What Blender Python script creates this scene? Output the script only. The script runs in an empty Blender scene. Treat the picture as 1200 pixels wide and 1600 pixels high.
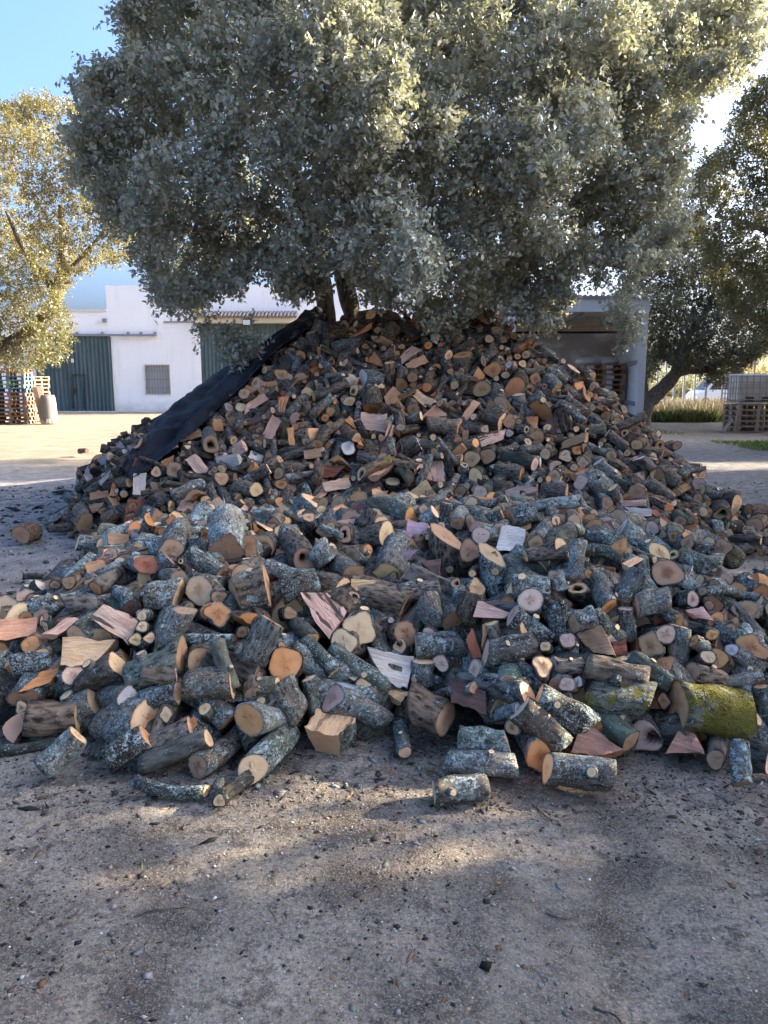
import bpy, math, random
import numpy as np
from mathutils import Vector, Matrix, Quaternion

sc = bpy.context.scene
col = sc.collection
R = math.radians

# ------------------------------------------------------------------ camera, sky, sun, exposure
EYE_H = 1.55
PITCH = math.atan(203 / 1202)            # the phone is tipped down, horizon at 597 of 1600
cd = bpy.data.cameras.new('camera')
cd.sensor_fit = 'VERTICAL'; cd.sensor_height = 36.0; cd.lens = 1202 / 1600 * 36.0
cd.clip_start = 0.05; cd.clip_end = 3000
cam = bpy.data.objects.new('camera', cd); col.objects.link(cam)
cam.location = (0, 0, EYE_H); cam.rotation_euler = (R(90) - PITCH, 0, 0)
sc.camera = cam

SUN_EL, SUN_AZ = R(21), R(13)            # azimuth measured from +x (right) towards +y (away)
sun_dir = Vector((math.cos(SUN_EL) * math.cos(SUN_AZ), math.cos(SUN_EL) * math.sin(SUN_AZ), math.sin(SUN_EL)))
world = bpy.data.worlds.new('World'); sc.world = world; world.use_nodes = True
wn = world.node_tree; wn.nodes.clear()
sky = wn.nodes.new('ShaderNodeTexSky'); sky.sky_type = 'NISHITA'; sky.sun_disc = False
sky.sun_elevation = SUN_EL; sky.sun_rotation = math.pi / 2 - SUN_AZ
sky.air_density = 0.6; sky.dust_density = 8.5; sky.ozone_density = 4.2
hs = wn.nodes.new('ShaderNodeHueSaturation'); hs.inputs['Hue'].default_value = 0.499; hs.inputs['Saturation'].default_value = 1.1
bg = wn.nodes.new('ShaderNodeBackground'); bg.inputs['Strength'].default_value = 0.12
wo = wn.nodes.new('ShaderNodeOutputWorld')
wn.links.new(sky.outputs[0], hs.inputs['Color']); wn.links.new(hs.outputs[0], bg.inputs['Color']); wn.links.new(bg.outputs[0], wo.inputs['Surface'])
sl = bpy.data.lights.new('sun', 'SUN'); sl.energy = 3.6; sl.angle = R(0.5); sl.color = (1.0, 0.87, 0.68)
so = bpy.data.objects.new('sun', sl); col.objects.link(so)
so.rotation_euler = sun_dir.to_track_quat('Z', 'Y').to_euler(); so.location = (30, 15, 20)
sc.cycles.diffuse_bounces = 8; sc.cycles.max_bounces = 12
sc.view_settings.view_transform = 'Standard'; sc.view_settings.look = 'None'
sc.view_settings.exposure = 3.0; sc.view_settings.gamma = 1.0; sc.view_settings.use_curve_mapping = False

# ------------------------------------------------------------------ helpers
cf = np.array([0, math.cos(PITCH), -math.sin(PITCH)]); cu = np.array([0, math.sin(PITCH), math.cos(PITCH)]); EYE = np.array([0, 0, EYE_H])
def look(px, py):
    return cf + np.array([1., 0, 0]) * ((px - 600) / 1202) - cu * ((py - 800) / 1202)
def at(px, py, Y):
    """world point seen at photo pixel (px, py) at the distance Y along the yard"""
    d = look(px, py); return EYE + d * (Y / d[1])
def floor_at(px, py, z=0.0):
    d = look(px, py); return EYE + d * ((z - EYE_H) / d[2])
def seen(p):
    v = np.asarray(p) - EYE; z = v @ cf
    return 600 + 1202 * v[0] / z, 800 - 1202 * (v @ cu) / z

def tag(o, label=None, cat=None, group=None, kind=None):
    for k, v in (('label', label), ('category', cat), ('group', group), ('kind', kind)):
        if v: o[k] = v
    return o
def empty(name, loc, label, cat, group=None, rz=0.0):
    o = bpy.data.objects.new(name, None); col.objects.link(o); o.empty_display_size = .1
    o.location = loc; o.rotation_euler = (0, 0, rz)
    return tag(o, label, cat, group)
def link_mesh(name, me, parent=None, world_space=True):
    o = bpy.data.objects.new(name, me); col.objects.link(o)
    if parent is not None:
        o.parent = parent
        if world_space:
            o.matrix_parent_inverse = parent.matrix_basis.inverted()
    return o
def np_mesh(name, V, F, mats, fm=None, attrs=None, smooth=False):
    """V (n,3); F list of arrays (m,k); attrs {name: (type, array)} on points"""
    me = bpy.data.meshes.new(name)
    V = np.ascontiguousarray(V, dtype=np.float32)
    me.vertices.add(len(V)); me.vertices.foreach_set('co', V.ravel())
    F = [np.asarray(f, dtype=np.int32) for f in F if len(f)]
    loops = np.concatenate([f.ravel() for f in F]); sizes = np.concatenate([np.full(len(f), f.shape[1]) for f in F])
    me.loops.add(len(loops)); me.loops.foreach_set('vertex_index', loops)
    me.polygons.add(len(sizes)); me.polygons.foreach_set('loop_start', np.concatenate([[0], np.cumsum(sizes)[:-1]]).astype(np.int32))
    if fm is not None: me.polygons.foreach_set('material_index', np.asarray(fm, dtype=np.int32))
    if smooth: me.polygons.foreach_set('use_smooth', np.ones(len(sizes), dtype=bool))
    me.update(calc_edges=True)
    for m in (mats if isinstance(mats, (list, tuple)) else [mats]): me.materials.append(m)
    for k, (t, a) in (attrs or {}).items():
        at_ = me.attributes.new(k, t, 'POINT')
        a = np.ascontiguousarray(a, dtype=np.float32)
        at_.data.foreach_set('vector' if t == 'FLOAT_VECTOR' else 'color' if t == 'FLOAT_COLOR' else 'value', a.ravel())
    me.validate()
    return me

class MB:
    """collects boxes, bars, tubes and quads into ONE mesh"""
    def __init__(s): s.v = []; s.f = []
    def add(s, v, f):
        b = len(s.v); s.v += [tuple(map(float, p)) for p in v]; s.f += [tuple(b + i for i in q) for q in f]; return s
    def box(s, x0, x1, y0, y1, z0, z1):
        return s.add([(x0,y0,z0),(x1,y0,z0),(x1,y1,z0),(x0,y1,z0),(x0,y0,z1),(x1,y0,z1),(x1,y1,z1),(x0,y1,z1)],
                     [(0,3,2,1),(4,5,6,7),(0,1,5,4),(1,2,6,5),(2,3,7,6),(3,0,4,7)])
    def bar(s, a, b, w, h=None, up=(0,0,1)):
        a = Vector(a); b = Vector(b); d = (b - a).normalized(); u = Vector(up)
        if abs(d.dot(u)) > .95: u = Vector((1, 0, 0))
        r = d.cross(u).normalized(); u = r.cross(d); h = h or w
        q = [r*(-w/2)+u*(-h/2), r*(w/2)+u*(-h/2), r*(w/2)+u*(h/2), r*(-w/2)+u*(h/2)]
        return s.add([a+x for x in q]+[b+x for x in q], [(0,1,2,3),(7,6,5,4),(0,4,5,1),(1,5,6,2),(2,6,7,3),(3,7,4,0)])
    def tube(s, pts, rad, n=10):
        pts = [Vector(p) for p in pts]; base = len(s.v); V = []; Fc = []
        ref = Vector((0.31, 0.2, 0.93)).normalized()
        for i, p in enumerate(pts):
            t = (pts[min(i+1, len(pts)-1)] - pts[max(i-1, 0)]).normalized()
            r = t.cross(ref)
            if r.length < .1: r = t.cross(Vector((1, 0, 0)))
            r.normalize(); u = r.cross(t); rr = rad[i] if hasattr(rad, '__len__') else rad
            V += [p + (r*math.cos(2*math.pi*k/n) + u*math.sin(2*math.pi*k/n))*rr for k in range(n)]
        for i in range(len(pts)-1):
            Fc += [(i*n+k, i*n+(k+1)%n, (i+1)*n+(k+1)%n, (i+1)*n+k) for k in range(n)]
        Fc += [tuple(range(n))[::-1], tuple((len(pts)-1)*n+k for k in range(n))]
        return s.add(V, Fc)
    def build(s, name, mat, parent=None, smooth=False):
        me = bpy.data.meshes.new(name); me.from_pydata(s.v, [], s.f); me.materials.append(mat)
        if smooth: me.polygons.foreach_set('use_smooth', [True]*len(me.polygons))
        me.update(); return link_mesh(name, me, parent)

# ------------------------------------------------------------------ materials
class NT:
    def __init__(s, name):
        s.m = bpy.data.materials.new(name); s.m.use_nodes = True; s.t = s.m.node_tree; s.t.nodes.clear()
        s.out = s.n('OutputMaterial'); s.b = s.n('BsdfPrincipled'); s.l(s.b.outputs[0], s.out.inputs[0])
    def n(s, t, **k):
        x = s.t.nodes.new('ShaderNode' + t)
        for a, v in k.items(): setattr(x, a, v)
        return x
    def l(s, a, b): s.t.links.new(a, b)
    def put(s, sock, v):
        if hasattr(v, 'links') or isinstance(v, bpy.types.NodeSocket): s.l(v, sock)
        else: sock.default_value = v if not isinstance(v, tuple) or len(v) != 3 or sock.type != 'RGBA' else (*v, 1)
    def noise(s, vec, scale, detail=3, rough=.55, dist=0.0):
        x = s.n('TexNoise'); s.put(x.inputs['Scale'], scale); x.inputs['Detail'].default_value = detail; x.inputs['Roughness'].default_value = rough
        x.inputs['Distortion'].default_value = dist
        if vec is not None: s.l(vec, x.inputs['Vector'])
        return x.outputs['Fac']
    def voro(s, vec, scale, feature='F1', out='Distance'):
        x = s.n('TexVoronoi', feature=feature); s.put(x.inputs['Scale'], scale)
        if vec is not None: s.l(vec, x.inputs['Vector'])
        return x.outputs[out]
    def ramp(s, v, a, b, lo=0.0, hi=1.0):
        x = s.n('MapRange', clamp=True, interpolation_type='SMOOTHSTEP'); s.put(x.inputs[0], v); s.put(x.inputs[1], a); s.put(x.inputs[2], b)
        s.put(x.inputs[3], lo); s.put(x.inputs[4], hi); return x.outputs[0]
    def mix(s, f, a, b, mode='MIX'):
        x = s.n('Mix', data_type='RGBA', blend_type=mode); s.put(x.inputs[0], f); s.put(x.inputs[6], a); s.put(x.inputs[7], b); return x.outputs[2]
    def math(s, op, a, b=0.0, c=0.0):
        x = s.n('Math', operation=op); s.put(x.inputs[0], a); s.put(x.inputs[1], b); s.put(x.inputs[2], c); return x.outputs[0]
    def vmul(s, v, k):
        x = s.n('VectorMath', operation='MULTIPLY'); s.put(x.inputs[0], v); s.put(x.inputs[1], k); return x.outputs[0]
    def sep(s, v):
        x = s.n('SeparateXYZ'); s.l(v, x.inputs[0]); return x.outputs
    def attr(s, name): return s.n('Attribute', attribute_name=name)
    def pos(s): return s.n('NewGeometry').outputs['Position']
    def obj(s): return s.n('TexCoord').outputs['Object']
    def bump(s, h, strength=.5, dist=.01, prev=None):
        x = s.n('Bump'); x.inputs['Strength'].default_value = strength; x.inputs['Distance'].default_value = dist; s.l(h, x.inputs['Height'])
        if prev is not None: s.l(prev, x.inputs['Normal'])
        s.l(x.outputs[0], s.b.inputs['Normal']); return x.outputs[0]
    def done(s, colr, rough=.8, spec=.3, metal=0.0):
        s.put(s.b.inputs['Base Color'], colr); s.put(s.b.inputs['Roughness'], rough); s.b.inputs['Specular IOR Level'].default_value = spec; s.b.inputs['Metallic'].default_value = metal
        return s.m

def plain(name, c, rough=.7, spec=.3, metal=0.0, var=.25, scale=6.0, bump=0.0):
    k = NT(name); p = k.obj()
    f = k.noise(p, scale, 4, .6); g = k.noise(p, scale*7, 3, .6)
    c1 = tuple(x*(1-var) for x in c); c2 = tuple(min(x*(1+var), .95) for x in c)
    cc = k.mix(k.math('ADD', k.math('MULTIPLY', f, .65), k.math('MULTIPLY', g, .35)), c1, c2)
    if bump: k.bump(g, bump, .01)
    return k.done(cc, rough, spec, metal)

def bark_material():
    k = NT('bark'); lc = k.attr('lc').outputs['Vector']; par = k.attr('par'); ps = k.n('SeparateColor'); k.l(par.outputs['Color'], ps.inputs[0])
    tint = k.attr('tint').outputs['Color']; lich, moss, tone = ps.outputs[0], ps.outputs[1], ps.outputs[2]; smooth = par.outputs['Alpha']
    st = k.vmul(lc, (.32, 1.0, 1.0))
    fur = k.noise(st, 85, 4, .62, .6); plate = k.voro(k.vmul(lc, (.4, 1, 1)), 46, 'F1'); fine = k.noise(lc, 260, 3, .6)
    furr = k.math('ADD', k.math('MULTIPLY', fur, .7), k.math('MULTIPLY', plate, .45))
    rough_c = k.mix(k.ramp(furr, .34, .74), (.016, .0135, .011), (.235, .195, .155))
    smooth_c = k.mix(k.ramp(k.noise(st, 45, 4, .6), .3, .72), (.038, .042, .032), (.12, .13, .10))
    c = k.mix(smooth, rough_c, smooth_c)
    c = k.mix(k.ramp(k.noise(lc, 9, 2), .45, .75, 0, .4), c, (.09, .062, .042))
    c = k.mix(tone, k.mix(1.0, c, (.42, .40, .40), 'MULTIPLY'), c)
    c = k.mix(1.0, c, tint, 'MULTIPLY')
    # grey-green film of algae, crusty pale blue lichen rosettes, small pale specks
    alg = k.ramp(k.math('ADD', k.noise(lc, 13, 3), k.math('MULTIPLY', lich, .10)), .60, .80, 0, .5)
    c = k.mix(alg, c, (.13, .15, .105))
    n1 = k.noise(lc, 36, 5, .68, .9); n2 = k.noise(lc, 120, 4, .65)
    m1 = k.math('ADD', k.math('ADD', k.math('MULTIPLY', n1, .62), k.math('MULTIPLY', n2, .38)), k.math('MULTIPLY', lich, .115))
    m1 = k.math('ADD', m1, k.math('MULTIPLY', k.math('SUBTRACT', k.noise(lc, 6.5, 2, .5), .5), .30)); mask = k.ramp(m1, .598, .635)
    mask = k.math('MULTIPLY', mask, k.ramp(fur, .3, .48))
    lcol = k.mix(k.ramp(k.noise(lc, 31, 3), .38, .64), (.225, .275, .235), (.54, .575, .53))
    lcol = k.mix(k.ramp(k.noise(lc, 180, 2), .35, .7), k.mix(1.0, lcol, (.55, .6, .58), 'MULTIPLY'), lcol)
    c = k.mix(mask, c, lcol)
    speck = k.ramp(k.math('ADD', k.noise(lc, 140, 2), k.math('MULTIPLY', lich, .12)), .70, .76)
    c = k.mix(speck, c, (.40, .44, .42))
    mm = k.ramp(k.math('ADD', k.noise(lc, 12, 4, .6), k.math('MULTIPLY', moss, .5)), .74, .86)
    mcol = k.mix(k.noise(lc, 210, 3), (.045, .040, .010), (.26, .215, .04))
    c = k.mix(mm, c, mcol)
    h = k.math('ADD', k.math('MULTIPLY', furr, k.math('SUBTRACT', 1.0, k.math('MULTIPLY', smooth, .75))), k.math('ADD', k.math('MULTIPLY', mask, .22), k.math('MULTIPLY', fine, .12)))
    h = k.math('ADD', h, k.math('MULTIPLY', mm, k.math('MULTIPLY', k.noise(lc, 190, 2), .9)))
    k.bump(h, .95, .014)
    return k.done(c, .9, .15)
def cut_material():
    k = NT('sawn_end_grain'); fc = k.attr('fc'); lc = k.attr('lc').outputs['Vector']; x, y, z = k.sep(lc)
    rad = k.math('SQRT', k.math('ADD', k.math('MULTIPLY', y, y), k.math('MULTIPLY', z, z)))
    wob = k.noise(lc, 22, 3); ringv = k.math('ADD', k.math('MULTIPLY', rad, 1.0), k.math('MULTIPLY', wob, .012))
    ring = k.math('SINE', k.math('MULTIPLY', ringv, 1500.0)); heart = k.ramp(k.math('ADD', k.attr('rn').outputs['Fac'], k.math('MULTIPLY', k.math('SUBTRACT', wob, .5), .5)), .18, .62)
    base = fc.outputs['Color']
    dark = k.mix(1.0, base, (.62, .44, .36), 'MULTIPLY')
    c = k.mix(k.math('MULTIPLY', k.math('SUBTRACT', 1.0, heart), fc.outputs['Alpha']), base, dark)
    c = k.mix(k.math('MULTIPLY', k.ramp(ring, -.2, 1), .3), c, k.mix(1.0, c, (.62, .55, .5), 'MULTIPLY'))
    saw = k.noise(k.vmul(lc, (1, 1, .12)), 420, 2); c = k.mix(k.ramp(saw, .4, .75, 0, .22), c, k.mix(1.0, c, (.6, .55, .5), 'MULTIPLY'))
    st = k.noise(lc, 14, 4); c = k.mix(k.ramp(st, .52, .72, 0, .45), c, k.mix(1.0, c, (.62, .56, .52), 'MULTIPLY'))
    ang = k.math('ARCTAN2', z, y); ca = k.n('CombineXYZ'); k.l(k.math('MULTIPLY', ang, 1.0), ca.inputs[0]); k.l(k.math('MULTIPLY', rad, 8.0), ca.inputs[1]); k.l(x, ca.inputs[2])
    crack = k.ramp(k.noise(ca.outputs[0], 2.6, 2, .5, .3), .335, .36, 1, 0); crack = k.math('MULTIPLY', crack, k.ramp(k.attr('rn').outputs['Fac'], .05, .8, 1, 0))
    c = k.mix(k.math('MULTIPLY', crack, .8), c, (.045, .026, .016))
    rim = k.ramp(k.attr('rn').outputs['Fac'], .86, 1.0, 0, .45); c = k.mix(rim, c, k.mix(1.0, c, (.5, .4, .32), 'MULTIPLY'))
    k.bump(k.math('ADD', k.math('MULTIPLY', saw, .5), k.math('MULTIPLY', crack, -1.2)), .35, .006)
    return k.done(c, .8, .2)
def split_material():
    k = NT('riven_wood'); fc = k.attr('fc'); lc = k.attr('lc').outputs['Vector']
    g = k.vmul(lc, (.09, 1, 1)); f1 = k.noise(g, 60, 4, .6, .8); f2 = k.noise(g, 260, 3, .6)
    base = fc.outputs['Color']
    c = k.mix(k.ramp(f1, .25, .75), k.mix(1.0, base, (.72, .58, .50), 'MULTIPLY'), base)
    c = k.mix(k.ramp(f2, .45, .75, 0, .5), c, k.mix(1.0, c, (.55, .42, .36), 'MULTIPLY'))
    band = k.ramp(k.noise(k.vmul(lc, (.16, 1, 1)), 19, 2, .5, 1.2), .54, .585)
    c = k.mix(k.math('MULTIPLY', band, k.math('MULTIPLY', fc.outputs['Alpha'], .9)), c, (.06, .032, .028))
    kn = k.ramp(k.voro(lc, 15), .035, .06, .75, 0); kn = k.math('MULTIPLY', kn, k.ramp(k.noise(lc, 4, 1), .5, .6)); c = k.mix(kn, c, (.05, .028, .018))
    k.bump(k.math('ADD', k.math('MULTIPLY', f1, 1.0), k.math('MULTIPLY', f2, .4)), .7, .012)
    return k.done(c, .78, .2)
M_BARK, M_CUT, M_SPLIT = bark_material(), cut_material(), split_material()

def leaf_material(name, top, under, trans, tint_to):
    k = NT(name); a = k.attr('rv').outputs['Fac']; geo = k.n('NewGeometry')
    c = k.mix(a, tuple(x*.62 for x in top), tint_to)
    cu_ = k.mix(a, tuple(x*.8 for x in under), under)
    c = k.mix(geo.outputs['Backfacing'], c, cu_)
    k.done(c, .42, .55)
    tr = k.n('BsdfTranslucent'); k.l(k.mix(a, trans, tuple(x*1.25 for x in trans)), tr.inputs['Color'])
    ad = k.n('MixShader'); ad.inputs[0].default_value = .35; k.l(k.b.outputs[0], ad.inputs[1]); k.l(tr.outputs[0], ad.inputs[2]); k.l(ad.outputs[0], k.out.inputs[0])
    return k.m
M_LEAF = leaf_material('holm_oak_leaf', (.26, .268, .205), (.42, .425, .36), (.27, .265, .13), (.46, .47, .385))
M_LEAF_GOLD = leaf_material('golden_oak_leaf', (.15, .138, .044), (.21, .195, .10), (.27, .215, .05), (.235, .20, .065))
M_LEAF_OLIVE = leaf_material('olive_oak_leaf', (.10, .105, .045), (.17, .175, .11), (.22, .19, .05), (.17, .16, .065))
M_LEAF_DARK = leaf_material('dark_oak_leaf', (.06, .068, .042), (.12, .125, .09), (.14, .13, .045), (.115, .125, .08))

def trunk_material():
    k = NT('oak_trunk'); p = k.obj(); st = k.vmul(p, (1, 1, .3))
    f = k.noise(st, 22, 5, .62, .6); g = k.voro(st, 26)
    h = k.math('ADD', f, k.math('MULTIPLY', g, .6)); c = k.mix(k.ramp(h, .4, .95), (.02, .017, .014), (.15, .125, .10))
    k.bump(h, 1.0, .03); return k.done(c, .9, .15)
M_TRUNK = trunk_material()

TRACK = (.62, 2.45, -.30, -.954)
def ground_material():
    k = NT('yard_ground'); p = k.pos(); x, y, z = k.sep(p)
    big = k.noise(p, .55, 4, .55, .4); med = k.noise(p, 2.3, 5, .6, .5); fine = k.noise(p, 17, 5, .68); grit = k.noise(p, 90, 3, .7); peb = k.voro(p, 75); spk = k.voro(p, 34, 'F1')
    dirt = k.mix(k.ramp(med, .34, .68), (.095, .074, .054), (.36, .292, .208))
    dirt = k.mix(k.ramp(k.noise(p, 1.1, 4, .6, .8), .44, .68, 0, .85), dirt, (.36, .30, .232))
    hum = k.ramp(k.math('ADD', k.math('MULTIPLY', fine, .6), k.math('MULTIPLY', k.noise(p, 4.5, 4, .6), .4)), k.ramp(y, 2.2, 3.4, .51, .44), .62, 0, .8)
    dirt = k.mix(hum, dirt, (.06, .048, .038))
    # dark bark crumbs trodden in round the pile
    sand = k.mix(k.ramp(k.noise(p, 1.4, 5, .6), .3, .7), (.25, .19, .115), (.40, .32, .205))
    sand = k.mix(k.ramp(k.noise(p, 5, 5, .7), .5, .72, 0, .4), sand, (.27, .20, .12))
    gravel = k.mix(k.ramp(k.noise(p, 6, 5, .65), .35, .66), (.19, .175, .16), (.38, .35, .32))
    e = k.math('ADD', y, k.math('MULTIPLY', k.math('SUBTRACT', big, .5), 5.0))
    c = k.mix(k.ramp(e, 5.2, 8.0), dirt, gravel)
    wsand = k.math('MULTIPLY', k.ramp(e, 11.5, 16.0), k.ramp(x, 2.0, -1.0)); c = k.mix(wsand, c, sand)
    far = k.ramp(e, 20, 24); wr = k.math('MULTIPLY', far, k.ramp(x, 2.0, 4.0)); c = k.mix(wr, c, k.mix(k.noise(p, 3, 4), (.07, .055, .035), (.26, .21, .14)))
    c = k.mix(k.ramp(k.noise(p, 150, 2, .7), .5, .62, 0, .5), c, (.42, .38, .33)); c = k.mix(k.ramp(k.noise(p, 48, 4, .75), .47, .62, 0, .5), c, (.065, .053, .042)); c = k.mix(k.ramp(grit, .35, .65, 0, .6), c, k.mix(1.0, c, (.45, .42, .4), 'MULTIPLY'))
    sp = k.math('MULTIPLY', k.ramp(spk, .10, .16, 1, 0), k.ramp(k.noise(p, 9, 2), .5, .6)); c = k.mix(k.math('MULTIPLY', sp, .55), c, (.36, .35, .33))
    # a tractor tyre went over the dirt here: a band of cleat marks
    tx, ty, ux, uy = TRACK; u = k.math('ADD', k.math('MULTIPLY', k.math('SUBTRACT', x, tx), ux), k.math('MULTIPLY', k.math('SUBTRACT', y, ty), uy)); v = k.math('SUBTRACT', k.math('MULTIPLY', k.math('SUBTRACT', x, tx), uy), k.math('MULTIPLY', k.math('SUBTRACT', y, ty), ux))
    av = k.math('ABSOLUTE', k.math('ADD', v, k.math('MULTIPLY', k.math('SUBTRACT', med, .5), .06))); band = k.math('MULTIPLY', k.ramp(av, .10, .15, 1, 0), k.ramp(k.math('ABSOLUTE', u), .9, 1.6, 1, 0))
    cleat = k.math('MULTIPLY', band, k.math('SINE', k.math('ADD', k.math('MULTIPLY', u, 95.0), k.math('MULTIPLY', k.math('ABSOLUTE', v), 40.0))))
    c = k.mix(k.math('MULTIPLY', band, k.ramp(cleat, -.6, .6, .10, .22)), c, (.36, .30, .232))
    fine = k.math('ADD', fine, k.math('MULTIPLY', k.math('MULTIPLY', cleat, k.ramp(k.noise(p, 3.2, 3), .45, .6)), .14))
    k.bump(k.math('ADD', k.math('ADD', k.math('MULTIPLY', fine, 1.0), k.math('MULTIPLY', grit, .45)), k.math('MULTIPLY', k.noise(p, 210, 3, .7), .35)), .9, .016)
    return k.done(c, .92, .15)
M_GROUND = ground_material()

def scatter_material():
    k = NT('ground_litter'); c = k.attr('fc').outputs['Color']; n_ = k.noise(k.pos(), 120, 2)
    return k.done(k.mix(k.ramp(n_, .3, .7, 0, .5), c, k.mix(1.0, c, (.55, .55, .55), 'MULTIPLY')), .9, .2)
M_LITTER = scatter_material()

def plaster_material(name, c, stain):
    k = NT(name); p = k.pos(); big = k.noise(p, .5, 4, .6); fine = k.noise(p, 12, 4, .6); st = k.noise(k.vmul(p, (1.6, 1.6, .18)), 1.6, 4, .65)
    cc = k.mix(k.ramp(st, .50, .78, 0, .55), c, stain); cc = k.mix(k.ramp(big, .4, .8, 0, .25), cc, tuple(q*.82 for q in c))
    z = k.sep(p)[2]; cc = k.mix(k.math('MULTIPLY', k.ramp(k.math('ADD', z, k.math('MULTIPLY', k.noise(p, 2.2, 4, .6), .9)), .35, 1.15, .6, 0), 1.0), cc, (.40, .34, .27))
    k.bump(fine, .15, .02); return k.done(cc, .85, .2)
M_WHITE = plaster_material('whitewash', (.80, .79, .77), (.62, .60, .56))
M_SMOKE = None
def smoke_material():
    k = NT('smoked_render'); p = k.pos(); n1 = k.noise(k.vmul(p, (1, 1, 2.2)), .9, 5, .6, .6)
    z = k.sep(p)[2]; f = k.math('ADD', n1, k.ramp(z, 1.2, 3.2, -.1, .22))
    return k.done(k.mix(k.ramp(f, .42, .72), (.80, .79, .77), (.42, .41, .40)), .9, .1)
M_SMOKE = smoke_material()
def door_material():
    k = NT('green_sheet_metal'); p = k.pos(); st = k.noise(k.vmul(p, (3.0, 3.0, .22)), 1.7, 5, .65); big = k.noise(p, .7, 3)
    c = k.mix(k.ramp(st, .35, .72), (.032, .062, .066), (.068, .105, .108)); c = k.mix(k.ramp(big, .55, .8, 0, .5), c, (.02, .032, .033))
    return k.done(c, .5, .4)
M_DOOR = door_material()
M_GALV = plain('galvanised_sheet', (.50, .53, .56), .45, .5, .3, .12, 2.0)
M_RUST = plain('grey_painted_steel', (.22, .22, .23), .6, .4, .2, .25, 5)
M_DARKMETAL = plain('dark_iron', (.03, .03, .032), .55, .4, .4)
M_CREAM = plain('cream_paint', (.62, .58, .48), .7, .3, 0, .1)
M_TILE = plain('roof_tile', (.20, .165, .14), .85, .15, 0, .45, 9)
M_ORANGE = plain('orange_roof_tile', (.62, .27, .10), .85, .15, 0, .2, 3)
M_PALLET = plain('pallet_wood', (.20, .115, .075), .85, .15, 0, .35, 7)
M_PALLET_GREY = plain('weathered_pallet_wood', (.17, .145, .125), .88, .15, 0, .35, 7)
M_PALLET_NEW = plain('fresh_pallet_wood', (.33, .22, .14), .85, .15, 0, .25, 7)
M_PALLET_GREEN = plain('green_painted_pallet', (.13, .20, .16), .8, .2, 0, .3, 7)
M_PALLET_BLUE = plain('blue_painted_pallet', (.07, .12, .20), .8, .2, 0, .3, 7)
M_PLASTIC = plain('milky_plastic', (.40, .40, .39), .45, .4, 0, .08)
M_BARREL = plain('grey_plastic_barrel', (.16, .145, .13), .6, .3, 0, .25, 3)
M_GREEN = plain('green_screen_cloth', (.04, .30, .16), .8, .2, 0, .15)
M_TIMBER = plain('timber', (.52, .43, .32), .8, .2, 0, .3, 6)
M_BLACKRUB = plain('dark_bag', (.02, .02, .025), .5, .4)
def tarp_material():
    k = NT('woven_tarpaulin'); p = k.obj(); w = k.noise(p, 3.0, 5, .6); g = k.noise(p, 140, 2)
    c = k.mix(k.ramp(w, .35, .7), (.012, .013, .016), (.030, .033, .042)); k.bump(k.math('ADD', w, k.math('MULTIPLY', g, .06)), .5, .05)
    return k.done(c, .8, .2)
M_TARP = tarp_material()
def glass_material():
    k = NT('dark_window'); return k.done((.02, .022, .026), .15, .6)
M_GLASS = glass_material()
M_CARWHITE = plain('white_car_paint', (.72, .74, .78), .3, .5, 0, .03)

# ------------------------------------------------------------------ ground
rng = np.random.RandomState(11); random.seed(11)
def axis(lo, hi, step, far):
    a = list(np.arange(lo, hi + step/2, step)); s_ = step
    x = hi
    while x < far: s_ *= 1.22; x += s_; a.append(x)
    s_ = step; x = lo
    while x > -far: s_ *= 1.22; x -= s_; a.insert(0, x)
    return np.array(a)
def lumps(x, y, seed, waves):
    r = np.random.RandomState(seed); h = np.zeros_like(x)
    for (f, a) in waves:
        for _ in range(7):
            t = r.uniform(0, 6.28); p = r.uniform(0, 6.28); ff = f*r.uniform(.7, 1.4); h += a/2.6*np.sin(ff*(x*math.cos(t)+y*math.sin(t))+p)
    return h
def ground_h(x, y):
    near = np.clip(1 - (np.hypot(x, y-6)-14)/12, 0, 1)
    rut = lambda c, w: -np.exp(-((x-c(y))/w)**2)
    h = lumps(x, y, 3, [(1.1, .014), (3.7, .009), (9, .005), (21, .0028)])*near
    h += .022*near*(rut(lambda v: .55+.10*v, .14) + rut(lambda v: 1.9-.16*v+.02*v*v, .15))
    return h - .012*near
gx = axis(-5, 5, .055, 900); gy = axis(0.6, 7.5, .055, 900)
GXm, GYm = np.meshgrid(gx, gy, indexing='ij'); GZ = ground_h(GXm, GYm)
nx, ny = GXm.shape; ii = np.arange(nx*ny).reshape(nx, ny)
gf = np.stack([ii[:-1, :-1], ii[1:, :-1], ii[1:, 1:], ii[:-1, 1:]], -1).reshape(-1, 4)
tag(link_mesh('ground', np_mesh('ground', np.stack([GXm, GYm, GZ], -1).reshape(-1, 3), [gf], M_GROUND, smooth=True)), kind='structure')

# ------------------------------------------------------------------ the heap's body (crumbs and small stuff under the logs)
EDGE = np.array([(-2.12, 3.33), (-1.88, 3.20), (-1.66, 3.11), (-1.29, 3.03), (-0.93, 2.89), (-0.52, 2.89), (-0.22, 3.07), (0.12, 3.27), (0.27, 3.03), (0.41, 2.86), (0.76, 2.84), (1.17, 2.97), (1.60, 3.00), (2.02, 3.11), (2.85, 4.49), (2.88, 5.58), (2.79, 6.28), (3.33, 6.86), (4.23, 7.31), (4.76, 8.14), (4.31, 8.65), (4.25, 9.30), (4.10, 12.00), (3.00, 14.00), (0.00, 15.00), (-3.00, 15.00), (-5.30, 13.60), (-4.78, 12.69), (-3.89, 8.53), (-3.17, 7.62), (-2.56, 7.17), (-2.50, 6.51), (-2.58, 5.96), (-2.63, 5.41), (-2.42, 4.49), (-2.24, 3.88)])      # outline of the heap on the ground, metres
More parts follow.
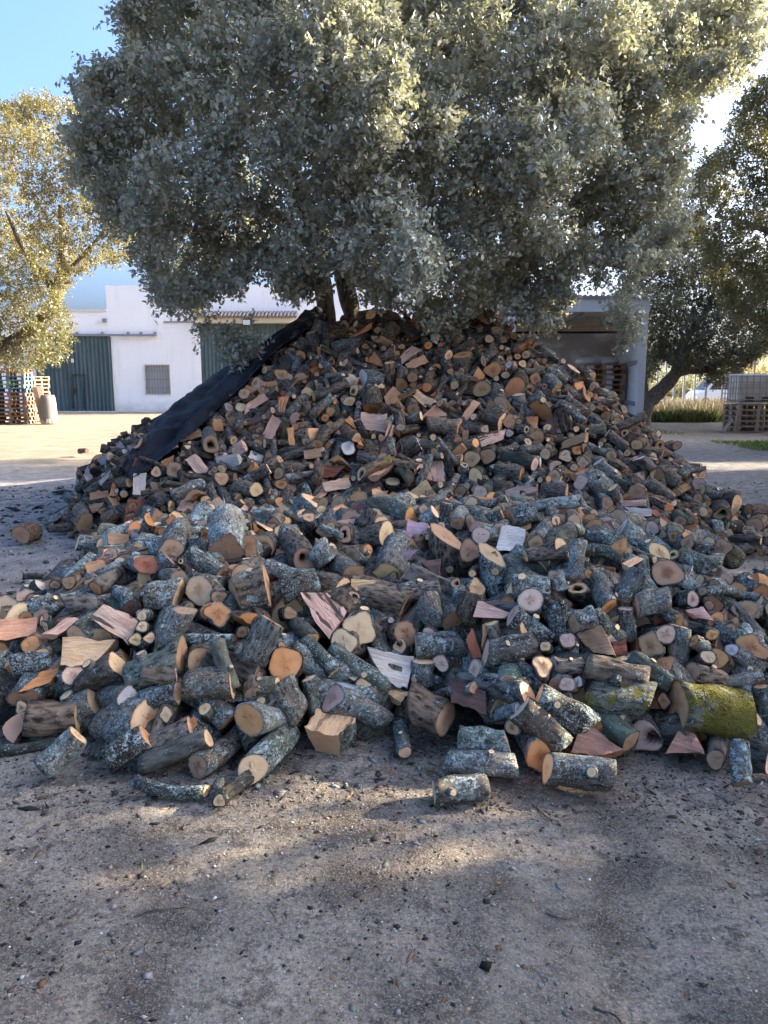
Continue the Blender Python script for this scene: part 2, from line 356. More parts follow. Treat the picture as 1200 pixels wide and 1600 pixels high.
def edge_inside(x, y):
    ins = np.zeros(x.shape, bool); dm = np.full(x.shape, 1e9)
    for i in range(len(EDGE)):
        a, b = EDGE[i], EDGE[(i+1) % len(EDGE)]; ab = b-a; t = np.clip(((x-a[0])*ab[0]+(y-a[1])*ab[1])/(ab@ab), 0, 1)
        dm = np.minimum(dm, np.hypot(x-a[0]-t*ab[0], y-a[1]-t*ab[1]))
        ins ^= ((a[1] > y) != (b[1] > y)) & (x < (b[0]-a[0])*(y-a[1])/(b[1]-a[1]+1e-12)+a[0])
    return np.where(ins, dm, 0)
def seg_dist(x, y, ax, ay, bx, by):
    t = np.clip(((x-ax)*(bx-ax)+(y-ay)*(by-ay))/((bx-ax)**2+(by-ay)**2), 0, 1); return np.hypot(x-ax-t*(bx-ax), y-ay-t*(by-ay))
HX = np.linspace(-7, 7, 141); HY = np.linspace(2, 16, 141); hX, hY = np.meshgrid(HX, HY, indexing='ij'); hD = edge_inside(hX, hY)
tq = np.clip((hY-5.0)/1.6, 0, 1); tongue = (.78-.33*tq*tq*(3-2*tq)+.06*np.sin(hX*2.1+.6))*(1-np.exp(-hD/.5))
cone = np.minimum(np.maximum(2.42-.62*seg_dist(hX, hY, -.75, 10., 1.2, 9.9), 1.86-.56*seg_dist(hX, hY, -1.6, 11., -2.2, 11.6)), hD*1.3)
HC = np.where(hD > 0, np.maximum(tongue, cone), 0); HN = HC.shape
def heap_h(x, y):
    i = np.clip((np.asarray(x)+7)/14*(HN[0]-1), 0, HN[0]-1.001); j = np.clip((np.asarray(y)-2)/14*(HN[1]-1), 0, HN[1]-1.001)
    a = i.astype(int); b = j.astype(int); u = i-a; v = j-b
    return (HC[a, b]*(1-u)+HC[a+1, b]*u)*(1-v)+(HC[a, b+1]*(1-u)+HC[a+1, b+1]*u)*v
hx = np.arange(-6.5, 6, .1); hy = np.arange(2.4, 15.8, .1); A, B = np.meshgrid(hx, hy, indexing='ij'); Hh = heap_h(A, B)
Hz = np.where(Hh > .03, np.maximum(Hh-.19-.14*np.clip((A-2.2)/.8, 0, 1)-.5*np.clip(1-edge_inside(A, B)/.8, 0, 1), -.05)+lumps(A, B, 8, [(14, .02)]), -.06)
n1, n2 = A.shape; ii = np.arange(n1*n2).reshape(n1, n2); hf = np.stack([ii[:-1, :-1], ii[1:, :-1], ii[1:, 1:], ii[:-1, 1:]], -1).reshape(-1, 4)
keep = (Hh.ravel()[hf] > .02).any(1)
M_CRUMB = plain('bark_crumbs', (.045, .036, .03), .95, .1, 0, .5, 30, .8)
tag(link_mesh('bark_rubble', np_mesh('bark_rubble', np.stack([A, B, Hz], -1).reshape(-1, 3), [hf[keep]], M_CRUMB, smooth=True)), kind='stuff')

# ------------------------------------------------------------------ firewood
FACE = dict(p=(.78, .50, .26), o=(.64, .31, .125), b=(.44, .265, .145), k=(.68, .445, .32), w=(.64, .56, .48), v=(.14, .085, .07), r=(.33, .115, .065),
            K=(.60, .42, .43), W=(.74, .65, .60), V=(.30, .21, .225), G=(.34, .34, .34), x=(.02, .018, .017), h=(.55, .36, .2), H=(.56, .38, .22), n=(.5, .31, .17))
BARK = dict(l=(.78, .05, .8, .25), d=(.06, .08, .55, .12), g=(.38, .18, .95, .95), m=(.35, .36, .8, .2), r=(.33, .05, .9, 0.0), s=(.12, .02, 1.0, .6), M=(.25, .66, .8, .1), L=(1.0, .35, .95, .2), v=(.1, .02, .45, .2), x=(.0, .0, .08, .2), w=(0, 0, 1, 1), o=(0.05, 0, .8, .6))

def log_parts(L, r0, r1, face, bark, rs, fine):
    """one round log lying along +x from 0 to L: arrays for bark and for each sawn end"""
    thin = r0 < .032
    ns = (14 if thin else 20) if fine else 9; nr = (8 if thin else 10) if fine else 3
    th = np.linspace(0, 2*math.pi, ns, endpoint=False)
    a2, a3, a4 = rs.normal(0, .085), rs.normal(0, .06), rs.normal(0, .04); p2, p3, p4 = rs.uniform(0, 6.28, 3)
    prof = 1 + a2*np.cos(2*th+p2) + a3*np.cos(3*th+p3) + a4*np.cos(4*th+p4)
    t = np.linspace(0, 1, nr)
    bend = rs.normal(0, .06 if bark == 'g' else .03)*L*(1.6 if thin else 1); bp = rs.uniform(0, 6.28)
    rad = (r0+(r1-r0)*t)[:, None]*prof[None, :]
    if fine:
        lump = np.zeros((nr, ns))
        for _ in range(4): lump += np.sin(rs.uniform(3, 11)*t[:, None]+rs.randint(1, 5)*th[None, :]+rs.uniform(0, 6.28))
        rad *= 1 + .044*lump + rs.normal(0, .012, (nr, ns))
    cy = bend*np.sin(math.pi*t)*math.cos(bp); cz = bend*np.sin(math.pi*t)*math.sin(bp)
    cut0, cut1 = rs.normal(0, .32, 2); c0a, c1a = rs.uniform(0, 6.28, 2)
    Y = cy[:, None]+rad*np.cos(th); Z = cz[:, None]+rad*np.sin(th)
    sh0 = cut0*(Y*math.cos(c0a)+Z*math.sin(c0a)); sh1 = cut1*(Y*math.cos(c1a)+Z*math.sin(c1a))
    X = L*t[:, None] + sh0*(1-t[:, None])**2 + sh1*t[:, None]**2
    V = np.stack([X, Y, Z], -1)
    off = rs.uniform(-50, 50, 3)
    rimw = np.clip(.0045/np.maximum(r0, .02), .05, .16)
    ends = []; VB = [V.reshape(-1, 3)]; idx = np.arange(nr*ns).reshape(nr, ns)
    FB = [np.stack([idx[:-1, :], idx[1:, :], np.roll(idx[1:, :], -1, 1), np.roll(idx[:-1, :], -1, 1)], -1).reshape(-1, 4)]
    base = nr*ns
    for e, row in ((0, 0), (1, nr-1)):
        ring = V[row]; cen = ring.mean(0); inner = cen+(ring-cen)*(1-rimw); sgn = -1 if e == 0 else 1
        inner = inner + np.array([sgn*-.001, 0, 0])
        ib = base+np.arange(ns); VB.append(inner); base += ns
        q = np.stack([idx[row], ib, np.roll(ib, -1), np.roll(idx[row], -1)], -1)
        FB.append(q if e == 1 else q[:, ::-1])
        hollow = face in ('h', 'kh', 'ph', 'bh') and e == 0
        lev = [1.0, .72, .42, .2] if fine else [1.0, .5]
        rings = []
        for k_, s_ in enumerate(lev):
            w = inner[:]*1.0
            pts = cen+(w-cen)*s_
            if fine and k_: pts = pts + np.array([1, 0, 0])*rs.normal(0, .0018, (ns, 1)) + rs.normal(0, .001, (ns, 3))
            rings.append(pts)
        if hollow:
            oy = rs.normal(0, .15, 2)*r0; hs_ = rs.uniform(.34, .5) if face == 'h' else .3
            if face == 'kh': oy = np.array([-.55, .1])*r0; hs_ = .42
            if face == 'ph': oy = np.array([-.4, .15])*r0; hs_ = .42
            hole = cen+(inner-cen)*hs_*(1+rs.normal(0, .12, (ns, 1)))+np.array([0, oy[0], oy[1]])
            rings = [rings[0], (rings[0]+hole)/2, hole, hole*np.array([1, 1, 1])+np.array([r0*1.6, 0, 0])]
        VV = np.concatenate(rings+[[cen if not hollow else rings[-1].mean(0)]]); FF = []; FT = []
        for k_ in range(len(rings)-1):
            a = k_*ns+np.arange(ns); b = a+ns; FF.append(np.stack([a, b, np.roll(b, -1), np.roll(a, -1)], -1))
        a = (len(rings)-1)*ns+np.arange(ns); c_ = np.full(ns, len(rings)*ns); FT = np.stack([a, c_, np.roll(a, -1)], -1)
        if FF: FF = np.concatenate(FF)
        if e == 0: FF = FF[:, ::-1]; FT = FT[:, ::-1]
        rn = np.concatenate([np.full(ns, s_) for s_ in (lev if not hollow else [1, .75, .5, .1])]+[[0.0]])
        lcv = VV-cen; lcv[:, 0] += rs.uniform(-9, 9)
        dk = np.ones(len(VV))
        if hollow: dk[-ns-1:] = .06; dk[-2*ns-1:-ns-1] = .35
        ends.append((VV, [FF, FT], rn, lcv, dk))
    VB = np.concatenate(VB)
    return VB, FB, (VB*rs.uniform(.6, 1.45))+off, ends

def split_parts(Q, N, thick, rs, fine):
    """one riven piece: split face over quad Q (grain runs 0->3 and 1->2), bark behind"""
    nl, nw, nb = (7, 6, 9) if fine else (3, 3, 5)
    Q = np.asarray(Q, float); N = np.asarray(N, float)/np.linalg.norm(N)
    t = np.linspace(0, 1, nl)[:, None, None]; u = np.linspace(0, 1, nw)[None, :, None]
    G = (Q[0]*(1-t)+Q[3]*t)*(1-u)+(Q[1]*(1-t)+Q[2]*t)*u
    W = np.linalg.norm(Q[0]-Q[1])+np.linalg.norm(Q[3]-Q[2])
    uu = np.linspace(0, 1, nw); tt = np.linspace(0, 1, nl)
    dz = .055*W*(.5*np.sin(uu*rs.uniform(3, 7)+rs.uniform(0, 6))[None, :]+.35*np.sin(tt*rs.uniform(2, 6)+rs.uniform(0, 6))[:, None]*np.ones(nw))+rs.normal(0, .013*W, (nl, nw))
    G = G+N*dz[:, :, None]
    ed = G[0, 0]-G[0, -1]; ed /= np.linalg.norm(ed)
    wob = rs.normal(0, .016*W, nl); G[:, 0] += ed*wob[:, None]; G[:, -1] -= ed*rs.normal(0, .014*W, nl)[:, None]
    gl = (Q[3]+Q[2]-Q[0]-Q[1])/2; Lg = np.linalg.norm(gl); gl /= Lg
    al = np.linspace(0, math.pi, nb)
    skew = rs.uniform(-.35, .35); flat = rs.uniform(.75, 1.25)
    Bk = np.zeros((nl, nb, 3))
    for i in range(nl):
        c = (G[i, 0]+G[i, -1])/2; h = (G[i, 0]-G[i, -1])/2
        lump = 1+.05*np.sin(al*rs.uniform(2, 4)+rs.uniform(0, 6))
        s_ = np.sin(al)**flat*lump
        Bk[i] = c+np.cos(al)[:, None]*h-N*(thick*s_)[:, None]+h*(skew*np.sin(al)**2)[:, None]
    cutv = gl*rs.normal(0, .02, 2)[:, None]*0
    off = rs.uniform(-50, 50, 3); side = np.cross(N, gl)
    loc = lambda P: np.stack([(P-Q[0])@gl, (P-Q[0])@side, (P-Q[0])@N], -1)+off
    def grid(n_, m_):
        i = np.arange(n_*m_).reshape(n_, m_); return np.stack([i[:-1, :-1], i[:-1, 1:], i[1:, 1:], i[1:, :-1]], -1).reshape(-1, 4)
    fsplit = grid(nl, nw); vs = G.reshape(-1, 3)
    nrm = np.cross(vs[fsplit[0][1]]-vs[fsplit[0][0]], vs[fsplit[0][3]]-vs[fsplit[0][0]])
    if nrm@N < 0: fsplit = fsplit[:, ::-1]
    fbark = grid(nl, nb); vb = Bk.reshape(-1, 3)
    mid = len(fbark)//2; nrm = np.cross(vb[fbark[mid][1]]-vb[fbark[mid][0]], vb[fbark[mid][3]]-vb[fbark[mid][0]])
    if nrm@N > 0: fbark = fbark[:, ::-1]
    ends = []
    for row, sg in ((0, -1), (nl-1, 1)):
        poly = np.concatenate([Bk[row], G[row, ::-1][1:-1]]); c = poly.mean(0); n_ = len(poly)
        VV = np.concatenate([poly, [c]]); a = np.arange(n_); FT = np.stack([a, np.roll(a, -1), np.full(n_, n_)], -1)
        nr_ = np.cross(VV[FT[2][1]]-VV[FT[2][0]], VV[FT[2][2]]-VV[FT[2][0]])
        if nr_@(gl*sg) < 0: FT = FT[:, ::-1]
        org = G[row, nw//2]
        rel = VV-org; lcv = np.stack([np.full(len(VV), off[0]+row), rel@side, rel@N], -1)
        rn = np.minimum(np.linalg.norm(rel, axis=1)/max(thick, 1e-3)*.8, 1.0)
        ends.append((VV, [FT], rn, lcv, np.ones(len(VV))))
    return (vs, [fsplit], loc(vs)), (vb, [fbark], loc(vb)), ends

TINTS = [(1, 1, 1), (1.25, 1.0, .78), (.80, .95, .84), (1.12, 1.06, 1.02), (.62, .58, .55), (1.3, 1.12, .95), (.9, .82, .74), (.75, .85, .85)]
def bark_tint(rs, upper=False):
    c = np.array(TINTS[rs.choice([1, 5, 6, 0, 4]) if upper else rs.randint(len(TINTS))])*rs.uniform(.7, 1.35); return np.array([*np.clip(c, .3, 1.8), 1.0])
def rgba(c, n_, a, dk=None):
    o = np.empty((n_, 4)); o[:, :3] = c; o[:, 3] = a
    if dk is not None: o[:, :3] *= dk[:, None]
    return o
def vary(c, rs, s_=.1):
    return np.clip(np.array(c)*(1+rs.normal(0, s_)) * (1+rs.normal(0, s_*.35, 3)), .008, .85)
def face_colour(face):
    f = face.rstrip('h') or 'h'
    return FACE[f[-1]] if f[0] not in 'k' or len(f) == 1 else tuple((np.array(FACE['k'])*.45+np.array(FACE[f[-1]] if f[-1] not in 'v' else FACE['k'])*.55))

class Heap:                      # the small rest of the pile, one mesh of kind stuff
    def __init__(s): s.v = []; s.f3 = []; s.f4 = []; s.m3 = []; s.m4 = []; s.lc = []; s.par = []; s.fc = []; s.rn = []; s.ti = []; s.n = 0
    def add(s, v, F, mi, lc, par=None, fc=None, rn=None, tint=None):
        n_ = len(v); s.ti.append(np.tile(tint if tint is not None else np.ones(4), (n_, 1))); s.v.append(v); s.lc.append(lc); s.par.append(par if par is not None else np.zeros((n_, 4))); s.fc.append(fc if fc is not None else np.zeros((n_, 4))); s.rn.append(rn if rn is not None else np.zeros(n_))
        for f in F:
            if len(f) == 0: continue
            (s.f3 if f.shape[1] == 3 else s.f4).append(f+s.n); (s.m3 if f.shape[1] == 3 else s.m4).append(np.full(len(f), mi))
        s.n += n_
    def build(s, name):
        F = [np.concatenate(s.f4), np.concatenate(s.f3)]; fm = np.concatenate(s.m4+s.m3)
        me = np_mesh(name, np.concatenate(s.v), F, [M_BARK, M_CUT, M_SPLIT], fm, dict(lc=('FLOAT_VECTOR', np.concatenate(s.lc)), par=('FLOAT_COLOR', np.concatenate(s.par)), fc=('FLOAT_COLOR', np.concatenate(s.fc)), rn=('FLOAT', np.concatenate(s.rn)), tint=('FLOAT_COLOR', np.concatenate(s.ti))))
        return tag(link_mesh(name, me), kind='stuff')
heap = Heap()
LOGS = []                        # (object, photo pixel, look words, size word, kind word, hero key)

def round_log(P0, P1, r, face, bark, seed, individual=True, q=None, group=None):
    rs = np.random.RandomState(seed); P0 = np.asarray(P0, float); P1 = np.asarray(P1, float)
    d = P1-P0; L = float(np.linalg.norm(d)); d /= L
    rot = Vector(d).to_track_quat('X', 'Z').to_matrix() if q is None else q
    M3 = np.array(rot)
    r1 = r*np.clip(rs.normal(1.0, .08), .8, 1.2)
    vb, fb, lcb, ends = log_parts(L, r, r1, face, bark, rs, individual)
    par = np.array(BARK[bark], float); par[0] = np.clip(par[0]+rs.normal(0, .16)-.22*min(1, max(0, (P0[1]-5.2)/2.2)), 0, 1.1); par[1] = max(0, par[1]+rs.normal(0, .06)); par[2] = np.clip(par[2]+rs.normal(0, .12), 0, 1)
    tint = bark_tint(rs, P0[1]+rs.normal(0, .9) > 6.7); fc = vary(face_colour(face), rs); heart = np.clip(rs.normal(.35, .3), 0, 1) if face != 'H' else 1.6
    if face == 'n': fc = vary(FACE[rs.choice(list('ppobbkw'))], rs)
    if not individual:
        tf = lambda v: v@M3.T+P0
        heap.add(tf(vb), fb, 0, lcb, par=np.tile(par, (len(vb), 1)), tint=tint)
        for (v, F, rn, lcv, dk) in ends: heap.add(tf(v), F, 1, lcv, fc=rgba(fc, len(v), heart, dk), rn=rn)
        return None
    thick = r >= TH
    nm = 'round_log' if thick else 'branch_log'
    o = empty(nm, P0, None, 'log' if thick else 'branch log', group)
    o.rotation_mode = 'QUATERNION'; o.rotation_quaternion = rot.to_quaternion() if hasattr(rot, 'to_quaternion') else rot
    me = np_mesh('bark', vb, fb, M_BARK, None, dict(lc=('FLOAT_VECTOR', lcb), par=('FLOAT_COLOR', np.tile(par, (len(vb), 1))), tint=('FLOAT_COLOR', np.tile(tint, (len(vb), 1)))), smooth=True)
    link_mesh('bark', me, o, False)
    for (v, F, rn, lcv, dk) in ends:
        me = np_mesh('cut_face', v, F, M_CUT, None, dict(lc=('FLOAT_VECTOR', lcv), fc=('FLOAT_COLOR', rgba(fc, len(v), heart, dk)), rn=('FLOAT', rn)))
        link_mesh('cut_face', me, o, False)
    if bark in 'lgrL' and rs.rand() < .4 and r > .03:      # a sawn-off side branch
        k = rs.uniform(.25, .7)*L; up = (M3.T@np.array([0, -.45, .8])); a = math.atan2(up[2], up[1])+rs.normal(0, .5); rr = r*rs.uniform(.22, .38)
        dirv = np.array([rs.normal(0, .25), math.cos(a), math.sin(a)]); dirv /= np.linalg.norm(dirv); b0 = np.array([k, 0, 0])+dirv*r*.7; b1 = np.array([k, 0, 0])+dirv*(r*1.05+rs.uniform(.004, .02))
        e1 = np.cross(dirv, [1, 0, 0]); e1 /= np.linalg.norm(e1); e2 = np.cross(dirv, e1); tt = np.linspace(0, 2*math.pi, 10, endpoint=False)
        ring = lambda c, s_: c+s_*(np.cos(tt)[:, None]*e1+np.sin(tt)[:, None]*e2)
        v = np.concatenate([ring(b0, rr*1.25), ring(b1, rr), ring(b1, rr*.84)]); i0 = np.arange(10)
        F = [np.concatenate([np.stack([i0+s_, np.roll(i0, -1)+s_, np.roll(i0, -1)+s_+10, i0+s_+10], -1) for s_ in (0, 10)])]
        st = link_mesh('branch_stub', np_mesh('branch_stub', v, F, M_BARK, None, dict(lc=('FLOAT_VECTOR', v+lcb[0]), par=('FLOAT_COLOR', np.tile(par, (30, 1))), tint=('FLOAT_COLOR', np.tile(tint, (30, 1)))), smooth=True), o, False)
        v = np.concatenate([ring(b1, rr*.84), [b1+dirv*.001]]); F = [np.stack([i0, np.roll(i0, -1), np.full(10, 10)], -1)]; rel = v-b1
        link_mesh('cut_face', np_mesh('cut_face', v, F, M_CUT, None, dict(lc=('FLOAT_VECTOR', np.stack([rel@dirv, rel@e1, rel@e2], -1)), fc=('FLOAT_COLOR', rgba(vary(FACE['p'], rs), 11, .3)), rn=('FLOAT', np.array([1.0]*10+[0.0])))), st, False)
    return o

def split_log(Q, N, th, c, bark, seed, individual=True, group=None):
    rs = np.random.RandomState(seed); Q = np.asarray(Q, float)
    org = Q.mean(0); (vs, fs, ls), (vb, fb, lb), ends = split_parts(Q-org, N, th, rs, individual)
    par = np.array(BARK[bark], float); par[0] = np.clip(par[0]+rs.normal(0, .15), 0, 1.1)
    tint = bark_tint(rs, Q[0][1]+rs.normal(0, .9) > 6.7); streak = 1.0 if 'v' in c and len(c) > 1 else (rs.rand() < .18)*.7
    base = vary(face_colour(c), rs, .08); ec = vary(np.array(base)*np.array((.82, .72, .66)), rs, .06)
    if c in ('W', 'K', 'V', 'G', 'w'): streak = 0
    if not individual:
        heap.add(vs+org, fs, 2, ls, fc=rgba(base, len(vs), streak)); heap.add(vb+org, fb, 0, lb, par=np.tile(par, (len(vb), 1)), tint=tint)
        for (v, F, rn, lcv, dk) in ends: heap.add(v+org, F, 1, lcv, fc=rgba(ec, len(v), .3), rn=rn)
        return None
    o = empty('split_log', org, None, 'split log', group)
    link_mesh('split_face', np_mesh('split_face', vs, fs, M_SPLIT, None, dict(lc=('FLOAT_VECTOR', ls), fc=('FLOAT_COLOR', rgba(base, len(vs), streak))), smooth=False), o, False)
    link_mesh('bark', np_mesh('bark', vb, fb, M_BARK, None, dict(lc=('FLOAT_VECTOR', lb), par=('FLOAT_COLOR', np.tile(par, (len(vb), 1))), tint=('FLOAT_COLOR', np.tile(tint, (len(vb), 1)))), smooth=True), o, False)
    for (v, F, rn, lcv, dk) in ends:
        link_mesh('cut_face', np_mesh('cut_face', v, F, M_CUT, None, dict(lc=('FLOAT_VECTOR', lcv), fc=('FLOAT_COLOR', rgba(ec, len(v), .3)), rn=('FLOAT', rn))), o, False)
    return o

TH = 0.0445                      # thinner than this counts as branch wood
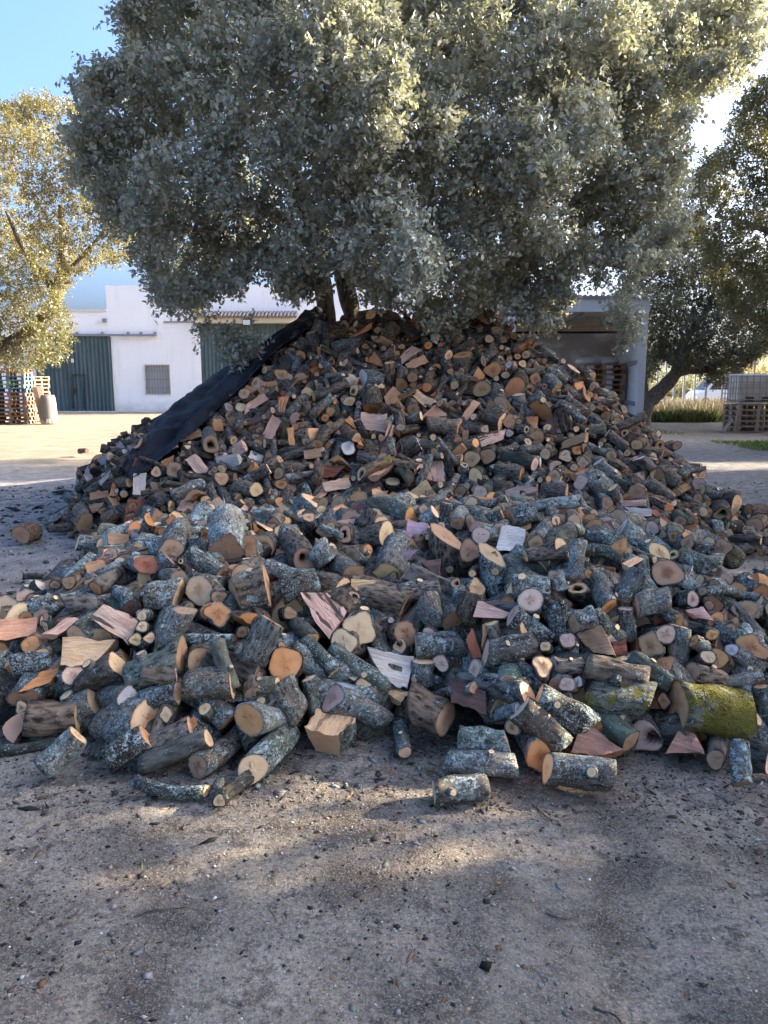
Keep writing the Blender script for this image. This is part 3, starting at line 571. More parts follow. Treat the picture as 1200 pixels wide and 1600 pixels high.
# x0 y0 z0 x1 y1 z1 radius face bark (metres): the larger pieces, laid one by one
ROUND = """-1439 3718 534 -1444 4020 536 42 o d
-1561 3626 488 -1415 3634 473 47 n m
-1702 3703 472 -1611 3707 425 48 n l
-1772 4020 473 -1852 4274 442 28 b d
-1645 3900 518 -1688 4181 488 37 b d
-2861 5926 24 -2676 5940 20 25 n d
-1210 3564 481 -1337 3760 502 46 v l
-1641 3420 345 -1641 3665 292 45 o d
-1126 3443 428 -1186 3697 301 30 p g
-1137 3375 386 -1198 3608 279 31 p d
-1073 3378 394 -1122 3568 293 28 p g
-1148 3509 460 -1177 3767 386 30 p g
-1701 3339 267 -1535 3385 284 56 p l
-1564 3354 314 -1648 3642 234 44 p d
-1387 3262 264 -1495 3380 149 49 k l
-1175 3257 308 -1359 3282 208 69 p r
-1095 3127 207 -1323 3356 109 56 w s
-1166 3617 516 -1007 3662 517 69 p l
-1145 3509 460 -1130 3805 361 30 p g
-898 3619 554 -857 3846 533 76 p r
-789 3558 537 -880 3776 558 38 p d
-976 3303 387 -893 3339 536 49 n l
-772 3440 493 -764 3643 333 54 o l
-813 3466 498 -907 3747 352 45 o d
-899 3340 404 -675 3349 395 26 n l
-643 3343 433 -626 3621 379 29 p g
-803 3210 355 -844 3463 299 59 b d
-639 3109 261 -718 3179 442 33 b g
-584 3184 341 -489 3255 512 65 b r
-882 3225 367 -1116 3218 263 71 n r
-893 3150 302 -1051 3162 315 44 n m
-875 3102 250 -1053 3132 193 41 p l
-846 3111 272 -646 3121 273 66 n l
-715 3554 547 -558 3574 598 80 n l
-927 3539 495 -1029 3808 442 24 b d
-503 3640 558 -329 3691 587 76 ph l
-445 3509 472 -580 3824 416 34 b g
-152 3675 500 -203 3922 387 35 h d
-97 3763 528 -42 3733 282 32 n g
-332 3411 379 -442 3652 389 36 p g
-187 3410 361 -126 3630 245 66 p d
-121 3489 397 -98 3767 339 80 p l
-145 3563 430 -166 3823 287 34 p l
-220 3308 258 -381 3371 381 38 p g
-464 3335 366 -496 3653 237 23 p d
-424 3336 351 -457 3650 231 18 w d
-435 3236 328 -454 3516 209 76 o d
12 3329 164 -248 3400 328 44 p l
-143 3331 231 -199 3549 72 26 p g
-90 3299 198 -127 3607 34 36 p g
34 3610 406 27 3884 308 17 w d
-548 3126 271 -456 3135 268 41 n g
-443 3157 270 -372 3143 124 56 n l
-334 3230 259 -301 3211 87 34 n g
-62 3559 386 -25 3566 359 28 n d
104 3534 363 39 3785 272 62 b d
73 3500 311 128 3855 150 37 h d
77 3749 505 293 3799 518 49 b r
46 3856 564 120 4125 503 23 b d
449 3802 591 499 4053 557 20 p l
360 3749 555 417 4053 442 29 h d
562 3905 668 567 3883 461 71 n l
209 3671 481 254 3663 366 70 n l
214 3529 361 317 3817 323 37 k l
152 3485 310 365 3498 318 61 n l
376 3512 446 420 3542 557 55 n m
488 3401 457 513 3393 349 42 n r
584 3383 505 756 3374 386 50 n l
447 3251 358 676 3268 399 60 n l
263 3390 269 323 3557 213 40 k d
395 3229 298 606 3454 118 46 k l
179 3420 270 174 3412 155 57 n l
575 3078 297 666 3304 211 27 p d
743 3599 611 712 3818 601 25 b l
766 3515 595 605 3528 604 58 n l
835 3527 586 808 3548 649 36 n l
922 3611 598 985 3873 614 34 b l
930 3564 579 1009 3754 437 40 h l
1048 3463 514 1066 3726 565 54 o l
1119 3514 533 1213 3550 680 43 n l
1013 3700 614 1127 3970 563 25 o d
675 3427 561 725 3679 374 60 k l
794 3413 538 808 3396 378 44 n l
807 3237 433 869 3513 261 37 k d
850 3319 483 944 3334 508 49 n r
970 3429 503 1086 3419 383 42 n l
1132 3473 508 1147 3459 357 36 n l
675 3119 360 713 3305 210 44 p d
701 3201 417 766 3406 301 25 p d
771 3073 296 872 3354 141 35 k d
820 3098 294 924 3316 212 27 w d
850 3160 345 731 3170 347 39 n r
864 3152 348 1132 3151 284 53 n r
1123 3097 211 861 3139 220 72 p m
1287 3369 415 1281 3684 361 49 k l
1195 3301 389 1276 3496 242 53 b r
1235 3165 259 1077 3221 350 41 w g
1426 3770 604 1520 4023 462 75 b r
1448 3830 601 1621 3822 480 42 n l
1493 3596 516 1509 3898 414 37 k l
1567 3578 489 1647 3852 446 26 b d
1361 3444 456 1445 3593 367 36 o m
1511 3398 403 1590 3698 369 30 o l
1607 3439 412 1760 3695 351 33 h d
1826 3699 432 2015 3954 339 44 b l
1774 3652 444 1814 3851 320 58 b l
1574 3686 530 1866 3946 445 26 b l
1996 3953 417 1890 3968 432 22 n l
1712 3866 517 1896 4114 451 28 b d
1671 3351 358 1822 3585 310 62 o l
1491 3276 335 1610 3478 231 45 o d
1449 3283 338 1469 3565 186 34 p g
1573 3329 357 1731 3354 255 32 w l
1685 3254 261 1433 3285 199 29 p l
1366 3411 438 1359 3395 279 52 n l
1406 3354 390 1480 3355 334 32 n l
1232 3229 320 1334 3222 219 52 n l
1364 3232 292 1493 3236 252 39 n r
1179 3499 513 1343 3515 542 61 n l
1248 3087 192 1551 3119 146 98 b M
1103 3077 59 1199 3284 62 75 kh m
1349 2921 32 1472 3136 33 41 b d
1369 2734 31 1411 2856 141 38 b l
1596 3104 131 1554 3176 30 38 p l
1486 2941 48 1552 2881 48 60 n x
1657 3207 232 1688 3190 75 31 n g
1200 3120 199 1276 3258 111 30 b d
-1554 3140 108 -1337 3178 96 73 p d
-1604 3210 130 -1586 3498 68 31 p g
-1345 2833 38 -1226 2890 157 48 p l
-1635 3030 20 -1421 3112 21 26 n g
-1122 2897 43 -968 2948 123 54 o l
-986 2950 44 -798 3004 136 55 p r
-968 2865 33 -710 2918 127 41 p s
-670 2699 21 -953 2738 42 27 p g
-611 2628 21 -507 2861 21 26 p s
-636 2770 19 -610 2667 19 24 n g
-741 2850 41 -621 3169 42 51 b l
-518 2814 46 -422 3163 47 58 p l
-558 2991 176 -413 3295 68 70 o l
-914 3035 178 -862 3347 50 31 p g
-753 3039 202 -710 3201 25 31 p d
-799 3011 150 -717 3106 35 30 o l
-225 3199 182 -6 3221 65 63 k l
88 2999 25 67 3274 25 31 p g
267 3120 120 130 3215 151 76 b d
556 3002 216 461 3184 100 29 w l
502 2914 107 304 2952 110 44 k l
254 2905 39 530 2852 39 49 n l
186 2654 42 382 2691 42 52 n l
526 2970 152 606 3172 87 32 b d
637 3015 261 841 3005 141 54 n l
558 2985 229 713 2969 79 61 n l
640 2920 54 623 3219 55 68 o l
882 2775 54 638 2808 55 67 p l
-1969 7037 416 -2146 7247 462 54 p d
-2034 7104 435 -2136 7135 491 84 n d
-1644 7025 465 -1647 7294 380 54 p d
-2287 7688 659 -2282 7925 588 52 p d
-2088 7613 690 -2065 7916 643 83 b r
-1648 7465 707 -1756 7732 742 31 p d
-1901 7500 665 -1992 7784 658 28 p d
-1934 7397 609 -2018 7632 637 50 b d
-1551 7290 641 -1672 7552 557 68 b d
-1238 6903 455 -1252 7156 464 53 b l
-1144 6745 399 -1245 7021 316 63 p l
-1386 4713 628 -1407 4976 607 32 o l
-1275 4944 643 -1292 5156 573 23 b d
-1207 4904 646 -1249 5198 574 23 p d
-1071 4513 652 -1096 4755 632 35 o l
-858 4098 653 -925 4419 781 88 b L
-751 4149 660 -677 4412 530 68 o l
-1408 4299 609 -1446 4598 575 40 p l
-1176 4165 635 -1210 4435 687 68 p l
-863 3919 617 -982 4238 593 34 b l
-815 3764 594 -991 3827 686 49 b l
-1249 3943 604 -1418 4217 546 58 r l
-1141 4005 617 -1277 4032 519 59 b l
-1079 3989 611 -1158 4245 561 17 h d
-2068 6915 335 -2227 7131 321 65 b l
-1006 7284 691 -967 7508 689 58 b d
-957 7130 607 -1076 7369 556 54 o d
-857 7092 570 -869 7396 553 39 b d
-636 7154 628 -605 7244 768 54 b d
84 7124 637 74 7303 516 72 p l
134 7304 731 252 7528 586 37 p g
-624 6868 484 -819 6908 217 134 p l
-471 4763 713 -476 5003 498 40 b l
-227 4308 689 -187 4591 617 48 h d
-234 4305 682 -366 4327 737 18 n l
-417 3941 629 -506 4253 641 68 bh d
-168 4038 638 -73 4279 531 45 b l
-161 3836 576 -278 4075 608 60 b r
-678 4658 691 -690 4983 674 40 b d
-296 3943 618 -351 3967 688 61 n l
-121 4457 721 -76 4485 808 46 n v
261 7072 620 156 7181 751 54 p g
552 6909 548 509 7018 425 67 k l
399 4838 791 400 4829 652 39 n l
850 7152 682 943 7418 687 72 p d
873 6932 562 925 7235 452 67 k d
688 6937 562 775 7214 553 59 b l
246 4697 773 150 4921 677 32 p l
1297 7178 703 1070 7272 741 70 o l
649 4260 735 720 4477 717 40 k l
347 4168 710 336 4184 495 107 b r
455 3994 669 458 4191 515 58 b r
328 4348 734 315 4641 646 28 p l
246 4205 699 250 4466 665 20 p d
695 4657 775 792 4895 757 32 p d
599 4803 788 763 4823 818 28 n l
742 4437 763 895 4456 797 57 n l
537 4167 717 574 4379 591 53 k l
421 4363 746 471 4581 776 41 b l
311 4607 772 234 4611 716 47 n l
1599 7179 681 1706 7392 703 60 p d
1819 7346 745 1806 7613 716 37 p d
1921 7399 776 2058 7716 808 59 p d
1833 7125 631 1967 7319 526 69 k l
1911 7227 685 2111 7216 491 104 n l
2409 7315 613 2527 7547 634 52 b d
2697 7529 649 2826 7759 713 76 p d
2713 7421 574 2797 7730 586 34 p d
2365 7147 532 2535 7402 527 72 b d
1679 6990 560 1450 7076 560 71 b d
946 4818 769 1222 4838 799 33 n L
1731 6905 513 1888 6891 303 64 n L
1012 4451 749 1054 4769 761 30 p l
1059 4300 735 1198 4531 660 40 k l
803 3986 705 904 4237 747 48 p l
724 3862 671 963 3878 694 43 n d
922 3610 602 952 3687 776 37 b l
1229 3885 639 1059 3940 681 30 p g
1254 4006 673 1151 4137 709 72 b l
1428 4559 678 1533 4558 592 66 n l
1705 4805 635 1858 5024 546 49 k d
1547 5004 666 1754 5183 595 64 b l
2022 6879 459 2037 7121 469 58 b l
1969 6784 410 2007 7046 408 34 b l
-650 9529 2137 -485 9643 2144 70 o l
-967 9123 1858 -908 9288 1930 60 o d
-1152 8788 1628 -1123 9038 1718 80 p d
-1060 8740 1599 -1029 8979 1644 50 p d
-833 8442 1441 -803 8732 1515 63 p d
-757 8358 1394 -404 8483 1543 55 o d
-1548 8379 1284 -1649 8681 1204 56 p l
-839 8284 1341 -842 8265 1084 62 n l
-1017 8040 1163 -1047 8024 925 47 n g
-608 8972 1774 -593 9308 1827 52 h d
-722 8916 1737 -724 9228 1780 33 b d
-1532 7847 965 -1653 8079 894 42 p d
-558 7935 1116 -479 8273 1125 40 o d
-562 8109 1240 -645 8323 1286 54 b d
-1679 7693 836 -1699 7970 850 26 p d
-1499 7697 880 -1494 8020 886 32 p d
-585 7738 980 -558 7997 927 26 p d
-1267 7921 1058 -1270 8156 1104 46 b d
-1301 7834 999 -1314 8085 1028 39 b d
-1485 7962 1049 -1510 8089 1227 43 b l
-1477 9529 1864 -1302 9560 1881 27 n d
-735 8089 1214 -550 8144 1398 47 n l
-478 9671 2230 -579 9928 2240 63 h l
-78 9572 2173 -32 9856 2235 43 p d
-92 9391 2054 -47 9696 2101 40 p d
-126 9420 2071 -126 9717 2133 31 p d
275 9409 2078 374 9597 2111 50 p d
401 9572 2185 413 9811 2263 45 p d
503 10046 2439 571 10392 2292 53 h d
0 9298 2020 137 9359 2216 99 n d
32 9906 2379 32 9996 2214 153 v r
365 9353 2052 229 9414 2249 69 n d
-218 9251 1966 -335 9331 1783 45 o l
0 9214 1942 -46 9440 2012 34 p d
-113 9266 1967 -109 9544 2017 21 p d
88 8942 1773 119 9108 1836 33 b d
741 8993 1847 606 9290 1916 70 p d
904 9008 1861 907 9074 1616 111 o m
-361 8820 1685 -88 8929 1708 43 p d
-371 8269 1349 -280 8496 1336 55 p d
-241 8636 1585 -14 8653 1529 107 n l
-121 8137 1272 -149 8268 1463 108 o m
196 8507 1516 202 8809 1657 77 o m
308 8106 1266 274 8328 1340 67 b d
268 8444 1461 285 8691 1515 31 p d
279 8355 1401 310 8568 1418 28 p d
575 8311 1391 645 8526 1432 31 p l
769 8481 1513 734 8790 1642 52 p l
763 7804 1097 445 7902 1118 91 b d
129 7793 1053 327 7892 1079 55 o d
-28 7735 999 -80 7999 1033 35 p d
-103 7761 1010 -120 8057 1030 29 p d
-69 7561 892 -93 7958 930 25 p l
348 7767 1023 401 8067 1042 23 p d
493 7714 1007 450 7962 957 38 b d
-353 7574 912 -381 7889 818 76 w d
342 7618 957 178 7628 880 89 n d
-607 7600 895 -585 7807 864 28 p d
-714 8914 1737 -789 9290 1767 36 p d
1435 8966 1810 1436 9264 1856 37 p d
1543 9050 1841 1552 9333 1888 41 p d
1654 9150 1866 1771 9434 1846 51 p d
1581 8931 1759 1576 9262 1707 48 p l
1659 8940 1745 1737 9248 1781 29 b d
1893 9079 1733 1982 9331 1768 30 b d
1798 9137 1800 1895 9506 1772 21 b d
1353 8646 1627 1346 8923 1586 46 p d
1234 8587 1592 1301 8811 1557 34 p l
1219 8714 1684 1301 8944 1745 93 o d
1683 8664 1585 1669 8921 1543 71 b d
1767 8573 1504 1741 8841 1529 32 h l
1122 8511 1536 1126 8805 1571 42 h d
1414 8439 1495 1488 8563 1585 105 o d
1055 8395 1475 948 8610 1459 83 b m
2527 9531 1612 2465 9844 1685 71 p l
2461 9133 1483 2443 9428 1573 72 p d
1250 9321 2058 1229 9555 1987 57 p d
1582 9596 2103 1568 9841 2063 51 b d
1421 9346 2045 1492 9668 2115 44 b d
1594 9877 2229 1597 10144 2207 40 b l
1158 9514 2174 1234 9753 2213 37 b d
1227 8152 1325 1228 8493 1474 74 b l
1124 8170 1324 1111 8430 1351 44 b d
1756 8256 1315 1833 8530 1182 34 o d
1643 8094 1254 1601 8174 1397 101 o l
1681 7900 1111 1653 8180 1089 30 w d
1972 7933 1077 2002 8157 1023 32 p d
2094 7944 1053 1992 8074 1095 40 h d
1897 7801 1016 1944 8140 1038 31 p d
1765 7740 992 1821 7953 1023 26 b d
2051 8803 1543 1840 8853 1686 65 n l
1903 8581 1480 1824 8689 1585 78 p l
1439 8329 1422 1443 8329 1272 76 n l
1199 7873 1145 1028 7978 1205 98 p m
1274 7990 1205 1207 8128 1279 40 p l
1281 7901 1157 1267 8238 1154 72 b d
1258 7739 1044 1249 8008 1019 42 w d
1426 7627 971 1348 7959 963 38 p d
1528 7670 1004 1493 7898 1040 77 b d
1617 7576 916 1716 7884 949 41 p d
1569 7476 862 1736 7836 849 56 p d
1763 7473 844 1828 7742 754 56 p l
842 7374 822 888 7615 856 80 p d
993 7399 845 1076 7690 875 78 b d
1349 7502 897 1555 7593 896 56 b l
2098 8075 1135 1866 8204 1317 47 b l
680 8071 1235 1069 8061 1036 16 n w
868 8087 1247 853 8338 1258 25 b d
1135 7487 880 1312 7585 922 44 p l
1455 7688 1015 1331 7704 976 51 n d
2453 8777 1350 2478 8996 1265 54 p l
2409 8576 1274 2545 8864 1240 30 p d
2766 8926 1242 2808 9188 1183 46 p d
2683 8635 1177 2775 9019 1116 39 b d
2708 8548 1129 2726 8815 1126 35 b d
2452 8389 1170 2561 8598 1108 42 b d
2708 8335 1036 2731 8586 1052 59 H d
2544 8159 1019 2606 8451 1032 44 h d
2621 7989 908 2751 8196 926 60 p d
2949 8229 882 2933 8444 900 58 h d
2772 8083 890 2933 8406 910 34 p d
2262 7634 829 2311 7983 875 54 p l
2371 7666 806 2405 7942 879 29 b l
2459 7767 842 2573 7958 798 39 b d
2192 7788 931 2296 8037 951 29 p d
1976 7933 1079 2002 8155 1023 32 p d
1893 7801 1016 1905 8083 1001 32 p d
2088 7944 1050 2088 8288 1056 40 h d
1762 7471 841 1840 7760 726 59 p d
1819 7345 745 1817 7710 705 40 p l
1930 7438 791 2043 7706 796 66 p d
2217 7268 631 2040 7318 797 67 n r
2926 8058 815 2666 8089 853 54 n d
2869 7948 779 2908 8152 780 24 b d
2357 7456 696 2214 7495 792 44 n d
2487 7687 798 2546 7687 656 58 n d
2642 7559 684 2523 7603 806 70 n d
2409 7315 613 2577 7619 626 52 b l
2538 7502 665 2652 7763 595 25 b d
2684 7509 645 2827 7688 695 76 b d
2709 7421 574 2829 7677 593 34 b d
2820 7344 500 2959 7631 508 40 o d
2632 7141 454 2790 7436 421 27 b d
3057 7737 611 2897 7777 711 59 n l
2893 7499 564 2762 7540 673 70 n l
2704 7210 480 2493 7256 621 55 n l
2309 8050 1057 2141 8074 1055 67 n g
2056 8185 1210 1845 8230 1329 54 n l
2143 8266 1234 1944 8313 1368 62 n d
2301 8178 1116 2190 8281 1192 41 p l
3460 7456 360 3366 7596 386 90 p d
3202 7169 314 3288 7455 334 76 h d
2990 7112 349 3094 7323 240 45 p d
2869 6978 315 2980 7202 292 24 p d
3541 7356 266 3618 7559 219 22 p d
3033 6800 182 3042 6939 279 46 b l
3162 6924 184 3263 7117 82 42 p d
1844 4578 586 2003 4851 564 42 b r
1788 4666 608 1858 4895 625 36 b m
3039 7374 446 3133 7713 434 42 o d
3524 7191 207 3698 7436 209 76 b d
3630 7158 141 3791 7393 100 46 p d
3565 7435 305 3806 7458 301 68 n d
2078 4639 540 2293 4920 407 63 b m
1850 4251 541 1972 4419 524 33 b l
2005 4575 547 1893 4590 550 36 n d
3154 6741 72 3307 6761 68 46 n d
3392 6794 41 3509 6814 36 44 n d
1669 4229 592 1824 4228 512 51 n l
3137 7549 500 3327 7565 455 69 n l
3348 7586 441 3464 7609 438 59 n d
3323 7024 183 3442 7043 169 45 n l
3493 7059 125 3653 7324 103 38 b d
3183 7008 226 3312 7032 242 50 n l
-2209 8097 893 -2310 8305 807 44 p d
-2616 7657 443 -2667 7943 452 42 p d
-3064 7813 244 -3099 8026 236 32 p d
-2816 7621 263 -2870 7883 273 52 b d
-3011 7624 151 -3187 7970 204 97 b d
-3204 7831 140 -3305 8027 194 40 b d
-2735 7452 189 -2629 7491 285 76 n d
-3177 8423 571 -3198 8655 573 53 x x
-3313 8817 621 -3249 8847 640 52 n x
-6176 15989 146 -6391 16160 117 51 v d
-3404 10476 899 -3307 10614 917 70 r d
-3564 10475 830 -3488 10511 854 52 n d
-3649 10353 735 -3573 10388 759 60 n d
-3290 10572 989 -3177 10610 1022 70 n d
-3487 9461 751 -3411 9486 733 47 n d
-2889 8586 782 -2983 8605 737 43 n d
-2851 8036 588 -2739 8069 639 61 n d
-2458 8155 820 -2384 8187 858 61 n l
-3528 7338 84 -3533 7649 70 88 b d
-3470 7879 43 -3239 7906 59 47 n d"""
# four corners of the riven face, its normal, thickness, colour, bark
SPLIT = """-1829 3515 439 -1789 3434 359 -1653 3505 366 -1674 3577 432 277 -602 749 55 ko d
-1584 3409 399 -1513 3422 397 -1426 3526 436 -1505 3527 445 94 -413 906 30 kv d
-1462 3356 406 -1445 3275 294 -1318 3310 288 -1240 3402 376 240 -770 591 72 kp l
-1379 3455 467 -1322 3520 513 -1161 3508 441 -1184 3414 352 250 -696 673 46 kv l
-1599 3187 208 -1537 3280 269 -1466 3316 279 -1488 3253 231 222 -636 739 52 o l
-1630 4074 580 -1599 4047 522 -1519 4099 560 -1543 4112 592 277 -804 527 28 ko d
-409 3584 550 -269 3596 551 -174 3543 474 -263 3446 361 63 -783 619 63 kv d
-165 3767 570 -166 3720 517 -71 3752 531 -39 3780 557 147 -746 650 35 p d
-79 3454 316 0 3327 201 105 3310 181 141 3432 285 44 -655 754 79 w l
0 3321 155 77 3246 141 133 3304 168 35 3348 168 -133 -305 943 43 p d
441 3490 540 411 3427 476 555 3417 476 584 3437 497 -48 -700 713 28 k d
403 3375 447 371 3339 398 395 3284 330 441 3288 338 -41 -787 615 28 r d
287 3186 285 287 3106 202 431 3047 170 435 3115 241 -140 -715 685 75 v d
449 3373 460 484 3370 460 457 3335 399 442 3318 369 -78 -852 518 35 b d
866 3306 431 921 3227 378 1002 3176 382 965 3281 483 -463 -691 554 65 b d
1016 3277 417 1011 3224 370 1065 3209 376 1071 3263 424 -254 -628 736 36 r d
1428 3510 487 1468 3469 465 1530 3438 457 1507 3504 506 -229 -629 743 29 k d
1263 3052 142 1164 2966 40 1311 2936 50 1298 2998 102 -184 -659 729 74 kr m
-335 3076 88 -192 3013 95 -121 3123 133 -292 3254 139 -150 -238 960 177 pp g
816 2987 173 759 2910 70 871 2873 72 961 2873 105 -246 -705 665 71 kr d
-2502 7629 650 -2389 7696 649 -2372 7585 437 -2487 7529 458 461 -771 440 65 w d
-2498 7422 423 -2351 7471 416 -2384 7301 192 -2510 7276 221 284 -784 552 72 r d
-1985 7626 791 -1875 7657 852 -1698 7518 676 -1839 7527 668 -82 -821 565 68 k d
-1857 6982 484 -1893 6928 404 -1779 6934 355 -1743 6994 446 242 -851 467 55 k d
-780 4612 716 -769 4589 704 -683 4527 665 -671 4554 675 120 -408 905 35 p d
-578 7290 770 -581 7233 666 -473 7249 664 -367 7319 760 140 -870 472 69 r d
-572 7078 625 -538 7040 553 -292 7101 580 -335 7149 671 152 -843 516 50 kp d
-570 6758 420 -524 6756 409 -382 6881 505 -441 6910 546 142 -699 701 35 b d
-76 5044 814 -50 4981 696 -17 5018 745 26 5080 835 207 -846 491 63 b d
-385 4240 695 -373 4136 673 -293 4104 648 -290 4168 659 230 -178 957 34 b d
-284 4475 741 -234 4464 704 -193 4463 689 -171 4496 752 128 -896 425 28 k d
-212 4824 702 -253 4839 733 -173 4903 797 -115 4894 770 155 -788 596 35 v d
-200 7008 581 -176 6976 526 -12 7079 595 -72 7141 708 253 -783 568 52 v d
174 6910 519 289 6852 445 476 6876 547 385 6958 671 -142 -872 468 80 pp d
390 7297 799 560 7293 824 576 7155 627 386 7189 641 -105 -820 562 91 kv d
1105 6966 575 1119 6924 487 1381 6874 530 1393 6926 657 -232 -892 388 59 kv d
134 4292 781 118 4208 673 208 4220 674 254 4286 753 99 -790 604 50 K d
647 4130 778 598 4041 658 734 4011 665 766 4092 771 -199 -745 636 74 W l
189 3894 630 250 3840 582 275 3832 577 293 3905 651 -66 -703 708 40 v d
54 3992 655 74 3933 586 135 3964 627 184 4005 680 -48 -769 638 35 V d
1760 7275 673 1894 7254 694 2015 7079 685 2002 7395 740 -178 -175 968 92 ko d
2168 7000 475 2184 6969 427 2400 6931 439 2396 6963 493 -177 -856 487 35 k d
2182 6886 428 2258 6821 363 2403 6792 368 2408 6834 425 -175 -790 588 47 w d
1216 3831 641 1240 3781 626 1349 3879 650 1337 3924 664 32 -271 962 28 p d
-1482 8327 1313 -1491 8277 1206 -1250 8434 1365 -1305 8444 1434 318 -869 380 52 k d
-1253 7859 990 -1150 7868 957 -1057 7941 1161 -1144 7943 1223 166 -950 264 54 k d
-1130 8274 1396 -1010 8293 1402 -1058 8210 1209 -1111 8197 1196 127 -921 368 44 o d
-1391 8693 1543 -1374 8664 1480 -1178 8646 1522 -1194 8666 1564 -167 -912 375 35 o d
-980 7779 1092 -910 7789 1098 -892 7715 924 -949 7711 930 101 -911 400 35 o d
-784 9170 1955 -739 9167 1955 -735 9098 1828 -765 9104 1836 -50 -877 479 35 o d
-1807 8186 1170 -1793 8134 1051 -1690 8156 1037 -1723 8203 1155 242 -877 416 65 o d
-1458 8085 1148 -1455 8061 1096 -1268 8065 1149 -1297 8092 1201 -100 -903 418 35 v d
-791 7543 887 -775 7491 804 -612 7495 829 -628 7551 918 -59 -852 519 51 b d
-426 9536 2092 -403 9524 2066 -154 9507 2181 -139 9526 2265 -185 -949 257 35 o d
299 9731 2303 345 9682 2239 472 9703 2255 444 9805 2386 48 -784 619 65 o d
-197 8918 1780 -87 8909 1737 -7 8919 1737 -110 8992 1897 108 -877 469 80 o d
104 9080 1915 118 9065 1856 185 9065 1856 178 9077 1900 3 -968 251 35 p d
125 9001 1818 205 8974 1745 445 9101 1908 327 9118 1974 137 -870 474 62 kv d
240 8890 1751 289 8843 1678 508 8883 1772 455 8945 1866 -63 -854 517 56 ko d
-375 8449 1406 -348 8454 1406 -266 8555 1605 -301 8546 1598 167 -905 391 35 o d
-238 8010 1244 -238 7898 1085 29 7852 1045 33 7979 1225 -53 -814 578 103 k d
0 8307 1395 41 8271 1288 192 8344 1421 96 8365 1509 125 -924 362 63 ko d
313 8273 1409 440 8207 1283 563 8239 1336 358 8305 1465 24 -877 480 88 kp d
336 7962 1147 436 7991 1192 660 7991 1205 533 8081 1320 -32 -806 591 61 ko d
-400 7936 1155 -288 7893 1079 -276 7934 1142 -356 7971 1206 46 -837 545 63 o d
782 7731 1076 777 7665 979 833 7651 980 844 7715 1077 -217 -806 551 59 b d
972 8588 1585 1062 8570 1529 1114 8607 1626 1034 8638 1717 23 -939 342 58 o d
1183 9675 2299 1193 9666 2276 1313 9639 2220 1199 9688 2338 -60 -941 333 50 o d
1453 7931 1197 1466 7896 1138 1548 7848 1082 1575 7903 1201 -209 -867 453 51 o d
1661 7940 1181 1780 7892 1209 1739 7791 1008 1679 7845 1043 -421 -773 474 55 v d
926 7661 1030 963 7568 917 1179 7635 994 1222 7725 1102 9 -770 638 60 kv d
795 8016 1184 861 8004 1158 1007 8094 1340 928 8105 1366 14 -901 434 39 ko d
1841 7572 885 1872 7541 850 1934 7536 850 1923 7609 945 -80 -790 607 44 o d
2891 7492 540 2925 7439 484 2998 7442 534 2963 7487 578 -332 -782 528 39 o d
1850 7592 921 1861 7550 862 1932 7528 851 1913 7596 946 -167 -817 553 48 o d
2611 6803 265 2647 6741 228 2761 6675 260 2778 6703 308 -527 -636 564 35 o l
-2175 8227 1039 -2153 8125 938 -1916 8128 985 -1960 8215 1067 -126 -715 687 68 kp d
-2259 7781 763 -2263 7739 715 -2138 7750 675 -2150 7868 820 267 -737 621 63 o d
-2495 7869 747 -2436 7828 640 -2376 7851 663 -2421 7886 752 167 -885 434 59 b d
-2778 7816 529 -2795 7730 403 -2712 7755 412 -2751 7810 510 187 -825 533 68 o d
-3024 7824 429 -3006 7780 356 -2848 7876 381 -2865 7916 449 369 -756 541 42 b d
-3000 7725 325 -2951 7669 242 -2856 7698 276 -2856 7743 341 37 -818 574 48 b d
-1705 4657 631 -1686 4605 574 -1578 4656 563 -1589 4709 617 365 -627 688 39 b d
-3266 8720 682 -3200 8707 603 -3118 8729 652 -3177 8744 738 106 -963 248 63 G x
-3111 8931 840 -3031 8896 739 -2982 8933 773 -3068 8962 867 270 -820 505 80 G x
-3378 8634 575 -3353 8575 495 -3307 8608 520 -3349 8680 621 200 -757 622 70 G x
-2871 8589 853 -2824 8563 784 -2762 8598 809 -2820 8608 858 265 -828 494 49 G x
-2936 7854 544 -2883 7776 515 -2849 8454 709 -2885 8479 720 119 -278 953 22 G x"""
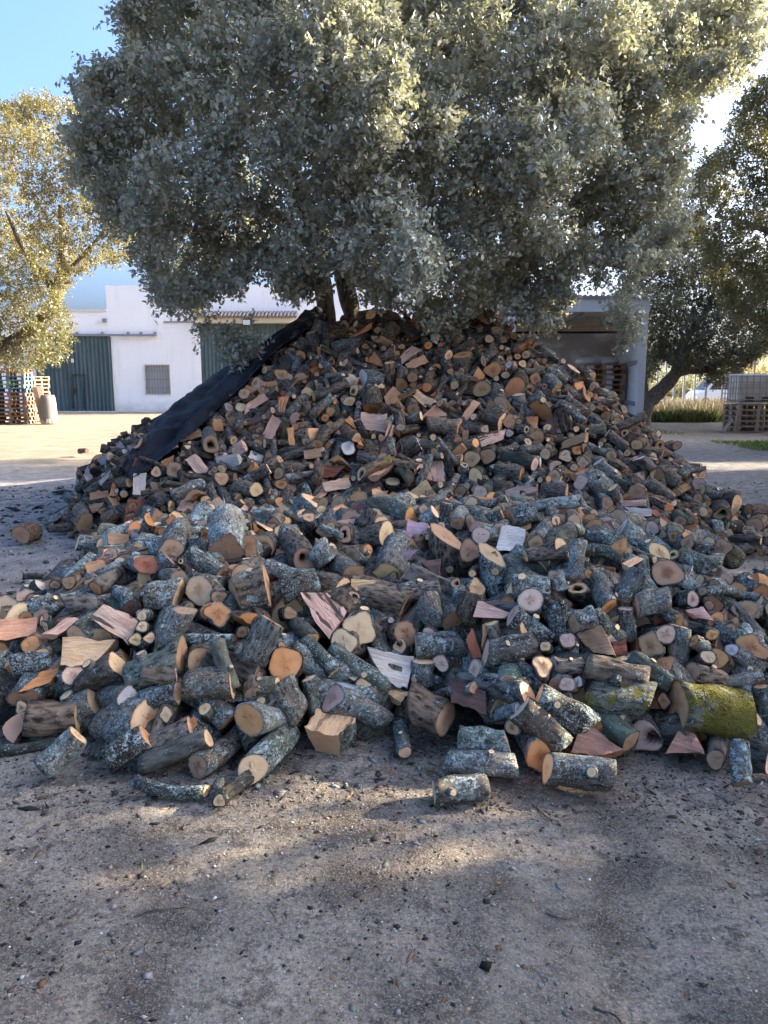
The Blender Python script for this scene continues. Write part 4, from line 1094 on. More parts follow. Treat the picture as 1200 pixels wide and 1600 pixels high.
# pieces settled between them: centre xyz mm, quaternion, radius, length, split?, single?
FILL = np.array('''-1107 3131 95 33 299 864 -404 95 278 0 1
-70 3795 473 77 170 677 712 86 399 0 1
45 4043 605 771 -87 -291 559 87 313 0 1
480 3163 235 96 392 915 -5 55 355 0 1
942 3063 121 362 -203 -708 572 53 244 0 1
-189 3297 144 25 -85 -353 -932 73 329 0 1
-670 3205 304 186 -13 -801 568 85 240 1 1
-762 3146 167 2 -326 -845 -424 58 269 0 1
-1596 3349 214 470 -547 -653 232 64 258 0 1
42 4771 744 49 327 870 366 69 317 0 1
-73 4386 668 913 12 -111 -393 71 269 0 1
-278 3366 265 889 403 218 9 63 319 0 1
-1760 3365 160 256 627 426 600 85 316 1 1
-1405 3244 65 226 -98 926 286 95 296 0 1
1261 3117 59 104 218 930 277 94 150 0 1
270 3816 512 711 -673 193 61 59 366 0 1
-518 3785 428 568 6 -72 820 95 309 0 1
561 3256 333 670 326 112 657 64 338 1 1
-191 3794 466 789 274 77 544 95 361 0 1
-1402 3629 370 393 -462 -724 330 95 311 0 1
331 3700 422 619 -299 -371 625 80 267 1 1
1281 7318 797 96 190 757 619 79 323 0 1
1488 4250 609 336 -479 -614 530 60 224 0 1
-743 3572 457 385 141 389 825 70 383 1 1
-270 3797 512 291 -240 -596 709 76 194 0 1
-1770 7831 981 601 523 -280 -536 90 402 0 1
-1610 3279 50 508 -366 -289 724 85 337 1 1
791 3264 312 780 -277 -343 443 74 315 1 1
-1106 3877 545 338 321 721 513 48 299 0 1
-696 3887 586 236 -694 -638 235 64 304 0 1
805 3140 180 117 -606 -699 -361 85 312 1 1
-494 3884 574 260 96 87 957 82 253 1 1
-80 7078 783 228 -268 907 -233 53 335 0 1
-1005 3488 364 621 125 -32 773 84 260 0 1
-1278 7098 578 359 -62 -197 910 64 288 0 1
-1388 3609 388 493 -627 -490 350 58 346 0 1
309 3271 180 94 533 802 -252 30 370 0 1
411 3266 175 430 -179 -457 757 59 313 0 1
937 4073 692 448 -741 -446 224 72 217 0 1
-33 3639 370 837 452 45 305 61 261 1 1
-1557 4006 454 422 851 180 255 62 373 0 1
-564 3252 295 189 664 580 432 47 320 0 1
591 3218 298 132 -247 -950 -137 47 253 0 1
-1254 5054 607 643 278 -31 -713 66 418 0 1
635 4317 708 954 28 98 282 85 251 1 1
-1048 4212 613 94 -361 -817 440 78 279 1 1
1859 7489 969 288 319 867 253 68 284 1 1
1238 3547 454 19 -262 -955 135 29 317 0 1
-939 3085 145 60 788 403 462 36 277 0 1
-449 9167 1968 85 90 536 -835 68 322 0 1
-1467 4277 569 840 -472 -179 202 54 319 1 1
-1836 7115 559 836 -476 -258 88 49 306 0 1
-1808 3835 374 647 -247 -121 711 67 339 0 1
601 3549 467 87 -135 -370 915 64 250 0 1
1662 3392 264 819 -32 -321 475 49 389 0 1
1271 3751 541 776 -91 -378 497 64 404 1 1
-4 7093 724 93 822 542 152 82 381 1 1
549 4520 736 19 167 761 -627 41 322 0 1
-37 3327 107 216 -454 811 300 61 359 0 1
1643 3455 355 313 173 -83 930 49 220 0 1
375 7142 734 604 532 -3 594 41 384 0 1
1625 3144 50 330 467 141 808 55 249 0 1
541 3471 371 421 106 605 668 61 368 0 1
429 3834 499 361 -269 -192 872 53 150 0 1
2609 8230 1134 495 -832 -241 -62 43 399 0 1
-778 7275 656 314 78 -187 -928 49 339 0 1
2145 4122 390 498 -830 -6 249 85 289 1 1
2033 4138 393 647 -306 -393 577 77 170 0 1
-535 3143 123 889 198 -204 360 91 225 0 1
-144 7302 811 217 -153 -866 424 85 245 1 1
779 3149 247 726 -144 -501 449 38 392 0 1
-1276 4350 575 194 153 495 833 74 345 0 1
677 3957 552 530 396 421 620 67 362 0 1
-1536 7590 781 643 -726 101 -222 65 266 1 1
59 8717 1634 589 413 655 -231 60 270 0 1
-1723 7049 517 723 -241 -59 645 85 331 1 1
-1722 4182 467 230 447 -376 -778 56 318 0 1
-855 7603 860 5 -188 389 902 45 374 0 1
3238 6784 148 204 303 839 404 35 292 0 1
1542 3687 402 503 -361 -330 713 42 340 0 1
344 3557 299 708 -209 -577 350 59 262 0 1
144 3656 301 629 581 -1 517 69 420 0 1
-326 4686 651 516 361 270 729 79 240 0 1
-1199 7262 677 10 258 -192 -947 54 249 0 1
1262 3282 182 140 -896 -422 13 68 264 1 1
-510 4296 647 543 33 -196 816 65 213 0 1
2372 7842 969 104 300 -230 920 47 249 0 1
789 3596 458 342 -278 -761 475 85 343 1 1
1848 7905 1165 325 729 260 -544 51 241 0 1
-1318 3793 454 855 -257 -267 363 61 197 0 1
1600 3518 355 203 465 -653 -562 61 348 1 1
-684 4322 622 709 108 235 656 72 150 0 1
1796 3618 357 275 -480 -794 -251 34 249 0 1
-842 3437 393 223 82 -185 954 35 290 0 1
475 3558 362 531 375 288 703 48 256 0 1
758 3633 541 703 -654 -134 246 74 293 0 1
-480 3427 339 349 -271 563 -698 42 345 0 1
-2508 7778 671 587 -524 -594 -166 69 218 1 1
-328 7669 1045 474 -155 -544 675 52 240 0 1
-1530 4822 593 110 -539 -563 616 56 414 1 1
-881 7405 733 250 -922 -275 104 58 223 0 1
745 3910 547 146 -46 347 925 70 276 0 1
-796 9255 1976 318 -456 -394 -731 69 322 0 0
-2538 8234 822 36 -571 636 -518 81 277 1 1
-1877 7739 861 193 -79 -627 -751 48 319 0 0
1119 3646 496 481 523 301 636 67 336 0 0
-1184 3139 50 496 648 172 552 43 229 0 1
-740 5153 598 660 575 -316 -365 82 312 0 0
-611 3524 458 209 -462 -862 -14 56 250 0 0
1809 4751 543 63 478 821 -306 58 260 0 0
-126 4491 567 770 -501 113 378 95 290 0 0
1197 8936 1857 444 144 372 -802 56 256 0 0
1035 3932 582 170 146 539 812 64 347 1 1
-786 4168 580 647 717 89 244 36 311 0 1
193 7127 807 377 37 -72 923 45 375 1 1
479 8502 1565 748 -26 -300 592 57 340 0 0
2505 8826 1419 228 -64 -874 -425 44 340 0 1
603 7294 795 338 -500 -597 -528 34 287 0 1
-1475 4128 510 21 887 432 163 72 210 0 0
1044 7139 621 430 -794 -428 24 58 302 0 0
-1938 4153 361 283 288 789 -463 77 189 1 1
-680 3647 530 409 714 310 477 45 372 0 0
-782 3196 259 235 343 248 875 49 304 0 0
-232 4718 705 804 -108 15 -585 66 190 0 0
22 7600 965 653 -468 -507 -313 45 367 1 1
72 7425 932 689 -74 -381 612 41 328 0 1
157 7822 1171 689 31 -257 677 48 321 0 0
-893 7079 494 323 -662 -676 -24 70 318 0 0
96 4884 727 36 -759 -646 -71 95 195 0 0
-1499 7733 825 472 -793 -24 -384 85 315 1 1
457 3289 198 223 596 564 526 90 254 0 0
1014 3811 530 66 497 830 245 95 285 0 0
907 3414 352 432 -325 -821 183 85 343 1 1
2561 7139 434 201 -434 -862 166 84 292 1 1
-634 7803 995 85 767 557 305 63 307 0 0
889 7924 1091 668 -650 -343 115 88 334 0 0
2145 7051 488 304 -505 -297 -751 54 223 0 0
1486 3548 369 48 -104 -738 -665 41 264 0 1
-582 3192 196 438 887 -119 -82 85 254 1 1
-1632 3494 258 157 -906 -359 -160 66 222 0 0
727 4050 630 272 706 558 342 54 193 0 0
-25 3561 274 579 -185 -551 571 61 270 1 1
-1939 4064 316 565 575 467 363 67 377 1 1
-379 7381 760 861 -157 231 425 62 267 1 1
-924 8809 1656 740 -6 -255 622 85 312 1 1
1741 3878 399 813 409 254 326 64 245 0 0
154 3464 208 36 -275 -726 -629 40 267 0 1
1304 3747 542 657 -282 -411 566 56 281 0 0
488 9275 2042 624 -227 -502 554 53 399 0 0
2659 6838 340 608 86 -56 -788 56 258 0 0
31 4473 669 102 -127 -515 842 85 255 1 1
-1740 4877 543 518 255 135 805 73 224 1 1
-254 4592 590 869 -118 243 414 85 328 1 1
-1068 3785 497 917 -262 -197 228 77 321 1 1
-1487 3401 229 764 -526 -374 -3 85 245 1 1
-2782 7978 505 135 129 925 -332 75 299 0 0
-217 7800 1050 413 -327 -723 -447 47 270 0 0
295 7878 1179 38 -328 -740 586 46 210 0 0
-1482 8467 1359 646 368 568 353 67 296 0 0
273 8277 1444 934 -140 -253 210 56 313 1 1
-677 9268 2053 625 253 -494 549 46 417 0 0
679 8119 1271 883 -208 140 397 43 323 0 1
-2646 7763 538 376 -205 -285 858 49 315 0 0
893 9212 1941 197 -169 542 799 45 351 0 0
-519 7875 1087 845 -325 -345 247 36 289 0 1
947 3260 308 654 688 30 313 64 246 0 0
2998 7338 382 371 321 242 837 47 346 0 0
-146 7675 888 335 510 479 631 70 342 0 0
1662 4087 472 547 -391 -518 528 71 318 1 1
961 3721 597 259 -167 337 -889 37 347 0 1
1360 4613 622 657 598 441 122 54 386 0 0
-2330 7755 589 689 -611 -375 -106 61 320 0 0
1 9046 1830 909 222 -345 -75 46 321 0 0
618 6969 623 555 -88 479 -675 38 332 0 1
-1454 7039 469 639 -560 480 -221 48 370 0 0
-1955 7328 565 30 -354 835 -420 38 381 0 1
1088 7072 569 403 904 138 -18 73 222 0 0
-626 3431 339 827 417 289 244 44 307 0 1
1623 3380 232 645 -382 -573 332 57 254 0 0
-793 9497 2132 524 -133 776 325 95 295 0 0
601 8488 1487 838 -225 -373 329 81 271 1 1
-622 8646 1713 383 -312 -855 161 85 280 1 1
805 7468 946 161 -332 -597 713 49 210 0 0
450 7676 929 149 -931 325 72 44 225 0 1
-1702 3688 360 442 -745 498 30 62 246 0 0
1392 4774 644 742 -388 280 469 68 150 1 1
183 4086 547 165 441 650 597 56 299 0 0
-32 3469 270 633 84 -387 665 30 167 0 1
1191 3439 324 276 755 482 348 45 248 1 1
1145 4605 728 566 508 451 467 46 233 0 0
2163 7753 871 334 -108 -693 630 40 251 0 1
902 8452 1591 472 68 35 879 68 258 1 1
-2246 7244 376 450 126 730 -499 59 291 1 1
-1284 7672 799 240 -685 -687 42 80 168 1 1
-630 3203 215 43 -94 147 984 85 311 1 1
-139 5445 628 596 532 587 129 81 372 0 0
889 9730 2259 608 -216 -735 206 75 233 0 0
886 3186 312 182 146 245 941 43 271 0 1
392 3485 249 565 439 -117 689 40 237 0 1
-284 5317 698 306 807 505 8 62 150 0 0
-870 8154 1176 780 -303 -189 514 85 283 1 1
400 3717 486 309 472 534 630 46 284 0 0
1601 9318 1944 104 300 -386 -866 85 388 1 1
657 7441 835 702 -596 -141 -363 49 332 1 1
-1003 8157 1206 836 -321 -445 -15 52 321 0 0
-486 7574 829 708 -268 -549 354 85 308 1 1
853 3048 50 869 -386 -271 151 85 227 1 1
-27 4000 506 45 -500 -865 18 50 418 0 0
1403 3343 246 151 214 -257 -930 52 213 0 0
-1710 4225 467 790 -605 45 -91 55 272 0 0
-1737 7411 614 987 -93 121 58 29 385 0 1
-1277 7758 886 237 -85 -964 86 31 258 0 1
-1559 3276 130 686 284 -206 637 37 252 0 1
158 8107 1292 458 -349 132 -807 44 333 0 1
1603 7319 763 670 -314 -147 656 80 275 1 1
2194 9267 1622 495 170 852 1 95 204 0 0
-264 8453 1451 566 -658 -315 383 65 224 0 0
-1741 3541 271 639 319 -224 663 85 188 1 1
-156 4207 608 319 71 522 788 42 175 0 1
-1401 4993 614 411 377 710 430 85 263 1 1
-219 9914 2334 977 154 -24 144 95 312 0 0
917 3954 585 781 -507 -135 339 50 285 0 0
993 3077 93 734 -337 567 160 58 150 0 0
-1546 3747 427 159 713 616 295 55 312 0 0
-1257 4047 535 608 -198 -217 737 68 179 0 0
1472 3197 118 327 13 626 -708 52 296 0 0
-1276 9470 1897 522 -640 -532 186 76 375 1 1
579 9279 2097 671 -70 -327 662 51 326 0 0
2137 8591 1385 649 653 -376 -105 85 205 1 1
757 7233 683 697 82 -642 -308 38 245 0 1
608 7392 902 272 482 386 738 22 413 0 1
314 8491 1624 679 -90 213 -697 61 292 0 0
-2159 7219 532 939 340 -53 14 23 291 0 1
1668 8723 1682 23 212 -861 -462 34 260 0 1
940 7722 1070 419 392 661 484 39 301 0 1
-1498 3613 410 104 921 365 84 33 216 0 1
-1470 3647 411 829 432 139 327 33 385 0 1
-1270 8424 1252 429 865 188 182 46 405 1 1
821 3928 662 336 -126 415 836 43 238 0 1
821 7164 600 473 390 314 725 50 271 0 0
2274 5263 453 487 312 373 726 61 253 0 0
744 8367 1384 365 -114 -612 693 43 179 0 1
-1144 4814 627 80 879 464 76 30 245 0 1
-408 8701 1592 557 -204 -413 691 83 313 0 0
1336 9434 2102 665 -129 -263 -687 65 250 0 0
-1116 7435 736 253 -169 543 783 54 283 0 0
-168 9801 2307 694 -37 287 660 64 267 0 0
-257 9600 2219 612 -690 -222 316 50 251 0 0
-1136 3353 214 669 123 -219 699 50 367 0 0
-651 7931 1014 516 -774 -285 231 64 336 1 1
-1795 3391 172 6 -962 229 147 54 320 0 0
-1097 7664 865 621 -232 -710 239 37 273 0 1
-701 4640 630 732 -444 -391 339 56 165 0 0
-1441 4698 549 589 511 496 383 85 226 1 1
-417 3694 403 5 -40 922 384 46 280 0 0
1148 9959 2260 220 867 447 9 85 365 1 1
-1707 3750 362 444 437 733 273 39 309 0 1
1376 4160 630 744 360 -202 -525 22 360 0 1
-566 5090 612 408 845 -201 -280 34 270 0 1
-1373 7950 981 876 274 296 -266 51 228 1 1
612 5017 743 198 828 525 -2 58 173 0 0
-239 3620 398 898 -337 -68 274 27 325 0 1
1741 4336 498 822 -393 141 387 39 330 0 1
1747 3857 378 741 -88 -370 553 74 365 0 0
1546 9220 1957 673 165 51 -719 62 279 1 1
697 8764 1727 773 -29 265 -575 38 329 0 1
432 7367 833 310 248 742 540 33 339 0 1
-1956 7680 814 327 -580 -50 745 32 255 0 1
-460 8990 1773 523 585 -297 544 85 178 1 1
-591 9031 1874 443 854 216 -167 33 325 0 1
-1393 3767 436 611 -648 -213 402 52 300 0 0
-1282 9156 1752 485 -521 -701 34 40 313 0 1
2106 3919 282 120 -283 -428 -850 61 367 0 0
2838 7201 371 370 911 181 -35 77 218 1 1
-839 8022 1105 676 -509 -330 417 40 309 0 1
-2711 7671 273 77 855 -253 -447 85 286 1 1
-3375 8593 405 256 332 699 -579 76 150 0 0
-1012 9066 1752 756 173 -257 576 48 318 0 0
808 3642 540 63 -393 -758 -517 34 248 0 1
1952 4128 383 185 813 535 -132 55 273 0 0
-1798 8336 1105 860 239 128 -433 89 286 0 0
-1043 8602 1458 504 -210 -679 491 85 278 1 1
-1788 5260 487 42 74 -467 880 85 400 1 1
-682 5329 623 572 465 574 355 72 322 1 1
-1462 7503 689 160 150 902 -371 35 415 0 1
1915 4252 422 525 622 492 309 76 329 1 1
-1595 7516 624 177 263 767 557 57 405 0 0
1417 8611 1677 175 -840 -364 362 46 262 0 0
-1574 7074 503 856 108 387 -325 31 270 0 1
1392 7862 1074 236 561 750 259 36 273 0 1
-512 8480 1620 41 23 969 -244 45 257 1 1
-2358 7748 758 186 -69 -890 410 22 256 0 1
2089 8609 1410 925 236 165 -246 67 217 0 0
915 5165 734 40 -85 -990 -105 49 217 0 0
158 4229 609 793 398 -147 438 55 228 0 0
1139 3541 484 362 -635 -569 -378 44 234 0 1
-1586 4075 497 575 -50 -76 813 40 233 0 1
-1020 7841 929 588 -769 -180 172 51 418 0 0
-1659 4963 513 110 -531 -488 684 84 275 1 1
1521 8113 1210 407 -515 -723 215 85 260 1 1
612 4420 691 660 -679 -13 321 49 288 0 0
370 5487 679 6 859 498 116 53 380 0 0
80 4237 534 171 42 980 90 74 333 0 0
-1304 7460 726 373 315 658 573 52 313 1 1
-103 4539 641 515 -90 290 801 59 406 0 0
-1988 4139 302 196 498 790 -300 67 250 0 0
-2541 7469 267 226 -426 -845 230 64 282 0 0
3190 7714 508 747 406 403 337 67 227 0 0
2394 8556 1224 126 -923 -293 214 43 343 0 1
-957 3682 411 870 395 -193 -223 50 318 0 0
-566 7064 525 122 -790 -600 -22 45 303 1 1
-1995 4038 267 718 132 494 472 95 262 0 0
563 7401 770 17 -190 -712 676 55 393 0 0
-1758 8543 1240 882 116 -244 -385 58 227 0 0
-19 8386 1405 578 444 684 7 41 260 0 1
-260 8103 1196 583 407 28 703 55 250 1 1
-1269 8476 1413 81 -336 -484 804 50 292 1 1
-2844 8239 703 81 415 -706 568 44 207 0 1
217 7262 783 798 416 -33 -435 51 270 0 0
2533 6817 306 143 -503 -831 -187 50 346 1 1
-1034 7053 517 63 709 676 192 32 302 0 1
-369 3585 346 209 -975 -22 -74 32 221 0 1
2098 4756 523 147 -902 -353 198 50 243 0 0
512 4429 696 853 -159 -304 393 38 331 0 1
-1592 8014 996 478 -277 -716 426 57 172 0 0
-1043 5217 616 328 788 485 188 75 173 0 0
-1530 4367 558 697 36 221 681 36 326 0 1
-1328 9074 1586 260 308 593 697 95 255 0 0
-1242 8460 1320 728 676 -66 -93 45 319 0 0
-1747 3947 401 348 -657 -530 409 52 420 0 0
2497 8487 1146 894 -220 34 389 65 274 0 0
94 3425 67 736 -299 -573 200 46 369 0 0
-695 8190 1159 248 -456 -682 515 43 381 0 1
1204 9605 2150 959 69 -199 190 53 273 0 0
674 7831 1031 500 259 104 820 47 352 0 0
-1031 9603 2046 284 398 28 872 73 243 0 0
2797 7059 358 501 298 92 807 45 344 1 1
524 8630 1493 85 -915 -346 -189 66 367 0 0
1943 9276 1827 68 980 -16 -185 24 246 0 1
2191 8747 1473 561 -691 -385 242 76 242 1 1
3092 8355 832 451 357 716 396 47 271 0 0
1873 9383 1862 210 781 126 -575 77 256 1 1
-1744 7644 714 465 -320 -580 587 39 390 0 1
-409 8273 1264 406 506 310 694 56 197 0 0
-460 5349 643 545 -18 229 806 46 152 0 0
-1526 4477 566 13 -935 -353 42 34 336 0 1
-3304 8553 497 44 523 828 197 45 277 1 1
-1243 7917 982 749 -255 -385 476 54 273 0 0
-1104 7201 590 359 -472 -773 224 35 312 0 1
1219 5056 665 281 748 600 -21 85 243 1 1
-714 7055 530 524 -328 -673 407 39 312 0 1
1675 4534 509 867 -158 318 -349 79 273 0 0
-1152 3261 192 183 927 -303 -126 61 256 0 0
-1606 4853 561 407 340 623 574 61 331 1 1
-1119 3707 419 593 546 187 562 79 275 1 1
914 4159 690 305 902 305 -5 54 287 0 0
-310 9541 2036 787 287 -193 510 64 373 1 1
-1575 7457 733 256 604 681 326 42 201 0 1
-421 9080 1873 929 206 -175 -253 37 293 0 1
-513 8418 1586 27 -416 -779 469 23 249 0 1
-794 7033 460 136 -918 -364 -73 60 267 0 0
-2679 8690 919 342 -50 813 -469 45 309 0 0
-301 8868 1771 278 -255 -842 385 25 264 0 1
-997 8071 1184 607 790 34 -82 23 311 0 1
-1466 6779 416 360 -767 525 -83 85 340 1 1
-1003 6965 428 264 -381 -155 873 68 199 1 1
517 4259 662 207 52 440 872 25 336 0 1
-1739 3745 372 199 857 -476 -12 34 327 0 1
-1151 3419 237 333 442 695 460 85 287 1 1
1902 7024 457 357 436 36 826 48 236 1 1
2000 7564 781 119 176 844 493 49 312 0 0
132 3813 390 759 -277 -410 423 37 197 0 1
1415 3724 488 348 -824 -420 156 35 247 0 1
656 3646 478 861 27 89 499 52 275 0 0
1814 7203 510 262 457 490 694 74 264 0 0
-875 8438 1373 815 -306 -293 395 42 174 0 1
-791 3146 94 838 -133 -403 344 66 208 0 0
1305 7826 937 841 -493 220 -34 36 310 0 1
1235 9517 2060 537 794 89 270 54 314 1 1
-1301 3613 416 542 -134 -362 746 41 286 0 1
572 4645 731 66 420 896 130 60 276 0 0
-1125 7105 521 112 231 940 227 51 186 0 0
-1158 7978 1058 893 -249 -326 185 52 367 0 0
-457 7414 622 431 -127 -179 875 85 337 1 1
2572 6966 316 324 -45 -839 435 55 281 0 0
400 5066 666 255 66 383 -885 87 287 0 0
-1610 8415 1174 509 487 372 604 62 381 0 0
-1435 9030 1567 753 -28 -118 647 60 326 0 0
449 6984 575 10 -589 -733 340 30 377 0 1
-3532 8204 122 66 -230 -24 971 76 344 1 1
2613 8893 1267 79 497 285 816 53 255 0 0
12 8048 1214 582 -445 145 665 45 211 1 1
-372 8914 1707 554 -721 -9 417 51 211 0 0
70 7916 1168 636 -433 -427 475 41 283 0 1
-1532 8567 1376 50 -234 238 941 45 332 1 1
-837 9367 1991 677 722 42 -136 52 363 1 1
-672 9109 1913 698 297 -431 488 36 248 0 1
1371 7191 623 853 76 -222 467 36 238 0 1
-1375 8633 1422 19 249 844 475 52 413 1 1
988 4533 682 50 -758 -567 319 52 201 0 0
1774 9344 1886 273 134 -333 892 53 191 0 0
876 8531 1480 36 -904 -326 -273 31 282 0 1
-1001 3285 261 160 -684 -664 -256 50 285 0 0
-1438 7489 692 38 -985 47 161 24 262 0 1
-1000 8679 1516 734 -355 -494 304 85 290 1 1
1278 3888 573 451 -346 -680 464 33 271 0 1
-347 5009 624 281 -366 -60 885 77 254 0 0
2324 7376 574 10 20 678 735 58 195 0 0
-1863 4105 384 802 334 186 459 37 202 0 1
1804 7771 975 496 -846 -162 106 34 268 0 1
2960 8472 940 668 146 -117 721 85 314 1 1
910 9431 2061 135 831 512 171 53 197 0 0
-599 8406 1352 252 838 348 336 59 307 0 0
2588 7180 454 80 82 -900 420 42 321 0 1
-415 3943 523 158 280 -632 -706 51 354 0 0
-1054 7449 705 665 626 327 244 67 300 0 0
257 5568 664 20 -372 -874 312 51 259 0 0
2395 8243 1078 514 699 -204 -454 37 262 0 1
308 5135 664 168 -370 -660 632 81 299 1 1
1818 4018 412 3 950 170 -263 40 377 0 1
-1878 4985 482 303 -837 -445 -99 67 269 0 0
-1127 7689 853 388 649 369 541 39 323 0 1
1546 7330 640 283 -84 -633 716 91 318 0 0
503 4914 736 297 886 -323 -147 48 298 1 1
-336 7008 525 687 563 29 458 41 276 0 0
-711 8075 1134 486 57 -710 507 22 241 0 0
1475 5308 551 509 -696 -148 484 57 233 0 0
-1623 9014 1477 298 2 812 501 66 320 1 1
940 3960 604 240 64 942 227 90 240 0 0
-1270 9119 1700 738 543 204 344 46 312 0 0
-786 3653 396 112 -674 -606 -407 73 227 0 0
-411 9879 2277 235 -190 -952 -51 50 310 0 0
-3066 7970 307 236 -194 -754 581 40 273 0 0
2632 8187 940 708 -544 -164 420 57 327 1 1
-1896 7927 921 466 275 -531 -652 26 334 0 0
-531 7724 950 706 -292 -336 552 45 225 1 1
-1376 7110 478 791 -261 85 -547 50 187 0 0
1789 8321 1357 142 55 -915 -373 33 241 0 0
-1357 6817 410 186 -907 12 -378 34 254 0 0
2443 6998 376 759 -177 606 -157 35 292 0 0
624 9526 2119 425 -227 -183 857 55 219 0 0
103 8028 1266 210 112 -527 816 22 326 0 0
-500 7481 784 535 583 390 471 45 327 0 0
1427 9501 2113 760 335 -199 520 36 349 0 0
3494 7277 201 624 58 -237 743 27 255 0 0
1449 3583 365 664 -303 -599 330 43 192 0 0
672 7714 914 467 744 241 412 65 333 0 0
802 3499 444 432 338 277 789 28 241 0 0
884 4564 699 225 -240 -805 493 78 216 0 0
1063 7421 693 361 -483 -666 438 85 273 1 1
322 9305 1984 74 -24 970 229 22 307 0 0
666 8625 1558 600 513 -14 613 45 330 0 0
3110 7234 247 100 -11 582 -807 50 280 1 1
-567 3726 422 931 -37 73 357 61 329 0 0
810 9450 2061 438 -100 -813 370 29 358 0 0
-1253 8257 1200 39 -375 -568 732 41 220 0 0
1931 7509 792 206 525 613 554 32 339 0 0
-572 4798 584 775 -130 85 613 63 381 0 0
-305 7366 650 32 -372 408 833 58 250 0 0
646 9815 2287 857 135 -150 474 32 377 0 0
-1138 8519 1389 761 -609 -24 222 58 286 0 0
272 9996 2374 101 -807 -542 210 45 352 1 1
-973 4088 547 498 -710 -446 223 80 229 1 1
428 7936 1034 711 199 -82 669 51 287 0 0
-615 4146 530 188 64 975 96 61 232 0 0
1719 5177 514 248 -664 -585 394 95 320 0 0
3094 7717 518 843 64 -313 432 62 194 0 0
1114 3249 236 787 -168 -441 397 58 262 0 0
3146 7488 421 666 -343 -426 507 37 278 0 0
2404 8717 1320 185 103 723 657 28 335 0 0
3058 7986 683 537 669 330 393 70 297 0 0
1247 7287 652 330 186 471 797 53 357 1 1
1689 4831 539 533 -333 -513 585 64 272 0 0
-803 7816 981 568 262 191 756 48 241 0 0
2315 7049 440 847 -371 210 318 45 262 1 1
-3003 9141 844 287 247 748 545 48 295 0 0
1487 7173 635 785 133 -263 -544 34 251 0 0
-284 8937 1778 67 -295 -734 608 32 217 0 0
-2116 7399 521 31 -323 794 -514 54 235 0 0
-501 7860 1021 508 -165 -14 845 27 251 0 0
2780 6822 288 347 -393 308 -794 33 256 0 0
-1795 5245 516 110 19 922 -371 62 262 0 0
2317 7433 654 348 -449 -821 56 24 344 0 0
1976 5418 479 103 -642 -531 543 85 210 1 1
1455 5419 615 438 -434 -445 649 37 197 0 0
-1724 3813 332 758 175 352 521 40 370 0 0
-851 3379 272 521 -495 -277 638 82 241 0 0
392 4994 709 373 -782 -485 118 56 337 1 1
842 5101 744 87 -499 -854 -120 34 251 0 0
-1148 7061 466 950 -281 -129 40 36 373 0 0
-839 4786 608 206 854 -479 4 85 356 1 1
850 4571 716 377 652 587 297 36 291 0 0
998 9963 2334 302 -98 646 694 52 303 0 0
-39 5502 669 186 659 603 -409 62 224 0 0
3093 8120 735 146 -329 -755 -547 45 400 1 1
157 4814 728 458 -164 -105 867 56 193 0 0
-3489 9180 537 887 367 -62 274 64 283 0 0
-730 4622 633 72 -654 -741 -134 46 265 0 0
-1418 8701 1454 438 -812 -191 -335 68 246 1 1
-1162 4134 547 331 -731 559 -206 52 313 0 0
-2643 7790 401 929 -123 -139 -321 33 313 0 0
2973 7080 212 205 -665 -708 119 39 256 0 0
-755 8935 1694 124 401 -639 -645 45 231 1 1
-893 7802 951 527 813 210 128 30 365 0 0
-822 5440 563 313 -924 -212 56 95 241 0 0
-884 4624 652 154 -684 -688 188 62 263 0 0
-741 7521 750 533 -228 -334 744 27 264 0 0
1869 7951 1012 440 850 290 24 57 309 1 1
-479 7090 517 322 289 585 686 33 176 0 0
-142 5057 723 283 351 824 342 54 270 0 0
1381 9790 2240 220 -801 -548 -95 52 327 0 0
1048 4068 607 785 -37 -165 596 85 335 1 1
-51 4742 702 41 710 686 -154 53 367 0 0
-1206 4932 611 530 -656 387 -373 53 255 0 0
-942 8477 1370 222 653 305 657 41 368 0 0
-1189 7977 1182 46 -756 -639 136 29 319 0 0
620 7520 871 794 -533 -137 259 50 319 0 0
-1119 8363 1330 382 51 868 312 24 345 0 0
792 8214 1313 723 646 -243 -46 22 284 0 0
-2621 8097 717 354 -692 625 73 42 209 0 0
-1109 8517 1418 786 -215 238 -528 70 309 1 1
314 7286 704 658 -413 -483 -403 42 240 0 0
593 8847 1739 681 -80 134 -715 59 262 1 1
-330 7757 950 177 1 -921 346 23 283 0 0
1510 7202 671 602 -589 -408 352 29 327 0 0
2046 9376 1758 547 -211 -147 797 35 384 0 0
3318 7348 269 466 340 266 772 53 242 0 0
-480 8251 1207 527 307 -302 733 39 303 0 0
4 9161 1832 915 323 218 107 46 381 0 0
-1653 4269 500 123 -298 230 918 74 268 1 1
-395 7912 1077 572 328 46 750 64 298 1 1
610 9549 2107 202 136 729 -640 59 420 1 1
-601 7461 757 785 -43 -384 484 30 331 0 0
1764 7015 469 612 -570 -543 -71 45 197 0 0
608 7270 551 555 743 230 295 82 278 0 0
1321 9937 2262 910 78 299 276 85 321 1 1
-1363 8194 1118 616 -419 -569 348 68 319 1 1
1738 8622 1468 176 -936 -291 93 40 269 0 0
777 4729 709 110 250 961 -33 69 323 0 0
-630 7105 490 758 160 -226 590 42 296 0 0
1104 8194 1269 631 646 61 -425 29 321 0 0
649 3666 495 709 -676 -126 -153 49 349 0 0
-832 7895 1028 366 241 -55 -897 41 227 0 0
1087 4694 667 690 380 471 397 63 273 0 0
-877 3997 559 472 244 365 764 85 307 1 1
1017 9475 2095 571 -256 -617 476 32 312 0 0
1730 8681 1490 443 -165 -722 506 46 375 0 0
2394 7724 751 580 801 -144 -28 42 202 0 0
-354 5498 640 736 524 398 159 53 261 0 0
-667 8380 1333 145 -272 -810 498 31 361 0 0
-77 3464 196 726 417 170 520 46 234 0 0
